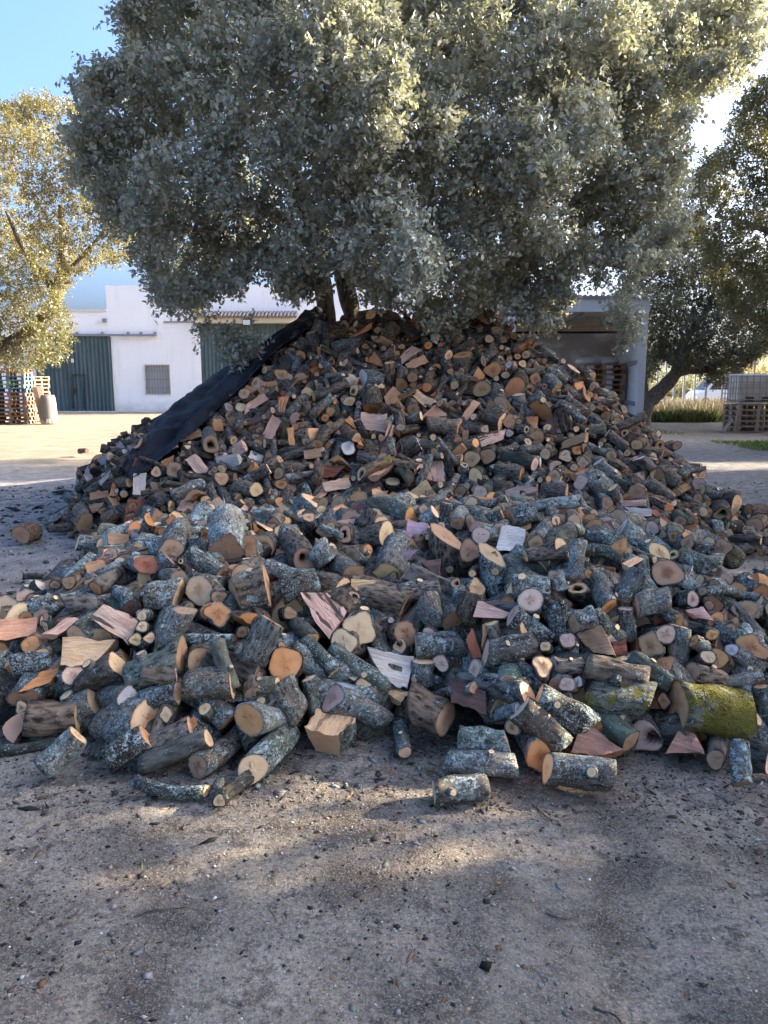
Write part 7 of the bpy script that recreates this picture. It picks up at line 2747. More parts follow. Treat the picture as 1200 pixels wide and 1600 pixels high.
-3471 8274 66 414 467 550 555 26 279 0 0
1436 3857 483 225 843 474 117 43 150 0 0
1750 8474 1355 113 450 395 793 28 334 0 0
278 7129 534 931 66 -255 252 43 239 0 0
3127 6960 119 381 651 385 532 55 263 0 0
3074 7647 419 626 442 226 602 85 240 1 0
2213 8646 1302 425 -237 -785 385 68 305 0 0
725 7853 1013 136 291 -501 -803 28 305 0 0
-2859 7929 328 600 -317 -721 137 30 262 0 0
1036 8043 1051 152 -610 -737 -248 56 251 0 0
2023 9032 1610 87 -274 -799 -529 67 189 0 0
272 6962 478 295 599 534 519 40 309 0 0
-2943 8132 519 702 -120 -537 453 36 313 0 0
2085 8373 1270 169 252 71 950 38 279 0 0
751 7980 1000 977 193 78 43 59 356 0 0
-973 3141 86 789 -580 -5 203 68 295 0 0
-38 9989 2350 344 795 494 -71 23 370 0 0
45 7665 861 789 99 -321 515 27 400 0 0
1752 3220 123 404 -639 -648 94 57 229 0 0
-1715 4685 501 97 -109 -30 989 47 362 0 0
-1181 8023 1054 976 74 -174 -110 42 231 0 0
-3325 9224 634 421 -413 -420 690 66 195 0 0
43 5728 607 135 -290 -15 947 85 314 1 0
-3425 8178 50 362 -862 -189 -299 66 355 1 0
-56 7983 1066 171 461 711 503 45 255 1 0
1049 7726 988 770 282 -78 567 37 194 0 0
1463 3980 512 880 207 88 418 80 306 1 0
3086 8000 666 24 -465 873 -146 51 293 0 0
2705 8569 1043 350 -40 -839 -414 45 369 0 0
-3201 7927 72 496 -831 -150 -203 62 290 1 0
-76 4540 616 137 600 -674 -409 95 299 0 0
750 9340 1959 628 -400 -509 432 47 244 1 0
956 9772 2151 875 76 -47 476 40 314 0 0
-1033 7259 577 540 -394 709 -225 30 308 0 0
-3103 7920 196 251 -329 -467 782 29 382 0 0
-3155 9768 825 341 118 548 754 75 231 1 0
1541 8348 1297 357 -507 -784 14 47 386 1 0
-3094 8389 448 748 184 228 -596 52 274 0 0
-3688 9360 387 381 -476 -778 152 80 245 0 0
741 9003 1763 500 518 381 580 32 299 0 0
-312 3818 483 262 146 652 697 85 245 1 0
1550 7130 524 428 533 476 553 32 245 0 0
-695 9280 1833 59 268 592 -758 61 275 0 0
2232 7581 684 221 -216 -650 695 35 357 0 0
-1795 7440 518 318 275 639 644 25 304 0 0
1504 8326 1332 445 505 433 599 27 233 0 0
2130 9730 1810 126 -419 -887 144 59 262 1 0
-468 7537 684 759 -258 -399 445 57 360 0 0
-643 8318 1308 246 -921 -299 -30 45 235 1 0
-1449 8526 1332 394 849 133 326 29 191 0 0
-483 3419 293 970 -65 -36 230 50 242 0 0
-183 9041 1752 80 -805 -569 -150 26 269 0 0
-3237 8719 557 214 -311 926 17 56 242 0 0
-97 9262 1809 183 666 420 589 34 320 0 0
210 9129 1717 11 86 -736 -671 35 249 0 0
-3159 8453 409 241 844 425 221 23 382 0 0
-2467 7927 603 739 -454 -462 186 42 246 0 0
1755 7513 701 486 325 -123 802 23 251 0 0
1569 9443 1947 117 599 423 670 22 248 0 0
-1144 9987 2076 804 -492 -329 51 70 376 0 0
3193 7148 174 417 -62 -429 799 27 220 0 0
2557 8892 1261 526 659 276 461 68 194 1 0
-982 5444 582 151 -124 -861 470 59 203 1 0
2488 5597 289 252 -683 -446 521 85 364 1 0
2063 8627 1325 288 100 -369 878 83 241 0 0
1444 9559 2065 175 -872 -453 62 45 234 0 0
1072 8909 1647 664 212 -229 679 38 346 0 0
1281 3996 547 224 373 322 841 60 209 0 0
1051 5743 577 248 -711 -280 596 58 307 0 0
-1418 3476 290 308 -84 -499 806 33 260 0 0
1759 9870 2016 406 -670 -435 444 41 353 0 0
1250 3190 99 413 759 161 476 57 226 0 0
-3495 9141 508 327 -608 -721 56 50 309 1 0
-384 7183 533 87 -590 -710 -375 26 354 0 0
-1125 5186 627 741 105 95 657 42 220 0 0
-2164 7040 255 260 897 356 6 54 302 0 0
701 7033 513 100 144 -365 914 29 254 0 0
-667 9678 2075 165 556 736 348 27 260 0 0
-3026 7842 172 913 108 -248 306 24 311 0 0
2686 7732 591 628 550 474 280 65 235 1 0
361 8535 1485 524 460 193 690 36 352 0 0
-1150 7298 546 448 -33 -614 649 45 319 1 0
-2593 8303 791 259 -284 -98 918 57 233 0 0
1754 7887 938 833 -429 348 -24 28 299 0 0
-854 9842 2188 66 475 852 211 56 277 0 0
-2728 7531 154 598 228 -309 703 58 305 0 0
-890 4843 567 18 776 629 39 64 303 0 0
-1041 7628 801 75 -666 -726 -155 40 174 0 0
-52 4133 522 619 273 376 633 33 283 0 0
1095 5005 711 556 -373 -222 709 41 150 0 0
1444 8821 1574 25 984 167 -52 36 303 0 0
2335 7809 831 390 778 430 241 42 248 0 0
869 8242 1183 836 -535 -119 -39 39 265 0 0
2278 9519 1602 465 88 -221 853 55 379 0 0
1935 8129 1075 828 352 -22 436 55 391 1 0
594 4137 543 670 723 -151 -72 40 263 0 0
-640 9522 1959 206 833 382 343 34 313 0 0
-590 8318 1318 504 -729 -455 85 45 261 1 0
1765 8174 1152 870 -188 -293 349 45 321 1 0
-456 8104 1112 570 -429 -530 459 59 277 0 0
-306 4125 513 845 130 124 505 76 345 0 0
836 9470 2025 662 461 325 493 29 161 0 0
1417 5586 542 485 -399 87 773 44 229 0 0
1534 4776 579 652 466 460 382 85 256 1 0
605 4898 700 174 919 345 -78 85 211 1 0
1397 9523 2085 170 448 642 598 59 154 0 0
503 7370 614 234 46 109 965 35 326 0 0
-1532 8385 1150 4 -289 -22 957 34 243 0 0
-2974 9469 884 912 262 38 314 39 207 0 0
-83 3841 377 577 -474 -582 324 90 288 0 0
2187 3906 262 20 -881 -470 -52 30 215 0 0
2588 4381 198 82 -904 -410 90 73 357 0 0
2574 4636 159 272 -564 -736 257 40 388 0 0
2507 4616 267 27 -901 -311 300 34 309 0 0
-2029 3776 143 285 -11 403 870 45 309 0 0
2467 4283 178 330 516 244 752 41 359 0 0
2655 5086 148 718 -344 605 21 95 279 0 0
1969 3217 50 256 252 -196 912 39 420 0 0
2013 3332 108 146 499 437 734 75 183 0 0
2423 4269 162 29 619 707 342 84 312 1 0
2327 4253 307 605 419 164 657 56 278 0 0
2150 3846 164 54 -220 -759 -610 85 291 1 0
2178 3657 166 348 -225 -899 -144 60 362 0 0
2386 4019 79 182 917 343 95 85 327 1 0
2171 3995 234 117 -494 -844 174 48 265 0 0
2612 4681 210 47 -264 -634 -726 50 339 0 0
2707 4799 95 127 -228 16 -965 95 204 0 0
1872 3495 225 693 -60 -305 651 52 367 0 0
2563 4634 229 288 -159 -695 -640 56 248 0 0
2601 4579 251 291 -33 -187 -938 62 247 0 0
2214 4112 247 706 553 292 -333 72 284 1 0
2700 5134 50 898 303 310 -77 82 214 0 0
2146 3734 101 17 496 655 570 80 150 1 0
2278 4092 249 541 -570 -26 618 36 150 0 0
2618 4932 152 512 709 469 -124 29 347 0 0
1920 3423 121 725 234 156 628 36 306 0 0
2795 4861 50 230 799 531 -165 85 288 1 0
2626 4600 151 226 -93 -746 -620 66 282 0 0
1855 3207 50 523 -765 -373 -44 64 220 0 0
-1871 3371 136 131 529 727 418 78 228 1 0
2212 3867 97 471 700 397 362 52 364 0 0
-1907 3403 103 437 -388 -759 287 66 327 0 0
-1927 3514 218 808 -467 -357 49 85 150 1 0
2396 3996 50 628 247 99 731 76 194 0 0
2421 4405 226 572 -83 -607 545 52 164 1 0
2345 3828 50 102 761 640 -39 73 236 0 0
1827 3226 133 639 97 -585 490 70 211 1 0
2686 4664 169 280 852 441 -26 70 375 0 0
2682 4477 87 728 -258 -603 201 82 227 0 0
2296 4344 307 225 545 507 628 30 212 0 0
2376 3969 141 439 370 423 701 58 259 0 0
2320 4350 313 863 170 -56 473 70 255 1 0
2688 4721 186 746 227 340 526 38 419 0 0
1952 3349 72 974 7 144 177 44 305 0 0
2120 3753 190 841 -221 -69 488 85 271 1 0
2274 3853 180 189 150 -531 813 64 330 1 0
1997 3442 84 784 -511 -286 206 32 228 0 0
2596 4445 146 178 -502 -714 -454 28 314 0 0
-1897 3512 231 300 -328 -695 565 47 270 0 0
2734 4535 92 606 -123 -429 659 44 164 0 0
2539 4309 110 334 320 -749 -474 35 246 0 0
2295 4188 206 337 -591 -726 -106 41 248 0 0
-2017 3747 69 763 -556 -316 -91 50 255 0 0
2670 4746 103 204 -763 -600 127 78 258 1 0
2645 4528 206 146 338 -815 -447 68 290 0 0
2349 3927 60 327 811 478 84 45 192 1 0
1991 3323 92 43 -659 -715 -230 69 303 0 0
-1922 3541 103 33 -419 3 908 45 268 0 0
2656 4996 149 59 770 442 -456 81 223 0 0
-1922 3630 157 486 -481 -671 287 44 306 0 0
2635 4743 119 50 -381 -922 -36 39 241 0 0
2544 4260 90 544 710 389 221 51 265 1 0
1946 3438 230 407 402 -283 -770 95 252 0 0
2605 4465 175 368 373 256 813 55 237 0 0
2407 4250 212 567 241 12 788 54 297 0 0
2606 4391 103 392 259 492 733 35 259 0 0
2518 4529 276 39 -848 -529 -18 69 292 0 0
2362 4281 167 453 335 119 818 60 274 0 0
2513 4413 258 398 -301 852 -159 85 367 1 0
2593 4700 222 144 -535 -821 137 51 271 0 0
2748 4614 135 470 661 553 192 95 243 0 0
2344 4152 149 895 -357 81 256 85 190 1 0
2631 4632 139 806 -142 558 138 78 351 0 0
2541 4357 155 397 359 -478 -696 38 150 0 0
2138 3902 195 152 644 638 393 28 225 0 0
2142 3995 264 22 -373 -498 -783 27 235 0 0'''.split(), dtype=int).reshape(-1, 11)
GROUP_R, GROUP_B, GROUP_S = 'round logs of the firewood heap', 'branch logs of the firewood heap', 'split logs of the firewood heap'
for i, ln in enumerate(ROUND.strip().split('\n')):
    a = ln.split(); v = [float(x)/1000 for x in a[:7]]
    o = round_log(v[0:3], v[3:6], v[6], a[7], a[8], 1000+i, True, None, GROUP_R if v[6] >= TH else GROUP_B)
    LOGS.append([o, (np.array(v[0:3])+np.array(v[3:6]))/2*0.4+np.array(v[0:3])*.6, a[7], a[8], 'R', v[6]])
for i, ln in enumerate(SPLIT.strip().split('\n')):
    a = ln.split(); v = [float(x)/1000 for x in a[:16]]
    o = split_log(np.array(v[:12]).reshape(4, 3), v[12:15], v[15], a[16], a[17], 3000+i, True, GROUP_S)
    LOGS.append([o, np.array(v[:12]).reshape(4, 3).mean(0), a[16], a[17], 'S', v[15]])
for i, rw in enumerate(FILL):
    rs = np.random.RandomState(5000+i); p = rw[:3]/1000.; q = Quaternion([c/1000. for c in rw[3:7]]).normalized(); r, L = rw[7]/1000., rw[8]/1000.
    m3 = np.array(q.to_matrix()); upper = p[1] > 6.6
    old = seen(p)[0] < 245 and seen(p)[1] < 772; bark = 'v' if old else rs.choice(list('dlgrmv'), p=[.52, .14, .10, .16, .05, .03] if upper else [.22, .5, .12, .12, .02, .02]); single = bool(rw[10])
    if rw[9]:
        c = rs.choice(list('obkpwrv')+['kv', 'ko'], p=[.24, .24, .12, .08, .05, .06, .09, .06, .06])
        Ql = np.array([(-L/2, r, 0), (-L/2, -r, 0), (L/2, -r, 0), (L/2, r, 0)])+np.array([0, 0, -.35*r])
        Ql[:, 1] *= rs.uniform(.8, 1.0, 4); th = r*rs.uniform(.6, 1.0)
        N = m3@np.array([0, 0, -1.]); Q = Ql@m3.T+p
        o = split_log(Q, N, th, c, bark, 6000+i, single, GROUP_S)
        if single: LOGS.append([o, Q.mean(0), c, bark, 'S', th])
    else:
        f = rs.choice(list('pobhkw'), p=[.42, .27, .19, .06, .03, .03])
        a = p-m3@np.array([L/2, 0, 0]); b = p+m3@np.array([L/2, 0, 0])
        if np.dot(b-a, p-EYE) < 0: a, b = b, a
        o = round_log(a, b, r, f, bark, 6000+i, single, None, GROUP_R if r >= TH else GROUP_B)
        if single: LOGS.append([o, p, f, bark, 'R', r])
heap.build('small_firewood')
# ------------------------------------------------------------------ labels: look, size, and the landmark it lies beside
LAND = [  # photo pixel of the piece, short name, own label
 (1058, 1103, 'moss-covered log', 'fat log wholly wrapped in yellow-green moss, at the right front of the heap'),
 (1004, 1151, 'C-shaped stump', 'thick mossy stump whose pink sawn end is hollowed into a C, below the moss-covered log'),
 (519, 1128, 'pale wedge', 'big pale yellow split wedge with tan sawn front, at the very foot of the heap'),
 (507, 967, 'dark-hearted split log', 'pink split log with a curved purple-black heart band, at the heap front centre'),
 (139, 1019, 'broad pale split log', 'broad pale pink split log with two dark knots, large in the left front'),
 (175, 978, 'knotted pink log', 'reddish pink split log with black rotten streaks, behind the broad pale split log'),
 (27, 978, 'pink wedge at the edge', 'pink split wedge at the left photo edge of the heap'),
 (187, 1040, 'thick furrowed log', 'thick furrowed log with bitten pale end, beside the broad pale split log'),
 (213, 1198, 'peeled grey pole', 'light grey sawn log with furrowed bark lying slantwise on the left foot of the heap'),
 (222, 1198, 'grey split pole', 'smooth grey log lying slantwise on top at the left foot of the heap'),
 (394, 1203, 'lumpy-ended log', 'lichen-crusted log with lumpy tan end, resting on the dirt left of the pale wedge'),
 (389, 1124, 'orange-ended log', 'lichen-covered log with large oval orange end, above the lumpy-ended log'),
 (633, 1176, 'small stray log', 'small smooth green-barked log lying alone on the dirt right of the pale wedge'),
 (697, 1123, 'big tan-ended log', 'fat grey-barked log with a big round tan end and a dark crack'),
 (731, 1083, 'purple split log', 'large dark purple-brown split log with ridge, behind the big tan-ended log'),
 (613, 1043, 'whitish split log', 'whitish split log with a thin red heart line, in the front middle'),
 (537, 1004, 'wide pale end', 'round log showing a wide pale end with a notch, below the dark-hearted split log'),
 (446, 1036, 'oval orange end', 'log lying end-on with an oval orange face, in the left front'),
 (439, 919, 'hollow-faced log', 'log with pale sawn face and dark rotten bite, above the dark-hearted split log'),
 (476, 875, 'round tan end', 'log with round tan sawn end and dark pith, above the hollow-faced log'),
 (354, 858, 'yellow-topped log', 'large upright lichen log with yellow moss on its top'),
 (387, 853, 'slanted orange oval', 'log with a slanted oval orange face, beside the yellow-topped log'),
 (491, 784, 'golden-capped log', 'big lichen log with golden cut top, upright in the left middle'),
 (200, 799, 'rust-red block', 'rust-red split block standing on the left flank'),
 (217, 757, 'weathered grey block', 'weathered grey split block on top of the rust-red block'),
 (301, 718, 'long tan block', 'long tan split block on the left flank below the tarpaulin'),
 (524, 736, 'brick-red chunk', 'small brick-red split chunk in the middle of the heap'),
 (527, 757, 'pale pink slab', 'flat pale pink slab just under the brick-red chunk'),
 (656, 771, 'honey slab', 'honey-coloured split slab in the middle of the heap'),
 (650, 831, 'lilac split log', 'lilac pink split log lying bright among grey lichen logs'),
 (799, 841, 'white split log', 'brightest whitish-pink split log, right of the forked stump'),
 (698, 838, 'forked stump', 'large ridged forked stump with an oval cut on top'),
 (684, 728, 'striped split log', 'dark-striped tan split log standing above the honey slab'),
 (814, 769, 'mauve split log', 'long mauve split log lying across the right middle'),
 (989, 785, 'salmon plank', 'salmon pink split plank on the right flank'),
 (951, 807, 'jagged lichen log', 'lichen log near the salmon plank'),
 (1042, 893, 'crescent log', 'huge log showing a tan crescent sawn end, on the right front'),
 (1151, 789, 'long oval end', 'log with a long slanted pale oval end, at the far right edge of the heap'),
 (1127, 857, 'mossy block', 'mossy barked block resting on dirt at the right edge of the heap'),
 (1011, 1098, 'yellow-faced log', 'mossy log with bright yellow-orange slanted face, left of the moss-covered log'),
 (935, 1156, 'crown-shaped split log', 'pointed pink and brown split log with yellow rot, above the half log'),
 (955, 1208, 'half log', 'lichen-flecked half log lying lowest on the dirt at the right front'),
 (1077, 1167, 'red and grey split log', 'red and grey split log just below the moss-covered log'),
 (932, 999, 'tan split chunk', 'tan split chunk with a ragged top in the right front'),
 (962, 1011, 'crimson chunk', 'small crimson split chunk beside the tan split chunk'),
 (738, 974, 'knotty pink split', 'pink split log below a mossy bark slab in the centre front'),
 (585, 660, 'pink block', 'pink split block with ragged dark underside, midway up the heap'),
 (768, 683, 'swallow-shaped piece', 'curved pale split piece with dark heart band, on the upper right'),
 (638, 553, 'two-tone split log', 'two-tone dark and pale curved split log near the heap top'),
 (650, 567, 'chestnut wedge', 'pale edged split log under the two-tone split log'),
 (424, 671, 'leaning pink board', 'leaning pink split board on the left slope below the tarpaulin'),
 (395, 630, 'brown-edged beam', 'pinkish split beam lying on the left slope under the tarpaulin'),
 (700, 556, 'pale disc by leaves', 'log with pale round end just under the hanging oak leaves'),
 (923, 589, 'pallet-side log', 'lichen log with round yellow end in front of the pallets in the shed'),
 (992, 672, 'dark-hearted disc', 'log with dark heart in its round end, beside the shed post'),
 (955, 712, 'pale tilted disc', 'log with a tall pale oval end on the right slope'),
 (34, 836, 'lone log', 'lone round log lying on the gravel left of the heap'),
 (735, 652, 'peeled stick', 'thin pale peeled stick lying across the upper right logs'),
 (330, 795, 'speckled log', 'speckled log on the left shoulder'),
 (600, 510, 'heap-top log', 'dark round log slanting at the top of the heap'),
]
SIZES = lambda r: 'thick' if r > .075 else 'stout' if r > .055 else 'medium' if r > .04 else 'slim' if r > .028 else 'thin'
BW = dict(l='lichen-crusted', d='dark-barked', g='smooth green', m='mossy', r='rough-barked', s='grey-barked', M='mossy', L='pale lichened', v='very dark', x='charred black', w='peeled', o='smooth')
FW = dict(p='pale end', o='orange end', b='tan end', k='pink end', w='whitish end', v='dark end', h='hollow end', H='dark-hearted end', r='reddish end', x='black end', n='hidden end', kh='notched pink end', ph='bitten pale end', bh='hollow tan end')
SW = dict(p='pale', o='orange-brown', b='brown', k='pink', w='whitish', v='dark brown', r='rust-red', K='lilac', W='white', V='mauve', G='grey', kv='dark-streaked pink', ko='salmon', kp='light pink', kr='reddish', pp='cream')
def label_logs():
    P = np.array([seen(l[1]) for l in LOGS]); n_ = len(LOGS); used = {}
    own = [None]*n_; name = [None]*n_
    for (x, y, nm, lab) in LAND:
        d = np.hypot(P[:, 0]-x, P[:, 1]-y); order = np.argsort(d)
        for j in order[:6]:
            if name[j] is None and d[j] < 40:
                want_split = any(w in nm for w in ('split', 'wedge', 'slab', 'chunk', 'block', 'board', 'beam', 'plank', 'piece'))
                if want_split == (LOGS[j][4] == 'S') or nm in ('mossy block',): name[j] = nm; own[j] = lab; break
    marks = [j for j in range(n_) if name[j]]
    MP = P[marks]
    ext = [(np.array([515, 470]), 'oak trunk'), (np.array([330, 600]), 'tarpaulin'), (np.array([1000, 640]), 'shed post')]
    info = {}
    for j in range(n_):
        if own[j]: continue
        best = None
        for m, q in list(zip([name[k] for k in marks], MP))+[(e[1], e[0]) for e in ext]:
            d = np.hypot(*(P[j]-q))
            if best is None or d < best[0]: best = (d, m, q)
        d, m, q = best; dx, dy = P[j]-q
        a = math.degrees(math.atan2(-dy, dx)) % 360
        sec = ['right of', 'above right of', 'above', 'above left of', 'left of', 'below left of', 'below', 'below right of'][int(((a+22.5) % 360)//45)]
        o, _, f, b, kd, r = LOGS[j]
        look = f'{SIZES(r)} {BW.get(b, "")} log with {FW.get(f, "pale end")}' if kd == 'R' else f'{SW.get(f, "brown")} {"large " if r > .09 else "small " if r < .05 else ""}split log with {BW.get(b, "dark-barked")} back'
        info.setdefault((look, sec, m), []).append((d, j))
    nth = ['nearest', 'second', 'third', 'fourth', 'fifth', 'sixth', 'seventh', 'eighth', 'ninth', 'tenth', 'eleventh', 'twelfth', 'thirteenth', 'fourteenth']
    for (look, sec, m), L_ in info.items():
        L_.sort()
        for k, (d, j) in enumerate(L_):
            pre = '' if len(L_) == 1 else nth[min(k, 13)]+' of its kind '
            own[j] = f'{look}, {pre}{sec} the {m}'
            ws = own[j].split()
            if len(ws) > 16: own[j] = own[j].replace(' of its kind', '')
            if len(own[j].split()) > 16: own[j] = own[j].replace(' split log with', ' split log,').replace(' log with', ',', 1)
            if len(own[j].split()) > 16: own[j] = own[j].replace('large ', '').replace('small ', '').replace('medium ', '')
    for j in range(n_): LOGS[j][0]['label'] = own[j]
label_logs()

# moss tufts standing off the moss-covered log
def moss_fuzz():
    for (o, p, f, b, kd, r) in LOGS:
        if b != 'M': continue
        bk = [c for c in o.children if c.name.startswith('bark')][0]; rs = np.random.RandomState(2)
        me = bk.data; nv = len(me.vertices); co = np.zeros(nv*3, dtype=np.float32); me.vertices.foreach_get('co', co); co = co.reshape(-1, 3)
        pol = [p_ for p_ in me.polygons if len(p_.vertices) == 4 and p_.area > 1e-5]
        ar = np.array([p_.area for p_ in pol]); pr = ar/ar.sum(); V = []; 
        ch = rs.choice(len(pol), 11000, p=pr)
        for c in ch:
            p_ = pol[c]; a, b_, c_, d_ = [co[i] for i in p_.vertices]; u, v = rs.rand(2)
            q = (a*(1-u)+b_*u)*(1-v)+(d_*(1-u)+c_*u)*v; nn = np.array(p_.normal)
            if math.sin(q[0]*31+q[2]*27)+math.sin(q[1]*40+q[0]*17) > rs.normal(.55, .5): continue
            h = rs.uniform(.006, .02); t = rs.normal(0, 1, 3); t /= np.linalg.norm(t); w = .0045
            V += [q-t*w, q+t*w, q+nn*h+rs.normal(0, .003, 3)]
        V = np.array(V); m_ = len(V)//3
        cl = np.repeat(np.clip(rs.uniform(.35, 1.2, m_), 0, 2), 3)[:, None]*np.array([[.21, .18, .035]])
        mo = link_mesh('moss', np_mesh('moss', V, [np.arange(len(V)).reshape(-1, 3)], M_LITTER, None, dict(fc=('FLOAT_COLOR', np.concatenate([cl, np.ones((len(V), 1))], 1)))), o, False)
        mo['kind'] = 'stuff'
moss_fuzz()

# ------------------------------------------------------------------ tarpaulin draped over the heap's left shoulder
TARP = np.array("""-705 9688 2346
-712 9714 2355
-720 9751 2365
-729 9805 2377
-739 9879 2390
-751 9968 2405
-763 10067 2420
-776 10170 2436
-790 10274 2453
-803 10378 2469
-816 10482 2486
-830 10587 2503
-736 9644 2308
-745 9681 2320
-755 9726 2333
-766 9785 2346
-778 9859 2362
-791 9947 2378
-805 10043 2396
-820 10144 2414
-835 10247 2432
-850 10351 2451
-865 10455 2470
-881 10560 2489
-767 9605 2270
-779 9654 2285
-791 9709 2301
-804 9776 2317
-818 9854 2335
-833 9943 2353
-849 10039 2373
-865 10139 2393
-882 10242 2413
-899 10346 2434
-916 10451 2455
-934 10556 2476
-865 9566 2220
-876 9627 2238
-887 9695 2256
-899 9770 2275
-911 9856 2295
-925 9949 2316
-939 10047 2337
-954 10149 2359
-969 10253 2382
-984 10358 2405
-999 10463 2428
-1014 10568 2451
-969 9517 2168
-978 9590 2188
-988 9668 2209
-998 9752 2230
-1009 9843 2253
-1021 9941 2276
-1033 10042 2299
-1045 10146 2323
-1058 10251 2348
-1071 10357 2373
-1084 10462 2398
-1096 10568 2423
-1072 9443 2096
-1082 9523 2116
-1093 9605 2136
-1104 9693 2157
-1116 9788 2178
-1128 9887 2201
-1141 9991 2223
-1154 10096 2247
-1167 10201 2270
-1181 10307 2294
-1194 10412 2318
-1207 10518 2343
-1171 9341 2019
-1182 9420 2037
-1193 9502 2056
-1205 9589 2076
-1218 9683 2096
-1232 9783 2116
-1246 9887 2138
-1261 9994 2159
-1275 10101 2181
-1290 10208 2203
-1305 10314 2226
-1319 10420 2249
-1259 9212 1927
-1273 9286 1944
-1288 9364 1961
-1303 9448 1979
-1320 9539 1998
-1338 9640 2017
-1357 9749 2037
-1377 9863 2057
-1397 9978 2078
-1417 10090 2099
-1437 10200 2120
-1456 10308 2141
-1341 9071 1831
-1359 9140 1847
-1377 9213 1863
-1397 9294 1879
-1419 9385 1896
-1443 9491 1914
-1470 9612 1932
-1498 9746 1952
-1528 9883 1972
-1556 10015 1992
-1584 10136 2013
-1610 10251 2033
-1428 8923 1716
-1448 8991 1734
-1468 9063 1752
-1489 9143 1771
-1514 9238 1790
-1542 9357 1811
-1575 9505 1833
-1614 9681 1856
-1654 9867 1880
-1692 10040 1904
-1727 10189 1928
-1759 10320 1952
-1518 8776 1591
-1538 8846 1614
-1558 8920 1637
-1581 9003 1660
-1606 9105 1684
-1638 9243 1709
-1680 9431 1736
-1730 9669 1764
-1785 9926 1795
-1836 10164 1826
-1880 10358 1857
-1918 10519 1888
-1617 8634 1474
-1638 8708 1499
-1660 8785 1524
-1684 8872 1550
-1712 8980 1576
-1749 9135 1603
-1800 9361 1632
-1866 9660 1663
-1938 9993 1696
-2007 10304 1730
-2065 10558 1766
-2115 10767 1801
-1721 8494 1363
-1744 8572 1389
-1769 8652 1415
-1795 8741 1441
-1826 8853 1468
-1867 9016 1495
-1926 9260 1523
-2004 9592 1553
-2093 9977 1584
-2181 10351 1619
-2258 10674 1654
-2327 10952 1692
-1807 8354 1258
-1832 8434 1285
-1858 8516 1312
-1886 8607 1339
-1919 8718 1366
-1962 8874 1394
-2022 9109 1421
-2103 9435 1449
-2201 9832 1479
-2304 10248 1511
-2403 10642 1546
-2496 11009 1584
-1871 8215 1160
-1898 8297 1187
-1926 8381 1215
-1955 8472 1243
-1989 8578 1272
-2030 8720 1300
-2087 8925 1328
-2164 9216 1355
-2263 9593 1383
-2375 10029 1413
-2495 10488 1446
-2615 10950 1482
-1941 8089 1073
-1969 8172 1101
-1998 8257 1129
-2028 8347 1157
-2061 8448 1185
-2100 8573 1214
-2151 8746 1241
-2221 8992 1268
-2315 9335 1294
-2434 9772 1320
-2571 10281 1349
-2717 10824 1380
-2020 7986 1003
-2049 8069 1029
-2078 8153 1056
-2108 8242 1083
-2141 8338 1110
-2178 8452 1137
-2224 8599 1164
-2286 8809 1189
-2374 9115 1212
-2494 9539 1233
-2642 10070 1255
-2808 10665 1279
-2097 7906 937
-2126 7987 962
-2156 8070 988
-2187 8157 1014
-2220 8250 1040
-2256 8356 1066
-2300 8488 1092
-2358 8671 1115
-2440 8942 1137
-2557 9337 1155
-2709 9858 1171
-2884 10459 1189
-2158 7845 879
-2190 7923 904
-2222 8004 929
-2255 8087 955
-2290 8177 981
-2329 8277 1007
-2373 8397 1032
-2429 8558 1056
-2507 8794 1077
-2617 9142 1094
-2763 9612 1109
-2935 10164 1123
-2225 7793 821
-2257 7866 845
-2290 7940 869
-2324 8019 894
-2360 8102 919
-2399 8195 943
-2442 8302 968
-2495 8440 991
-2565 8635 1012
-2662 8918 1029
-2790 9300 1043
-2939 9751 1056
-2306 7741 757
-2335 7805 778
-2365 7871 798
-2397 7940 819
-2430 8014 839
-2465 8094 860
-2504 8186 880
-2549 8298 899
-2606 8448 916
-2681 8656 930
-2778 8930 940
-2890 9251 950
-2384 7687 696
-2410 7740 713
-2436 7795 730
-2464 7852 746
-2492 7913 763
-2523 7980 780
-2556 8053 796
-2593 8139 812
-2637 8245 826
-2691 8384 838
-2757 8558 848
-2831 8756 857
-2451 7636 647
-2472 7676 659
-2494 7718 672
-2516 7761 684
-2540 7808 697
-2565 7858 709
-2591 7912 721
-2619 7972 733
-2651 8042 744
-2687 8125 754
-2728 8223 763
-2773 8331 771
-2517 7587 597
-2533 7613 606
-2550 7640 615
-2567 7669 624
-2585 7701 633
-2603 7733 641
-2622 7768 650
-2642 7805 658
-2663 7844 666
-2685 7885 674
-2707 7926 682
-2729 7968 690""".split(), float).reshape(24, 12, 3)/1000
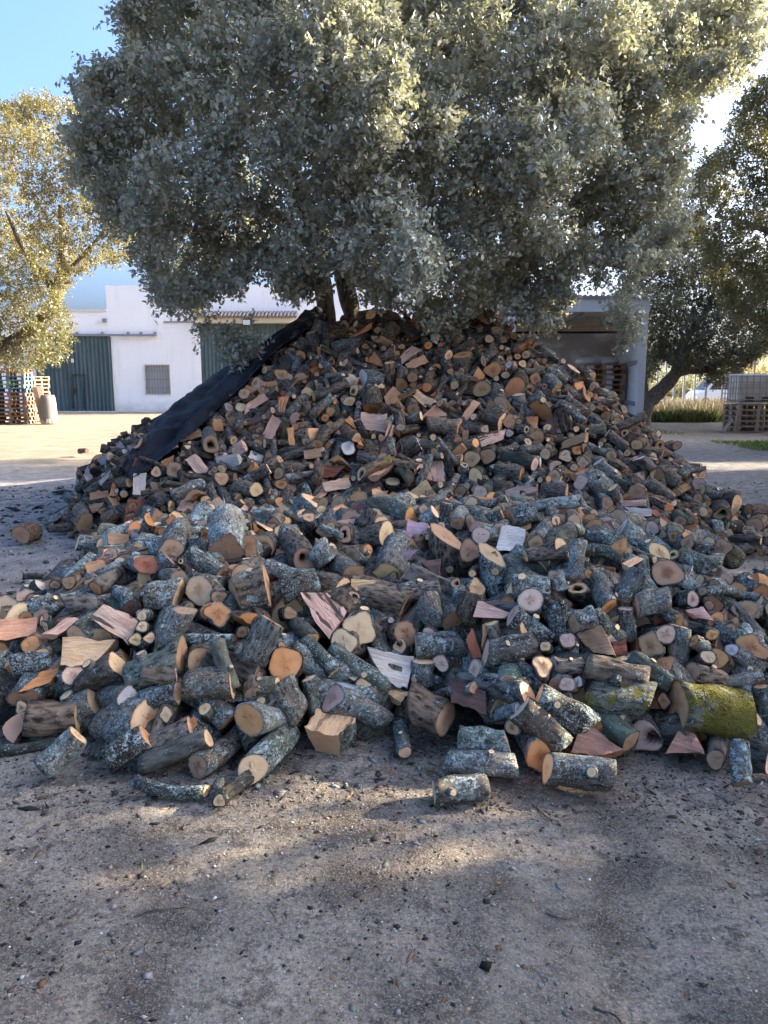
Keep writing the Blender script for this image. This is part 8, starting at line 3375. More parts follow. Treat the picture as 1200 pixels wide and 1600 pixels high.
def tarpaulin():
    n0, m0 = TARP.shape[:2]; n, m = n0*3-2, 38; V = np.zeros((n, m+4, 3)); rs = np.random.RandomState(4)
    for i in range(n):
        fi = i/3; k = min(int(fi), n0-2); f = fi-k
        rowp = TARP[k]*(1-f)+TARP[k+1]*f
        for j in range(m):
            s_ = j/(m-1)*(m0-1); q = min(int(s_), m0-2); g = s_-q; p = rowp[q]*(1-g)+rowp[q+1]*g; e = j/(m-1)
            ph = fi*.16
            fold = .05*math.sin(e*8+ph*2.6+1+math.sin(fi*.35))+.026*math.sin(e*19+fi*.25)+.02*math.sin(e*34+fi*.5+2)+.022*math.sin(fi*.9+e*7)+.014*math.sin(fi*2.3-e*19)
            V[i, j] = p+np.array([-.2, -.55, .8])*fold*min(1, 4*(1-e)+.2, 5*e+.25)+rs.normal(0, .006, 3)
        for e in range(1, 5):
            p = V[i, m-1]+np.array([-.30*e, .26*e, -.28*e-.06*e*e]); p[2] = max(p[2], .015); V[i, m-1+e] = p
    N_, M_ = n, m+4; ii = np.arange(N_*M_).reshape(N_, M_); F = np.stack([ii[:-1, :-1], ii[1:, :-1], ii[1:, 1:], ii[:-1, 1:]], -1).reshape(-1, 4)
    o = link_mesh('tarpaulin', np_mesh('tarpaulin', V.reshape(-1, 3), [F], M_TARP, smooth=True))
    sol = o.modifiers.new('thick', 'SOLIDIFY'); sol.thickness = .004
    tag(o, 'black woven tarpaulin draped down the left shoulder of the firewood heap', 'tarpaulin')
tarpaulin()

# ------------------------------------------------------------------ trees
def in_poly(x, y, P):
    ins = np.zeros(np.shape(x), bool); n_ = len(P)
    for i in range(n_):
        (x0, y0), (x1, y1) = P[i], P[(i+1) % n_]
        if y0 == y1: continue
        ins ^= ((y0 > y) != (y1 > y)) & (x < (x1-x0)*(y-y0)/(y1-y0)+x0)
    return ins
def edge_dist(x, y, P):
    d = 1e9
    for i in range(len(P)):
        a = np.array(P[i], float); b = np.array(P[(i+1) % len(P)], float); ab = b-a; t = np.clip(((x-a[0])*ab[0]+(y-a[1])*ab[1])/max(ab@ab, 1e-9), 0, 1)
        d = min(d, math.hypot(x-a[0]-t*ab[0], y-a[1]-t*ab[1]))
    return d
def leaf_mesh(name, C, Rr, per, leaf, rs, mat, parent, spray=12, droop=.35, squash=.85, fill=.55):
    """leaf sprays over clumps with centres C and radii Rr"""
    n = (np.asarray(per)*np.ones(len(C))).astype(int); ci = np.repeat(np.arange(len(C)), n); N = len(ci)
    u = rs.normal(0, 1, (N, 3)); u /= np.linalg.norm(u, axis=1)[:, None]
    rr = Rr[ci]*(rs.rand(N)**.42)*(1+.16*np.sin(u[:, 0]*5+ci)+.16*np.sin(u[:, 2]*6+ci*2))
    P = C[ci]+u*rr[:, None]*np.array([1, 1, squash])
    ax = u*.75+rs.normal(0, .45, (N, 3))+np.array([0, 0, -droop]); ax /= np.linalg.norm(ax, axis=1)[:, None]
    si = np.repeat(np.arange(N), spray); M = len(si); t = np.tile(np.linspace(0, 1, spray), N)
    A = ax[si]; slen = leaf*rs.uniform(2.2, 3.8, N)[si]
    rad = rs.normal(0, 1, (M, 3)); rad -= A*(rad*A).sum(1)[:, None]; rad /= np.linalg.norm(rad, axis=1)[:, None]
    B0 = P[si]+A*(t*slen)[:, None]+rs.normal(0, leaf*.12, (M, 3))
    dr = A*rs.uniform(.1, .8, M)[:, None]+rad*.9; dr /= np.linalg.norm(dr, axis=1)[:, None]
    sd = np.cross(dr, rs.normal(0, .6, (M, 3))+np.array([0, 0, 1.0])+A*.3); sd /= np.maximum(np.linalg.norm(sd, axis=1), 1e-6)[:, None]; nm = np.cross(sd, dr)
    l = leaf*rs.uniform(.65, 1.25, M)[:, None]; w = l*rs.uniform(.24, .34, M)[:, None]
    V = np.stack([B0, B0+dr*l*.45+sd*w+nm*w*.25, B0+dr*l-nm*l*.08, B0+dr*l*.45-sd*w+nm*w*.25], 1).reshape(-1, 3)
    F = np.arange(M*4).reshape(-1, 4)
    rv = np.clip(rs.normal(.5, .35, len(C))[ci][si]*.6+rs.rand(N)[si]*.25+rs.rand(M)*.25, 0, 1)
    o = link_mesh(name, np_mesh(name, V, [F], mat, None, dict(rv=('FLOAT', np.repeat(rv, 4)))), parent)
    o['kind'] = 'stuff'; return o
def clump_fill(P, depth, rad_px, seed, tries=9000, gap=.62, bounds=None):
    rs = np.random.RandomState(seed); xs = [p[0] for p in P]; ys = [p[1] for p in P]; got = []
    for _ in range(tries):
        x = rs.uniform(min(xs), max(xs)); y = rs.uniform(min(ys), max(ys))
        if not in_poly(x, y, P): continue
        r = rad_px*rs.uniform(.55, 1.25); e = edge_dist(x, y, P)
        r = min(r, max(e*.95, rad_px*.2))
        if any((x-a)**2+(y-b)**2 < (gap*(r+c)*.9)**2 for a, b, c in got): continue
        got.append((x, y, r))
    C = []; Rr = []
    for x, y, r in got:
        z = depth(x, y, rs); p = at(x, y, z); C.append(p); Rr.append(r*z/1202)
    return np.array(C), np.array(Rr)
def limb_path(pts): return [Vector(p) for p in pts]

# the big holm oak pair behind the heap
CROWN = [(205, 60), (190, 25), (215, -40), (260, -160), (380, -280), (600, -350), (850, -340), (1050, -240), (1170, -120), (1195, 0), (1182, 70), (1158, 108), (1110, 128), (1078, 160), (1056, 200), (1064, 260),
         (1048, 330), (1060, 375), (1048, 412), (1015, 425), (985, 415), (958, 425), (930, 425), (902, 436), (884, 466), (868, 522), (832, 520), (800, 478), (770, 452), (742, 480), (722, 520), (690, 534), (662, 508), (640, 470),
         (604, 486), (578, 470), (556, 440), (530, 412), (504, 424), (484, 470), (462, 478), (436, 466), (416, 428), (384, 424), (362, 462), (330, 470), (302, 492), (270, 490), (242, 474), (226, 430), (214, 384), (192, 368),
         (164, 318), (118, 236), (108, 196), (150, 172), (124, 122), (170, 98), (200, 112)]
CROWN = [(x, y-22 if y > 350 else y) for x, y in CROWN]
def d_front(x, y, rs):
    u = (x-620)/520; v = (y-140)/430
    return 8.3+1.6*min(u*u+.5*v*v, 1.6)+rs.normal(0, .42)+(.7 if y < 0 else 0)+(.5 if y > 400 else 0)
def d_back(x, y, rs): return 11.2+rs.uniform(-.8, 2.0)
OAKL = 'large grey-green holm oak with twin dark trunks rising behind the heap top'
OAKR = 'holm oak with one dark trunk, its sunlit right branches reaching over the open shed'
oak_a = empty('holm_oak', at(524, 492, 10.6)*np.array([1, 1, 0]), OAKL, 'tree', 'holm oaks in the yard')
oak_b = empty('holm_oak', at(752, 492, 10.9)*np.array([1, 1, 0]), OAKR, 'tree', 'holm oaks in the yard')
EDGE_R = np.random.RandomState(29); EXTRA = []
for i in range(len(CROWN)):
    (xa, ya), (xb, yb) = CROWN[i], CROWN[(i+1) % len(CROWN)]
    for k in range(max(1, int(math.hypot(xb-xa, yb-ya)/26))):
        f = EDGE_R.rand(); qx, qy = xa*(1-f)+xb*f, ya*(1-f)+yb*f; EXTRA.append((qx+(620-qx)*.02+EDGE_R.normal(0, 11), qy+(200-qy)*.02+EDGE_R.normal(0, 11)-4, EDGE_R.uniform(6, 15)))
EXTRA += [(978, 470, 16), (984, 498, 13), (978, 520, 9), (365, 520, 12), (372, 545, 16), (388, 530, 11), (318, 510, 9)]
C1, R1 = clump_fill(CROWN, d_front, 38, 21, gap=1.12, tries=14000)
C3, R3 = clump_fill(CROWN, lambda x, y, rs: d_front(x, y, rs)+.75, 50, 23, gap=1.0)
inner = [(x*.96+25, y*.96+2) for x, y in CROWN]
C2, R2 = clump_fill(inner, d_back, 72, 22, gap=.82)
C1 = np.concatenate([C1, [at(a, b, 9.2) for a, b, c in EXTRA]]); R1 = np.concatenate([R1, [c*9.2/1202 for a, b, c in EXTRA]])
CC = np.concatenate([C1, C3, C2]); RR = np.concatenate([R1, R3, R2]); fr = np.concatenate([np.ones(len(C1)), np.full(len(C3), .5), np.zeros(len(C2))])
pxs = np.array([seen(c) for c in CC]); dens = np.where(fr == 1, 380, np.where(fr > 0, 150, 95))*(RR/.45)**2+6; dens = np.where(pxs[:, 1] < -60, dens*.6, dens)
split_x = 640+40*np.sin(pxs[:, 1]*.02)
for o, sel, sd in ((oak_a, pxs[:, 0] < split_x, 31), (oak_b, pxs[:, 0] >= split_x, 32)):
    leaf_mesh('crown', CC[sel], RR[sel], dens[sel], .066, np.random.RandomState(sd), M_LEAF, o, spray=13, droop=.6, squash=1.25)
def limb(o, name, px, depth, rad, n=10):
    pts = [at(x, y, d) for (x, y), d in zip(px, depth)]
    # smooth the polyline
    pts = [np.array(p) for p in pts]; rad = list(rad)
    for _ in range(2):
        q = [pts[0]]; rr = [rad[0]]
        for a, b, ra, rb in zip(pts[:-1], pts[1:], rad[:-1], rad[1:]): q += [a*.75+b*.25, a*.25+b*.75]; rr += [ra*.75+rb*.25, ra*.25+rb*.75]
        pts = q+[pts[-1]]; rad = rr+[rad[-1]]
    rs = np.random.RandomState(abs(len(name)+int(px[0][0]))); m = MB(); m.tube(pts, [r*(1+rs.normal(0, .05)) for r in rad], n)
    return m.build(name, M_TRUNK, o, True)
limb(oak_a, 'trunk', [(512, 560), (511, 495), (504, 440), (492, 380), (470, 300), (430, 210)], [10.5, 10.5, 10.5, 10.4, 10.4, 10.2], [.15, .13, .12, .115, .10, .07])
limb(oak_a, 'trunk', [(556, 560), (551, 492), (540, 450), (530, 400), (545, 330), (590, 220), (610, 60)], [11.0, 11.0, 11.0, 11.0, 10.8, 10.6, 10.5], [.15, .135, .12, .12, .115, .10, .07])
limb(oak_a, 'limb', [(490, 375), (420, 330), (340, 300), (240, 240)], [10.4, 10.3, 10.2, 10.0], [.10, .08, .06, .03])
limb(oak_a, 'limb', [(508, 430), (450, 395), (380, 380), (300, 400)], [10.5, 10.4, 10.3, 10.2], [.08, .06, .05, .02])
limb(oak_a, 'limb', [(545, 330), (600, 300), (660, 310)], [10.8, 10.5, 10.0], [.09, .06, .03])
limb(oak_b, 'trunk', [(760, 560), (755, 480), (748, 420), (752, 330), (730, 240), (690, 130), (660, -20)], [10.9, 10.9, 10.9, 10.9, 10.7, 10.5, 10.5], [.24, .23, .2, .17, .15, .13, .08])
limb(oak_b, 'limb', [(752, 340), (800, 250), (860, 180), (960, 110), (1060, 60)], [10.9, 10.6, 10.2, 10.0, 9.8], [.13, .11, .09, .06, .03])
limb(oak_b, 'limb', [(690, 130), (742, 90), (770, 40), (800, -60)], [10.5, 9.8, 9.6, 9.6], [.10, .08, .07, .04])
limb(oak_b, 'limb', [(748, 420), (820, 400), (900, 400), (980, 420)], [10.9, 10.6, 10.4, 10.2], [.10, .08, .06, .02])
for sx in ((640, 130, 655, 30), (905, 20, 990, 15)):
    limb(oak_b, 'limb', [(sx[0], sx[1]), ((sx[0]+sx[2])/2, (sx[1]+sx[3])/2-8), (sx[2], sx[3])], [9.4, 9.3, 9.3], [.05, .04, .02])

# golden tree at the left
LEFT_T = [(-420, 160), (-200, 60), (-60, 110), (0, 165), (60, 150), (120, 165), (150, 200), (190, 250), (196, 320), (214, 384), (196, 412), (160, 404), (128, 420), (108, 440), (92, 462), (112, 520), (88, 556), (44, 574), (0, 566), (-100, 580), (-300, 500), (-420, 350)]
gold = empty('golden_oak', floor_at(-60, 672), 'golden-leaved oak at the left, in front of the white warehouse', 'tree', 'holm oaks in the yard')
Cg, Rg = clump_fill(LEFT_T, lambda x, y, rs: 24+rs.uniform(-1.5, 2.5), 40, 41, tries=5000, gap=.70)
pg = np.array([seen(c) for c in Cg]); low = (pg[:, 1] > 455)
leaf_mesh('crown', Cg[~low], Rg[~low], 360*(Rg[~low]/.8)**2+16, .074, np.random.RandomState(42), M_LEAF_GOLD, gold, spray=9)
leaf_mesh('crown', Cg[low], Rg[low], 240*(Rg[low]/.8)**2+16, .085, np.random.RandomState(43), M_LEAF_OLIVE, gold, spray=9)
limb(gold, 'trunk', [(-130, 680), (-90, 600), (-20, 565), (30, 535), (70, 500), (92, 462), (100, 400), (95, 320)], [25]*8, [.45, .4, .34, .3, .24, .2, .14, .08])
limb(gold, 'limb', [(92, 470), (70, 430), (40, 400), (10, 330)], [25]*4, [.16, .13, .1, .05])
limb(gold, 'limb', [(95, 440), (130, 400), (165, 360)], [25]*3, [.12, .09, .04])
limb(gold, 'limb', [(-20, 565), (-40, 440), (-60, 300)], [25]*3, [.25, .2, .1])

# near tree hanging in at the right edge
RIGHT_T = [(1200, 118), (1168, 150), (1146, 190), (1150, 226), (1104, 246), (1074, 300), (1082, 356), (1106, 384), (1100, 412), (1120, 450), (1160, 486), (1210, 520), (1330, 520), (1500, 420), (1560, 250), (1480, 60), (1330, 20)]
rt = empty('right_oak', np.array([11.6, 17.6, 0]), 'bronze-green oak leaning into the right edge of the yard', 'tree', 'holm oaks in the yard')
Cr, Rr_ = clump_fill(RIGHT_T, lambda x, y, rs: 17+rs.uniform(-1.2, 1.6), 46, 51, tries=5000, gap=.66)
leaf_mesh('crown', Cr, Rr_, 330*(Rr_/.65)**2+16, .07, np.random.RandomState(52), M_LEAF_OLIVE, rt, spray=10)
limb(rt, 'trunk', [(1396, 700), (1390, 600), (1370, 480), (1340, 380), (1290, 300)], [17.6, 17.6, 17.5, 17.3, 17], [.34, .3, .26, .2, .1])
limb(rt, 'limb', [(1360, 440), (1280, 390), (1200, 360), (1140, 340)], [17.4, 17.2, 17, 17], [.16, .12, .08, .03])

# dark leaning oak behind the shed
FAR_T = [(1000, 385), (1030, 362), (1066, 350), (1100, 372), (1150, 400), (1215, 440), (1230, 520), (1195, 545), (1166, 560), (1150, 590), (1120, 596), (1090, 575), (1055, 560), (1030, 556), (1012, 590), (985, 570), (960, 480)]
dk = empty('leaning_oak', floor_at(1003, 652), 'dark oak with a thick leaning trunk beside the shed', 'tree', 'holm oaks in the yard')
Cd, Rd = clump_fill(FAR_T, lambda x, y, rs: 29+rs.uniform(-2, 2), 34, 61, tries=5000, gap=.62)
leaf_mesh('crown', Cd, Rd, 300*(Rd/.8)**2+16, .095, np.random.RandomState(62), M_LEAF_DARK, dk, spray=9)
limb(dk, 'trunk', [(1000, 668), (1004, 645), (1012, 628), (1030, 612), (1050, 592), (1062, 572), (1060, 548)], [28.5]*7, [.40, .32, .29, .27, .24, .21, .15])
limb(dk, 'limb', [(1058, 562), (1068, 535), (1084, 512), (1104, 488), (1118, 450)], [28.5]*5, [.18, .15, .12, .10, .05])
limb(dk, 'limb', [(1056, 584), (1074, 578), (1096, 580), (1116, 570), (1140, 568), (1166, 572)], [28.5]*6, [.17, .15, .13, .11, .08, .04])
limb(dk, 'limb', [(1072, 578), (1069, 556), (1078, 540), (1100, 530)], [28.5]*4, [.16, .14, .1, .05])
limb(dk, 'limb', [(1008, 634), (1004, 600), (1006, 570), (1002, 520)], [28.5]*4, [.2, .16, .13, .08])

# oaks standing just outside the picture on the right: their shade lies over the yard and the heap
BEAMS = [(floor_at(a, b), r_) for a, b, r_ in ((600, 1430, .10), (690, 1415, .10), (930, 1235, .10), (30, 1385, .12), (1165, 885, .3), (1100, 728, .5), (1190, 726, .6), (1040, 726, .5))]  # sun paths kept open: gaps in the unseen crowns are shaped for sun patches
BEAMS += [(np.array(q), .16) for q in ((-.95, 4.55, 1.0), (1.25, 3.3, .35))]
def in_beam(c, r):
    s_ = np.array(sun_dir)
    for p, br in BEAMS:
        v = np.array(c)-p; d = np.linalg.norm(v-s_*(v@s_))
        if d < br+r*.6: return True
    return False
def shade_tree(x, y, h, rad, seed, n, label):
    o = empty('yard_oak', (x, y, 0), label, 'tree', 'holm oaks in the yard'); rs = np.random.RandomState(seed)
    C = []; Rr = []
    for _ in range(n):
        u = rs.normal(0, 1, 3); u /= np.linalg.norm(u); rr = rs.rand()**.4
        c = [x+u[0]*rad*rr, y+u[1]*rad*rr, h*.58+u[2]*h*.42*rr]; r_ = rs.uniform(.32, .6)
        if in_beam(c, r_): continue
        C.append(c); Rr.append(r_)
    C = np.array(C); Rr = np.array(Rr)
    leaf_mesh('crown', C, Rr, 90, .13, rs, M_LEAF_DARK, o, spray=8)
    m = MB(); m.tube([(x, y, -.1), (x+.1, y, h*.25), (x-.1, y+.1, h*.5), (x, y, h*.8)], [.3, .25, .2, .08], 9); m.build('trunk', M_TRUNK, o, True)
for i, (x, y, h, rad, n_) in enumerate(((9.3, 3.2, 7.0, 3.2, 290), (11.8, 10.0, 7.8, 3.0, 230), (16.5, 15.6, 7.6, 3.0, 150), (16.5, 11.2, 9.4, 3.2, 230), (14.5, 19.5, 6.6, 2.8, 130), (17.8, 25.6, 7.0, 3.0, 140), (20.5, 30.4, 11.0, 3.6, 200))):
    shade_tree(x, y, h, rad, 90+i, n_, ['shorter oak standing off to the right beside the foreground dirt', 'broad oak standing off to the right level with the heap', 'tall oak standing off to the right beyond the heap', 'tallest oak standing off to the right behind the broad one', 'oak standing off to the right beside the gravel road', 'farther oak standing off to the right across the gravel road', 'high-crowned oak standing off to the right near the wire fence'][i])


# ------------------------------------------------------------------ white warehouse
WY = 41.0
def wx(px, py=600): return at(px, py, WY)[0]
def wz(py): return at(600, py, WY)[2]
wh = empty('warehouse', (wx(250), WY, 0), 'white rendered warehouse with green sheet-metal sliding doors and a barred window', 'building')
def wall(name, x0, x1, z0, z1, y=WY, d=.3, mat=None):
    m = MB(); m.box(wx(x0), wx(x1), y, y+d, z0, z1); return m.build(name, mat or M_WHITE, wh)
# openings: left door 60..177, barred window 226..268, right door 315..470
zt = wz(446); zl = wz(487); zd = wz(525); zr = wz(505)
wall('wall', -120, 58, -.2, zl); wall('wall', 58, 177, zd, zl); 
m = MB(); m.box(wx(177), wx(226.5), WY, WY+.3, -.2, zt); m.box(wx(173.5), wx(177), WY, WY+.3, zl-.001, zt); m.box(wx(226.5), wx(267.5), WY, WY+.3, -.2, wz(617)); m.box(wx(226.5), wx(267.5), WY, WY+.3, wz(569), zt); m.box(wx(267.5), wx(315), WY, WY+.3, -.2, zt); m.box(wx(315), wx(470), WY, WY+.3, zr, zt); m.box(wx(470), wx(640), WY, WY+.3, -.2, zt)
m.build('wall', M_WHITE, wh)
m = MB(); m.box(wx(173.5), wx(640), WY+.302, WY+14, -.2, zt-.05); m.build('wall', M_WHITE, wh)
m = MB(); m.box(wx(-120), wx(173), WY+.302, WY+14, -.2, zl-.05); m.build('wall', M_WHITE, wh)
m = MB(); m.box(wx(-120), wx(173), WY-.06, WY+.36, zl+.002, zl+.10); m.build('coping', M_CREAM, wh)
def sheet_door(px0, px1, z0, z1, y, pitch=.2):
    x0, x1 = wx(px0), wx(px1); n_ = max(4, int((x1-x0)/pitch)); V = []; F = []
    for i in range(n_*4+1):
        x = x0+(x1-x0)*i/(n_*4); yy = y+(-.035 if i % 4 in (1, 2) else 0); V += [(x, yy, z0), (x, yy, z1)]
    for i in range(n_*4): F.append((2*i, 2*i+2, 2*i+3, 2*i+1))
    mm = MB(); mm.add(V, F); mm.box(x0, x1, y+.02, y+.06, z0, z1); return mm
g0 = .05
d1 = sheet_door(60, 107, g0, zd+.05, WY-.06).build('sliding_door', M_DOOR, wh); d2 = sheet_door(107.3, 177, g0, zd+.05, WY-.10).build('sliding_door', M_DOOR, wh)
m = MB(); 
for a, b in (((114.5, 585.5), (132.5, 585.5)), ((114.5, 585.5), (114.5, 638)), ((132.5, 585.5), (132.5, 638))): m.bar(at(*a, WY-.16), at(*b, WY-.16), .05)
m.build('wicket_frame', M_DARKMETAL, d2)
m = MB(); p = at(113.2, 563.5, WY-.17); m.box(p[0]-.07, p[0]+.07, p[1]-.01, p[1]+.01, p[2]-.1, p[2]+.1); m.build('white_plate', M_CREAM, d2)
m = MB(); p = at(117.5, 611, WY-.2); m.box(p[0]-.03, p[0]+.03, p[1]-.03, p[1]+.03, p[2]-.15, p[2]+.15); m.build('handle', M_DARKMETAL, d2)
m = MB(); m.bar(at(56, 523.3, WY-.2), at(243, 523.8, WY-.2), .11); 
for px in (70, 120, 160, 200, 220, 242): p = at(px, 521.5, WY-.16); m.box(p[0]-.05, p[0]+.05, p[1]-.02, p[1]+.16, p[2]-.1, p[2]+.1)
m.build('door_rail', M_RUST, wh)
sheet_door(313.8, 470, g0, zr-.0, WY+.1).build('sliding_door', M_DOOR, wh)
m = MB(); m.bar(at(256, 503, WY-.05), at(313, 503.2, WY-.05), .07); m.build('conduit', M_RUST, wh)
# barred window
wf = MB(); x0, x1, z0, z1 = wx(226.5), wx(267.5), wz(617), wz(569)
for b in ((x0, x1, z0, z0+.06), (x0, x1, z1-.06, z1)): wf.box(b[0], b[1], WY-.03, WY+.05, b[2], b[3])
for b in ((x0, x0+.06), (x1-.06, x1)): wf.box(b[0], b[1], WY-.03, WY+.05, z0+.06, z1-.06)
win = wf.build('window', M_CREAM, wh)
m = MB(); m.box(x0, x1, WY+.16, WY+.19, z0, z1); m.build('pane', plain('pale_shutter', (.42, .42, .42), .6, .3, 0, .1), win)
for i in range(9):
    m = MB(); xx = x0+.1+(x1-x0-.2)*i/8; m.bar((xx, WY-.06, z0+.03), (xx, WY-.06, z1-.03), .028); m.build('window_bar', M_RUST, win)
for i in range(3):
    m = MB(); zz = z0+.35+(z1-z0-.7)*i/2; m.bar((x0+.05, WY-.085, zz), (x1-.05, WY-.085, zz), .026); m.build('window_bar', M_RUST, win)
# tiled canopy over the right door
can = MB(); can.box(wx(312), wx(470), WY-.5, WY-.002, wz(504.5), wz(498)); canopy = can.build('canopy', M_CREAM, wh)
tile = MB(); xx = wx(313); 
while xx < wx(470):
    tile.tube([(xx, WY-.75, wz(497.0)), (xx, WY-.02, wz(488))], .085, 7); xx += .19
tl = tile.build('tile_course', M_TILE, canopy); tl['kind'] = 'stuff'
m = MB(); p = at(385, 503.6, WY-.8); m.box(p[0]-.17, p[0]+.17, p[1]-.05, p[1]+.05, p[2]-.12, p[2]+.12); fl = m.build('floodlight', M_GALV, wh)
m = MB(); m.box(p[0]-.2, p[0]+.24, p[1]+.052, p[1]+.2, p[2]-.06, p[2]+.18); m.build('lamp_housing', M_DARKMETAL, fl)
m = MB(); p = at(163.5, 500.5, WY-.1); m.box(p[0]-.1, p[0]+.1, p[1]-.08, p[1]+.09, p[2]-.09, p[2]+.09); m.build('wall_box', M_RUST, wh)
m = MB(); m.box(wx(-120), wx(640), WY-1.1, WY-.001, -.05, .045); tag(m.build('pavement', M_GALV if False else plain('concrete_apron', (.42, .40, .36), .9, .1, 0, .15)), kind='structure')
m = MB(); p = floor_at(138, 641); m.box(p[0]-.45, p[0]+.2, p[1]-.2, p[1]+.2, 0.0, .22); m.tube([(p[0]-.45, p[1], .2), (p[0]+.1, p[1], .26), (p[0]+.3, p[1], .18)], .09, 8)
tag(m.build('dark_sack', M_BLACKRUB), 'dark sack lying at the foot of the green sliding door', 'sack')

# ------------------------------------------------------------------ pallets
def pallet_parts(mat, seed, w=1.2, d=.8):
    rs = np.random.RandomState(seed); out = []
    m = MB(); n_ = 5
    for i in range(n_):
        y = -d/2+.05+(d-.1)*i/(n_-1); m.box(-w/2+rs.normal(0, .008), w/2+rs.normal(0, .008), y-.05, y+.05, .122, .144)
    out.append(('deck', m))
    m = MB()
    for x in (-w/2+.05, 0, w/2-.05): m.box(x-.05, x+.05, -d/2, d/2, .1, .1218)
    for x in (-w/2+.05, 0, w/2-.05):
        for y in (-d/2+.07, 0, d/2-.07): m.box(x-.05, x+.05, y-.07, y+.07, .0222, .0998)
    out.append(('bearer', m))
    m = MB()
    for y in (-d/2+.05, 0, d/2-.05): m.box(-w/2, w/2, y-.05, y+.05, 0, .022)
    out.append(('base', m))
    return out
def pallet(loc, mat, rz, label, group, seed=1):
    o = empty('pallet', loc, label, 'pallet', group, rz)
    for nm, mm in pallet_parts(mat, seed): 
        me = bpy.data.meshes.new(nm); me.from_pydata(mm.v, [], mm.f); me.materials.append(mat); me.update(); link_mesh(nm, me, o, False)['kind'] = 'stuff'
    return o
ordn = ['lowest', 'second', 'third', 'fourth', 'fifth', 'sixth', 'seventh', 'eighth', 'ninth', 'tenth', 'eleventh', 'twelfth', 'thirteenth', 'topmost']
PY = 28.6
for i in range(14):
    mt = M_PALLET_GREEN if i in (9, 10) else M_PALLET_BLUE if i in (8, 11) else M_PALLET if i % 3 else M_PALLET_GREY
    cname = {M_PALLET_GREEN: 'green-painted', M_PALLET_BLUE: 'blue-painted', M_PALLET: 'brown', M_PALLET_GREY: 'weathered'}[mt]
    p = at(14, 650, PY); pallet((p[0]+random.gauss(0, .02), PY+.45, i*.146+.012), mt, random.gauss(0.06, .02), f'{cname} pallet, {ordn[i]} from the ground of the tall pallet stack by the golden oak', 'pallets in the left stack', i)
for i in range(12):
    p = at(50, 650, PY+1.3); pallet((p[0], PY+1.5, i*.146+.012), M_PALLET_NEW if i % 2 else M_PALLET, random.gauss(1.5, .03), f'{"light" if i % 2 else "brown"} pallet, {ordn[i]} from the ground of the stack behind the tall stack', 'pallets in the back left stack', 40+i)
for k, (xa, xb) in enumerate(((60, 72), (56, 67), (63.5, 74.5))):
    m = MB(); a = at(xa-3, 604, PY+.6); b = at(xb, 656, PY-.1); b[2] = .03; m.bar(a, b, .16, .028, up=(0.3, -1, .3))
    tag(m.build('plank', M_PALLET_NEW), f'pale plank leaning on the pallet stack, {["middle", "back", "front"][k]} one of three beside the barrel', 'plank', 'planks leaning on the left pallets')
br = empty('barrel', at(77, 657, PY+.2)*np.array([1, 1, 0]), 'grey plastic barrel standing beside the leaning planks', 'barrel')
bx, by = br.location.x, br.location.y
m = MB(); prof = [(0.0, .24), (.03, .27), (.25, .285), (.5, .30), (.75, .285), (.95, .27), (1.03, .25), (1.05, .22)]
m.tube([(bx, by, z) for z, r in prof], [r for z, r in prof], 20); m.build('body', M_BARREL, br, True)
m = MB(); m.tube([(bx, by, 1.04), (bx, by, 1.075)], .235, 20); m.build('rim', M_BARREL, br, True)
m = MB(); p = at(80, 652, by-.29); m.box(bx+.02, bx+.16, by-.31, by-.27, .06, .2); m.build('tap_plate', M_CREAM, br)

# ------------------------------------------------------------------ open shed at the right
SY0, SY1 = 19.5, 25.5
sh = empty('open_shed', (5, SY0, 0), 'open-fronted metal shed with a smoke-stained back wall, right of the heap', 'building')
xr0 = at(1003, 560, SY0)[0]; zf = at(1000, 468, SY0)[2]; xl = at(800, 500, SY0)[0]; zb = zf-.33; xr1 = at(962, 560, SY1)[0]
m = MB(); m.bar((xr0, SY0, -.1), (xr0, SY0, zf), .17, .14, up=(0, 1, 0)); m.build('post', M_GALV, sh)
m = MB(); m.bar((xl, SY0, -.1), (xl, SY0, zf), .17, .14, up=(0, 1, 0)); m.build('post', M_GALV, sh)
m = MB(); m.box(xl-.3, xr0+.1, SY0-.09, SY0-.02, zf-.30, zf); m.build('fascia', M_GALV, sh)
m = MB(); m.box(xl-.35, xr0+.2, SY0-.14, SY0+.01, zf+.003, zf+.07); m.build('gutter', M_RUST, sh)
def corr(name, a, b, c, d, mat, n_, amp, nrm):
    V = []; F = []; a, b, c, d = map(np.array, (a, b, c, d)); nrm = np.array(nrm)
    for i in range(n_*4+1):
        t = i/(n_*4); off = nrm*amp*(1 if i % 4 in (1, 2) else 0); V += [a+(b-a)*t+off, d+(c-d)*t+off]
    for i in range(n_*4): F.append((2*i, 2*i+2, 2*i+3, 2*i+1))
    mm = MB(); mm.add(V, F); o = mm.build(name, mat, sh); so_ = o.modifiers.new('t', 'SOLIDIFY'); so_.thickness = .012; return o
M_ROOFIN = plain('pale_roof_panel', (.70, .67, .60), .7, .2, 0, .12, 1.5)
corr('roof', (xl-.3, SY0-.1, zf+.08), (xr0+.15, SY0-.1, zf+.08), (xr1+.15, SY1+.2, zb+.08), (xl-.3, SY1+.2, zb+.08), M_ROOFIN, 26, .03, (0, 0, 1))
for y in (SY0+1.9, SY0+3.9):
    z = zf+(zb-zf)*(y-SY0)/(SY1-SY0); m = MB(); m.box(xl-.2, xr0-.02, y-.05, y+.05, z-.14, z+.05); m.build('purlin', M_TIMBER, sh)
for x in (xr0-1.3, xr0-3.0):
    m = MB(); m.bar((x, SY0-.015, zf-.12), (x, SY1, zb-.12), .07, .16); m.build('rafter', M_RUST, sh)
m = MB(); m.box(xl-.3, xr1+.08, SY1, SY1+.15, -.1, zb-.12); m.build('back_wall', M_SMOKE, sh)
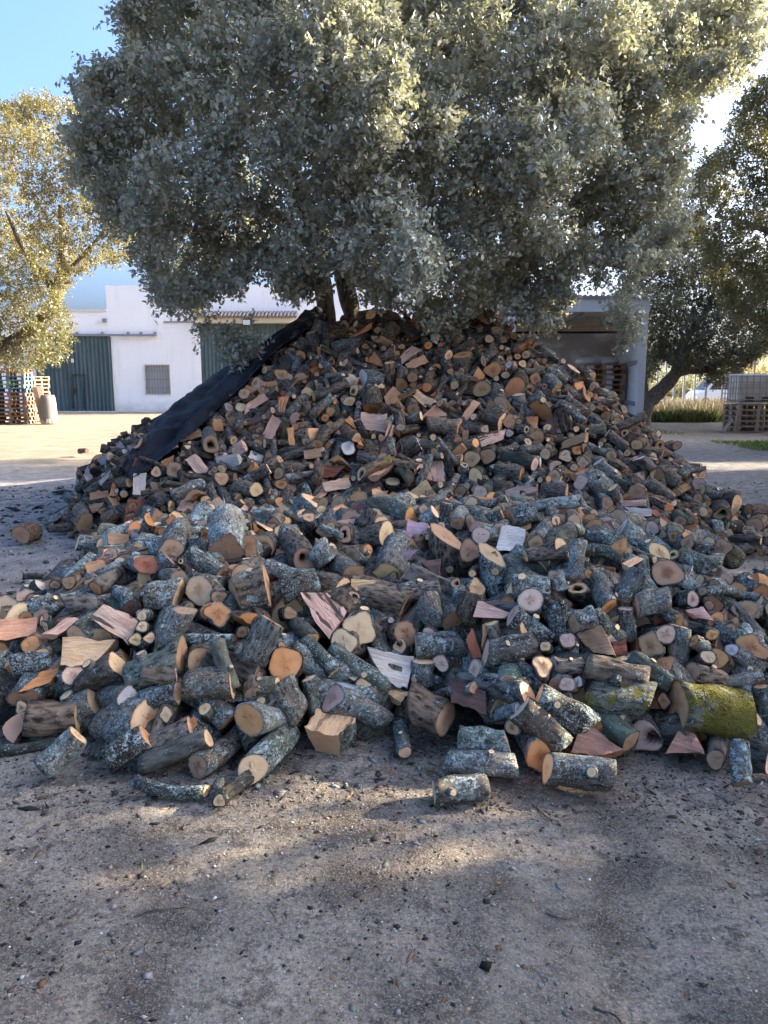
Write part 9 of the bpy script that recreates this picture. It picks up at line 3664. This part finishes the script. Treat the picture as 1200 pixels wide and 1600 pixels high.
m = MB(); m.box(xl-.3, xr1+.06, SY1+.152, SY1+.2, zb-.4, zb+.075); m.build('shade_gap_board', M_DARKMETAL, sh)  # dark board added to stand for the shade in the gap under the roof
m = MB(); m.box(xl-.3, xr1-.05, SY1-.9, SY1-.75, zb-.10, zb+.06); m.build('beam', M_TIMBER, sh)
corr('side_wall', (xr0+.02, SY0+.08, -.05), (xr1+.02, SY1, -.05), (xr1+.02, SY1, zb-.02), (xr0+.02, SY0+.08, zf-.02), M_GALV, 20, .03, (1, 0, 0))
for gz in (1.0, 2.05):
    m = MB(); m.bar((xr0-.04, SY0+.1, gz), (xr1-.04, SY1-.05, gz), .05, .1); m.build('girt', M_RUST, sh)
PX = 22.5
for i in range(14):
    p = at(936, 600, PX); pallet((p[0]+random.gauss(0, .03), PX, i*.146+.012), M_PALLET_NEW if i % 3 else M_PALLET, random.gauss(0.03, .03), f'{"fresh" if i % 3 else "brown"} pallet, {ordn[i]} from the ground of the stack inside the shed', 'pallets in the shed', 80+i)
def sack(x, y, z, r, label, mat):
    rs = np.random.RandomState(abs(int(x*100)) % 999); th = np.linspace(0, 2*math.pi, 12, endpoint=False); V = []; F = []
    for k, (h, s_) in enumerate(((0, .8), (.3, 1.0), (.65, .9), (.9, .5), (1.0, .15))):
        for t in th: q = r*s_*(1+rs.normal(0, .08)); V.append((x+q*1.5*math.cos(t), y+q*math.sin(t), z+h*r*.8))
    for k in range(4):
        for i in range(12): F.append((k*12+i, k*12+(i+1) % 12, (k+1)*12+(i+1) % 12, (k+1)*12+i))
    F += [tuple(range(12))[::-1], tuple(range(48, 60))]
    mm = MB(); mm.add(V, F); tag(mm.build('sack', mat, None, True), label, 'sack', 'sacks on the shed pallets')
M_SACK = plain('white_woven_sack', (.52, .52, .52), .7, .2, 0, .15, 5)
p = at(918, 590, PX); sack(p[0], PX, 2.06, .26, 'whitish sack slumped on the left end of the shed pallets', M_SACK)
p = at(948, 590, PX); sack(p[0], PX, 2.06, .24, 'grey sack slumped on the right end of the shed pallets', M_SACK)

# ------------------------------------------------------------------ IBC tank on its pallet stack, right edge
IY = 24.0
x0 = at(1154, 630, IY)[0]; zi = at(1180, 634, IY)[2]; zt_ = at(1180, 584, IY)[2]
for i in range(5):
    pallet((x0+.62, IY+.5, i*.17+.02), M_PALLET_GREY, .02*i-.03, f'dark weathered pallet, {ordn[i]} from the ground under the white liquid tank', 'pallets under the tank', 120+i).scale = (1.05, 1.3, 1.16)
zi = max(zi, .90)
tk = empty('liquid_tank', (x0+.62, IY+.5, zi), 'white plastic liquid tank in a grey wire cage on dark pallets, at the right', 'tank')
m = MB(); m.box(x0+.05, x0+1.2, IY+.06, IY+1.0, zi+.05, zt_); b = m.build('bottle', M_PLASTIC, tk); bv = b.modifiers.new('b', 'BEVEL'); bv.width = .06; bv.segments = 3
m = MB(); m.box(x0+.0, x0+1.25, IY+.0, IY+1.05, zi, zi+.045); m.build('base_plate', M_RUST, tk)
m = MB()
for i in range(7): xx = x0+.02+1.21*i/6; m.bar((xx, IY+.01, zi+.046), (xx, IY+.01, zt_-.04), .022); m.bar((xx, IY+1.04, zi+.046), (xx, IY+1.04, zt_-.04), .022)
for i in range(6): yy = IY+.06+.93*i/5; m.bar((x0-.005, yy, zi+.046), (x0-.005, yy, zt_-.04), .022)
for i in range(5): zz = zi+.12+(zt_-zi-.2)*i/4; m.bar((x0-.03, IY-.015, zz), (x0+1.27, IY-.015, zz), .022); m.bar((x0-.03, IY-.015, zz+.001), (x0-.03, IY+1.06, zz+.001), .022)
m.build('cage', M_RUST, tk)
for xx in (x0+.2, x0+.72): 
    m = MB(); m.box(xx, xx+.26, IY-.012, IY+.004, zi+.07, zi+.20); m.build('label_plate', M_DARKMETAL, tk)
m = MB(); m.box(x0+.12, x0+.70, IY+.035, IY+.059, zt_-.30, zt_-.06); m.build('top_panel', M_GALV, tk)
m = MB(); m.bar(at(1128, 680, 23.6)*np.array([1, 1, 0])+np.array([0, 0, .03]), at(1144, 655, 23.8), .07); tag(m.build('timber_prop', M_PALLET_GREY), 'dark timber leaning against the left side of the tank pallets', 'timber')

# ------------------------------------------------------------------ wire fence, weeds, grass and what lies beyond
FY = 36.0
fe = empty('wire_fence', at(1075, 660, FY)*np.array([1, 1, 0]), 'tall wire fence with thin grey posts across the back right of the yard', 'fence')
fpx = [1010, 1024, 1037, 1051, 1066, 1083, 1101, 1126, 1150, 1174, 1200, 1226]
for px in fpx:
    b_ = at(px, 640, FY); m = MB(); m.bar((b_[0], FY, -.05), (b_[0], FY, 2.9), .07); m.build('post', M_GALV if px < 1095 else M_RUST, fe)
xa, xb = at(1008, 640, FY)[0], at(1230, 640, FY)[0]
m = MB()
for z in np.arange(.1, 2.6, .3): m.bar((xa, FY, z), (xb, FY, z), .009)
for x in np.arange(xa, xb, .3): m.bar((x, FY+.005, .05), (x, FY+.005, 2.5), .006)
mw = m.build('wire_mesh', M_GALV, fe); mw['kind'] = 'stuff'
m = MB(); c0 = at(1008, 600, FY+.3)[0]; c1 = at(1024, 600, FY+.3)[0]; z1_ = at(1016, 612, FY+.3)[2]; V = []
m.box(c0, c1, FY+.25, FY+.28, .0, z1_); tag(m.build('green_screen', M_GREEN), 'green screening cloth panel hung behind the wire fence near the leaning oak', 'screen')
def blades(name, x0, x1, y0, y1, n_, h, w, cols, seed, lean=.4):
    rs = np.random.RandomState(seed); x = rs.uniform(x0, x1, n_); y = rs.uniform(y0, y1, n_)
    pt = np.sin(x*2.1+seed)*np.sin(y*1.7)+rs.normal(0, .5, n_); k_ = pt > -.5; x, y = x[k_], y[k_]; n_ = len(x)
    B_ = np.stack([x, y, np.zeros(n_)-.01], -1); hh = h*rs.uniform(.4, 1.2, n_); t = rs.uniform(0, 6.28, n_); sd_ = np.stack([np.cos(t), np.sin(t), t*0], -1)*w
    tip = B_+np.stack([rs.normal(0, lean, n_)*hh, rs.normal(0, lean, n_)*hh, hh], -1); mid = B_*.5+tip*.5+np.array([0, 0, 1])*hh[:, None]*.1
    V = np.stack([B_-sd_, B_+sd_, mid+sd_*.7, mid-sd_*.7, tip], 1).reshape(-1, 3); a = np.arange(n_)*5
    c = np.array(cols)[rs.randint(0, len(cols), n_)]*rs.uniform(.75, 1.25, n_)[:, None]; c = np.concatenate([np.repeat(c, 5, 0), np.ones((n_*5, 1))], 1)
    o = link_mesh(name, np_mesh(name, V, [np.stack([a, a+1, a+2, a+3], -1), np.stack([a+3, a+2, a+4], -1)], M_LITTER, None, dict(fc=('FLOAT_COLOR', c))))
    return tag(o, kind='stuff')
gxa, gxb = at(1000, 650, 33)[0], at(1230, 650, 33)[0]
blades('dry_weeds', gxa+.6, gxb, 34.2, 39.5, 6500, .8, .022, [(.40, .33, .22), (.44, .37, .25), (.34, .26, .17), (.38, .35, .2)], 3)
blades('grass', gxa, gxb, 30.5, 34.6, 16000, .22, .02, [(.26, .33, .05), (.36, .38, .06), (.20, .27, .05)], 5)
blades('grass', 8.6, 12.5, 17.6, 20.5, 5000, .07, .012, [(.16, .22, .05), (.22, .26, .07)], 6)
blades('weeds', 4.2, 9.0, 23.0, 27.5, 1800, .10, .012, [(.15, .19, .05), (.22, .2, .09)], 7)
blades('weeds', gxa-1.2, gxa+2.2, 30.2, 31.4, 2500, .45, .03, [(.10, .13, .04), (.2, .2, .06)], 8)
# white van beyond the fence
VY = 46.0
vn = empty('van', at(1108, 640, VY)*np.array([1, 1, 0]), 'pale car parked beyond the wire fence among dry weeds', 'car')
vx, vy = vn.location.x, vn.location.y
def profile_body(pts, w, y):
    mm = MB(); n_ = len(pts); V = [(vx+a, y-w/2, b) for a, b in pts]+[(vx+a, y+w/2, b) for a, b in pts]
    mm.add(V, [tuple(range(n_))[::-1], tuple(range(n_, 2*n_))]+[(i, (i+1) % n_, n_+(i+1) % n_, n_+i) for i in range(n_)]); return mm
body = profile_body([(-1.1, .35), (-1.15, .8), (-.95, 1.0), (-.55, 1.08), (-.1, 1.72), (.15, 1.8), (1.9, 1.8), (2.05, 1.0), (2.05, .35)], 1.75, vy).build('body', M_CARWHITE, vn)
bv = body.modifiers.new('b', 'BEVEL'); bv.width = .07; bv.segments = 3
m = profile_body([(-.45, 1.12), (-.06, 1.64), (.75, 1.66), (.75, 1.12)], 1.77, vy); m.build('side_window', M_GLASS, vn)
m = MB(); m.add([(vx-.60, vy-.72, 1.10), (vx-.60, vy+.72, 1.10), (vx-.16, vy+.66, 1.70), (vx-.16, vy-.66, 1.70)], [(0, 1, 2, 3)]); m.build('windscreen', M_GLASS, vn)
for dx in (-.6, 1.5):
    m = MB(); m.tube([(vx+dx, vy-.9, .33), (vx+dx, vy-.7, .33)], .33, 18); w_ = m.build('wheel', M_DARKMETAL, vn)
    m = MB(); m.tube([(vx+dx, vy-.915, .33), (vx+dx, vy-.905, .33)], .19, 14); m.build('rim', M_GALV, w_)
m = MB(); m.box(vx-1.17, vx-1.02, vy-.8, vy-.5, .72, .86); m.build('headlight', M_PLASTIC, vn)
# orange-roofed house
HYY = 75.0
ho = empty('house', at(1205, 600, HYY)*np.array([1, 1, 0]), 'distant house with a bright orange tiled roof beyond the fence', 'house')
xh0 = at(1168, 600, HYY)[0]; xh1 = at(1290, 600, HYY)[0]; ze = at(1200, 584, HYY)[2]; zrg = at(1200, 572, HYY)[2]
m = MB(); m.box(xh0+.6, xh1-.6, HYY, HYY+8, -.2, ze); m.build('wall', M_CREAM, ho)
m = MB(); m.add([(xh0, HYY-.6, ze), (xh1, HYY-.6, ze), (xh1-3, HYY+4, zrg+.6), (xh0+3, HYY+4, zrg+.6), (xh0, HYY+8.6, ze), (xh1, HYY+8.6, ze)], [(0, 1, 2, 3), (5, 4, 3, 2), (4, 0, 3), (1, 5, 2), (0, 4, 5, 1)]); m.build('roof', M_ORANGE, ho)
for xq in (xh0+2.0, xh0+5.0):
    m = MB(); m.box(xq, xq+1.1, HYY-.03, HYY-.003, 1.0, 2.3); m.build('window', M_GLASS, ho)
# low hill and far trees along the horizon
def hill(name, x0, x1, y, h, seed):
    rs = np.random.RandomState(seed); n_ = 60; xs_ = np.linspace(x0, x1, n_); ph = rs.uniform(0, 6.28, 4)
    V = []; F = []
    for i, x in enumerate(xs_):
        t = (x-x0)/(x1-x0); hh = h*math.sin(math.pi*t)**.6*(.8+.2*math.sin(x*.02+ph[0])+.1*math.sin(x*.06+ph[1]))
        for k, (dy, s_) in enumerate(((-90, 0), (-40, .55), (0, 1), (60, .8), (200, 0))): V.append((x, y+dy, hh*s_-.5))
    for i in range(n_-1):
        for k in range(4): F.append((i*5+k, (i+1)*5+k, (i+1)*5+k+1, i*5+k+1))
    mm = MB(); mm.add(V, F); tag(mm.build(name, plain('scrub_hill', (.13, .14, .075), .95, .1, 0, .5, .05), None, True), kind='structure')
hill('hill', 60, 460, 330, 17, 4)
def bush_row(name, px0, px1, Y, n_, hpx, seed, mat):
    rs = np.random.RandomState(seed); C = []; Rr = []
    for _ in range(n_):
        px = rs.uniform(px0, px1); z = rs.uniform(.2, 1)*hpx*Y/1202; p = at(px, 640, Y+rs.uniform(-3, 3)); C.append([p[0], p[1], z]); Rr.append(rs.uniform(.7, 1.3))
    o = leaf_mesh(name, np.array(C), np.array(Rr), 42, .20, rs, mat, None, spray=7); tag(o, kind='stuff')
bush_row('distant_shrubs', 1120, 1240, 60, 55, 42, 71, M_LEAF_GOLD)
bush_row('distant_shrubs', 1010, 1120, 72, 40, 20, 72, M_LEAF_OLIVE)
bush_row('distant_trees', 1000, 1300, 110, 60, 58, 73, M_LEAF_OLIVE)
bush_row('distant_trees', -300, 60, 90, 40, 50, 74, M_LEAF_OLIVE)
bush_row('distant_trees', 560, 1000, 70, 60, 60, 75, M_LEAF_DARK)

# ------------------------------------------------------------------ litter on the dirt: pebbles, bark crumbs, chips, leaves
def litter(name, n_, cols, size, flat, seed, area, pw=1.0):
    rs = np.random.RandomState(seed); x0, x1, y0, y1 = area
    y = y0+(y1-y0)*rs.rand(n_)**pw; x = rs.uniform(x0, x1, n_)*np.minimum(1, .35+.22*y)
    if name in ('bark_chips', 'bark_crumb_litter'):
        d_ = lumps(x, y, seed, [(1.6, 1.0), (5, .6)])+rs.normal(0, .5, n_); k_ = d_ > -.1; x, y = x[k_], y[k_]; n_ = len(x)
    z = ground_h(x, y); s_ = size*np.exp(rs.normal(0, .55, n_))
    base = np.array([(1, 0, 0), (0, 1, 0), (-1, 0, 0), (0, -1, 0), (0, 0, 1), (0, 0, -.4)], float)
    V = base[None]*(1+rs.normal(0, .25, (n_, 6, 1)))*s_[:, None, None]*np.array([1, rs.uniform(.6, 1), flat])
    if flat < .3: V[:, :, 0] *= rs.uniform(.8, 2.0, n_)[:, None]
    a = rs.uniform(0, 6.28, n_); ca, sa = np.cos(a)[:, None], np.sin(a)[:, None]; X_, Y_ = V[..., 0]*ca-V[..., 1]*sa, V[..., 0]*sa+V[..., 1]*ca
    tl_ = rs.normal(0, .25, (n_, 1)); Z_ = V[..., 2]+X_*tl_
    V = np.stack([X_+x[:, None], Y_+y[:, None], Z_+(z+s_*flat*.35)[:, None]], -1).reshape(-1, 3)
    f = np.array([(0, 1, 4), (1, 2, 4), (2, 3, 4), (3, 0, 4), (1, 0, 5), (2, 1, 5), (3, 2, 5), (0, 3, 5)]); F = (f[None]+(np.arange(n_)*6)[:, None, None]).reshape(-1, 3)
    c = np.array(cols)[rs.randint(0, len(cols), n_)]*rs.uniform(.6, 1.3, n_)[:, None]; c = np.concatenate([np.repeat(np.clip(c, 0, .9), 6, 0), np.ones((n_*6, 1))], 1)
    tag(link_mesh(name, np_mesh(name, V, [F], M_LITTER, None, dict(fc=('FLOAT_COLOR', c)))), kind='stuff')
NEAR = (-2.9, 2.9, 1.2, 4.4)
litter('gravel', 24000, [(.20, .19, .17), (.30, .28, .25), (.14, .12, .11), (.38, .34, .29)], .0022, .6, 1, NEAR, 1.2)
litter('gravel', 120, [(.24, .22, .20), (.36, .34, .30), (.44, .41, .36)], .0032, .6, 2, NEAR, 1.2)
litter('bark_crumb_litter', 36000, [(.035, .028, .022), (.05, .04, .032), (.08, .06, .045), (.02, .017, .015)], .0032, .35, 3, NEAR, .75)
litter('bark_chips', 8000, [(.05, .04, .03), (.10, .07, .05), (.16, .10, .06), (.30, .20, .12), (.20, .22, .19)], .0052, .16, 4, NEAR, .7)
litter('lichen_flakes', 4000, [(.40, .42, .37), (.34, .36, .31), (.56, .52, .44)], .0023, .4, 5, NEAR, .7)
litter('fallen_leaves', 350, [(.22, .13, .06), (.28, .19, .10), (.16, .08, .04)], .0062, .10, 6, NEAR, 1.1)
litter('gravel', 5000, [(.16, .15, .14), (.26, .25, .23), (.05, .045, .04)], .010, .5, 7, (-7, -1.5, 4.4, 12), 1.0)
litter('bark_chips', 3000, [(.04, .033, .028), (.07, .055, .045), (.03, .03, .028)], .022, .3, 8, (-7, -1.2, 5, 12), 1.0)
litter('gravel', 2500, [(.16, .15, .14), (.26, .25, .23), (.05, .045, .04)], .011, .5, 9, (2.6, 8, 4.4, 12), 1.0)
litter('bark_chips', 7000, [(.04, .033, .028), (.07, .05, .038), (.12, .085, .055), (.24, .17, .10), (.20, .22, .19)], .0062, .22, 10, (-3.2, 3.2, 2.62, 3.6), 1.0)
blades('grass', -2.4, 2.2, 1.3, 4.2, 500, .03, .0025, [(.10, .12, .04), (.16, .16, .06)], 12)
# twigs
rs = np.random.RandomState(77)
for i, (px, py, l, a) in enumerate(((252, 1415, .16, .35), (850, 1262, .13, -.9), (880, 1418, .10, -.1), (108, 1432, .08, .9), (1010, 1270, .10, .5), (955, 1565, .09, -.9))):
    p = floor_at(px, py); d_ = np.array([math.cos(a), math.sin(a), 0]); n_ = np.array([-d_[1], d_[0], 0])
    pts = [p+d_*l*(t-.5)+n_*.012*math.sin(t*5+i)+np.array([0, 0, ground_h(np.array(p[0]), np.array(p[1]))+.006]) for t in np.linspace(0, 1, 6)]
    m = MB(); m.tube(pts, [.003, .0034, .003, .0028, .0024, .002], 6)
    where = ['left of the rust leaf patch', 'just in front of the half log', 'on the tyre track', 'near the left photo edge', 'right of the half log', 'by the lower right corner'][i]
    tag(m.build('twig', M_TRUNK, None, True), f'thin brown twig lying on the dirt {where}', 'twig', 'twigs on the dirt')
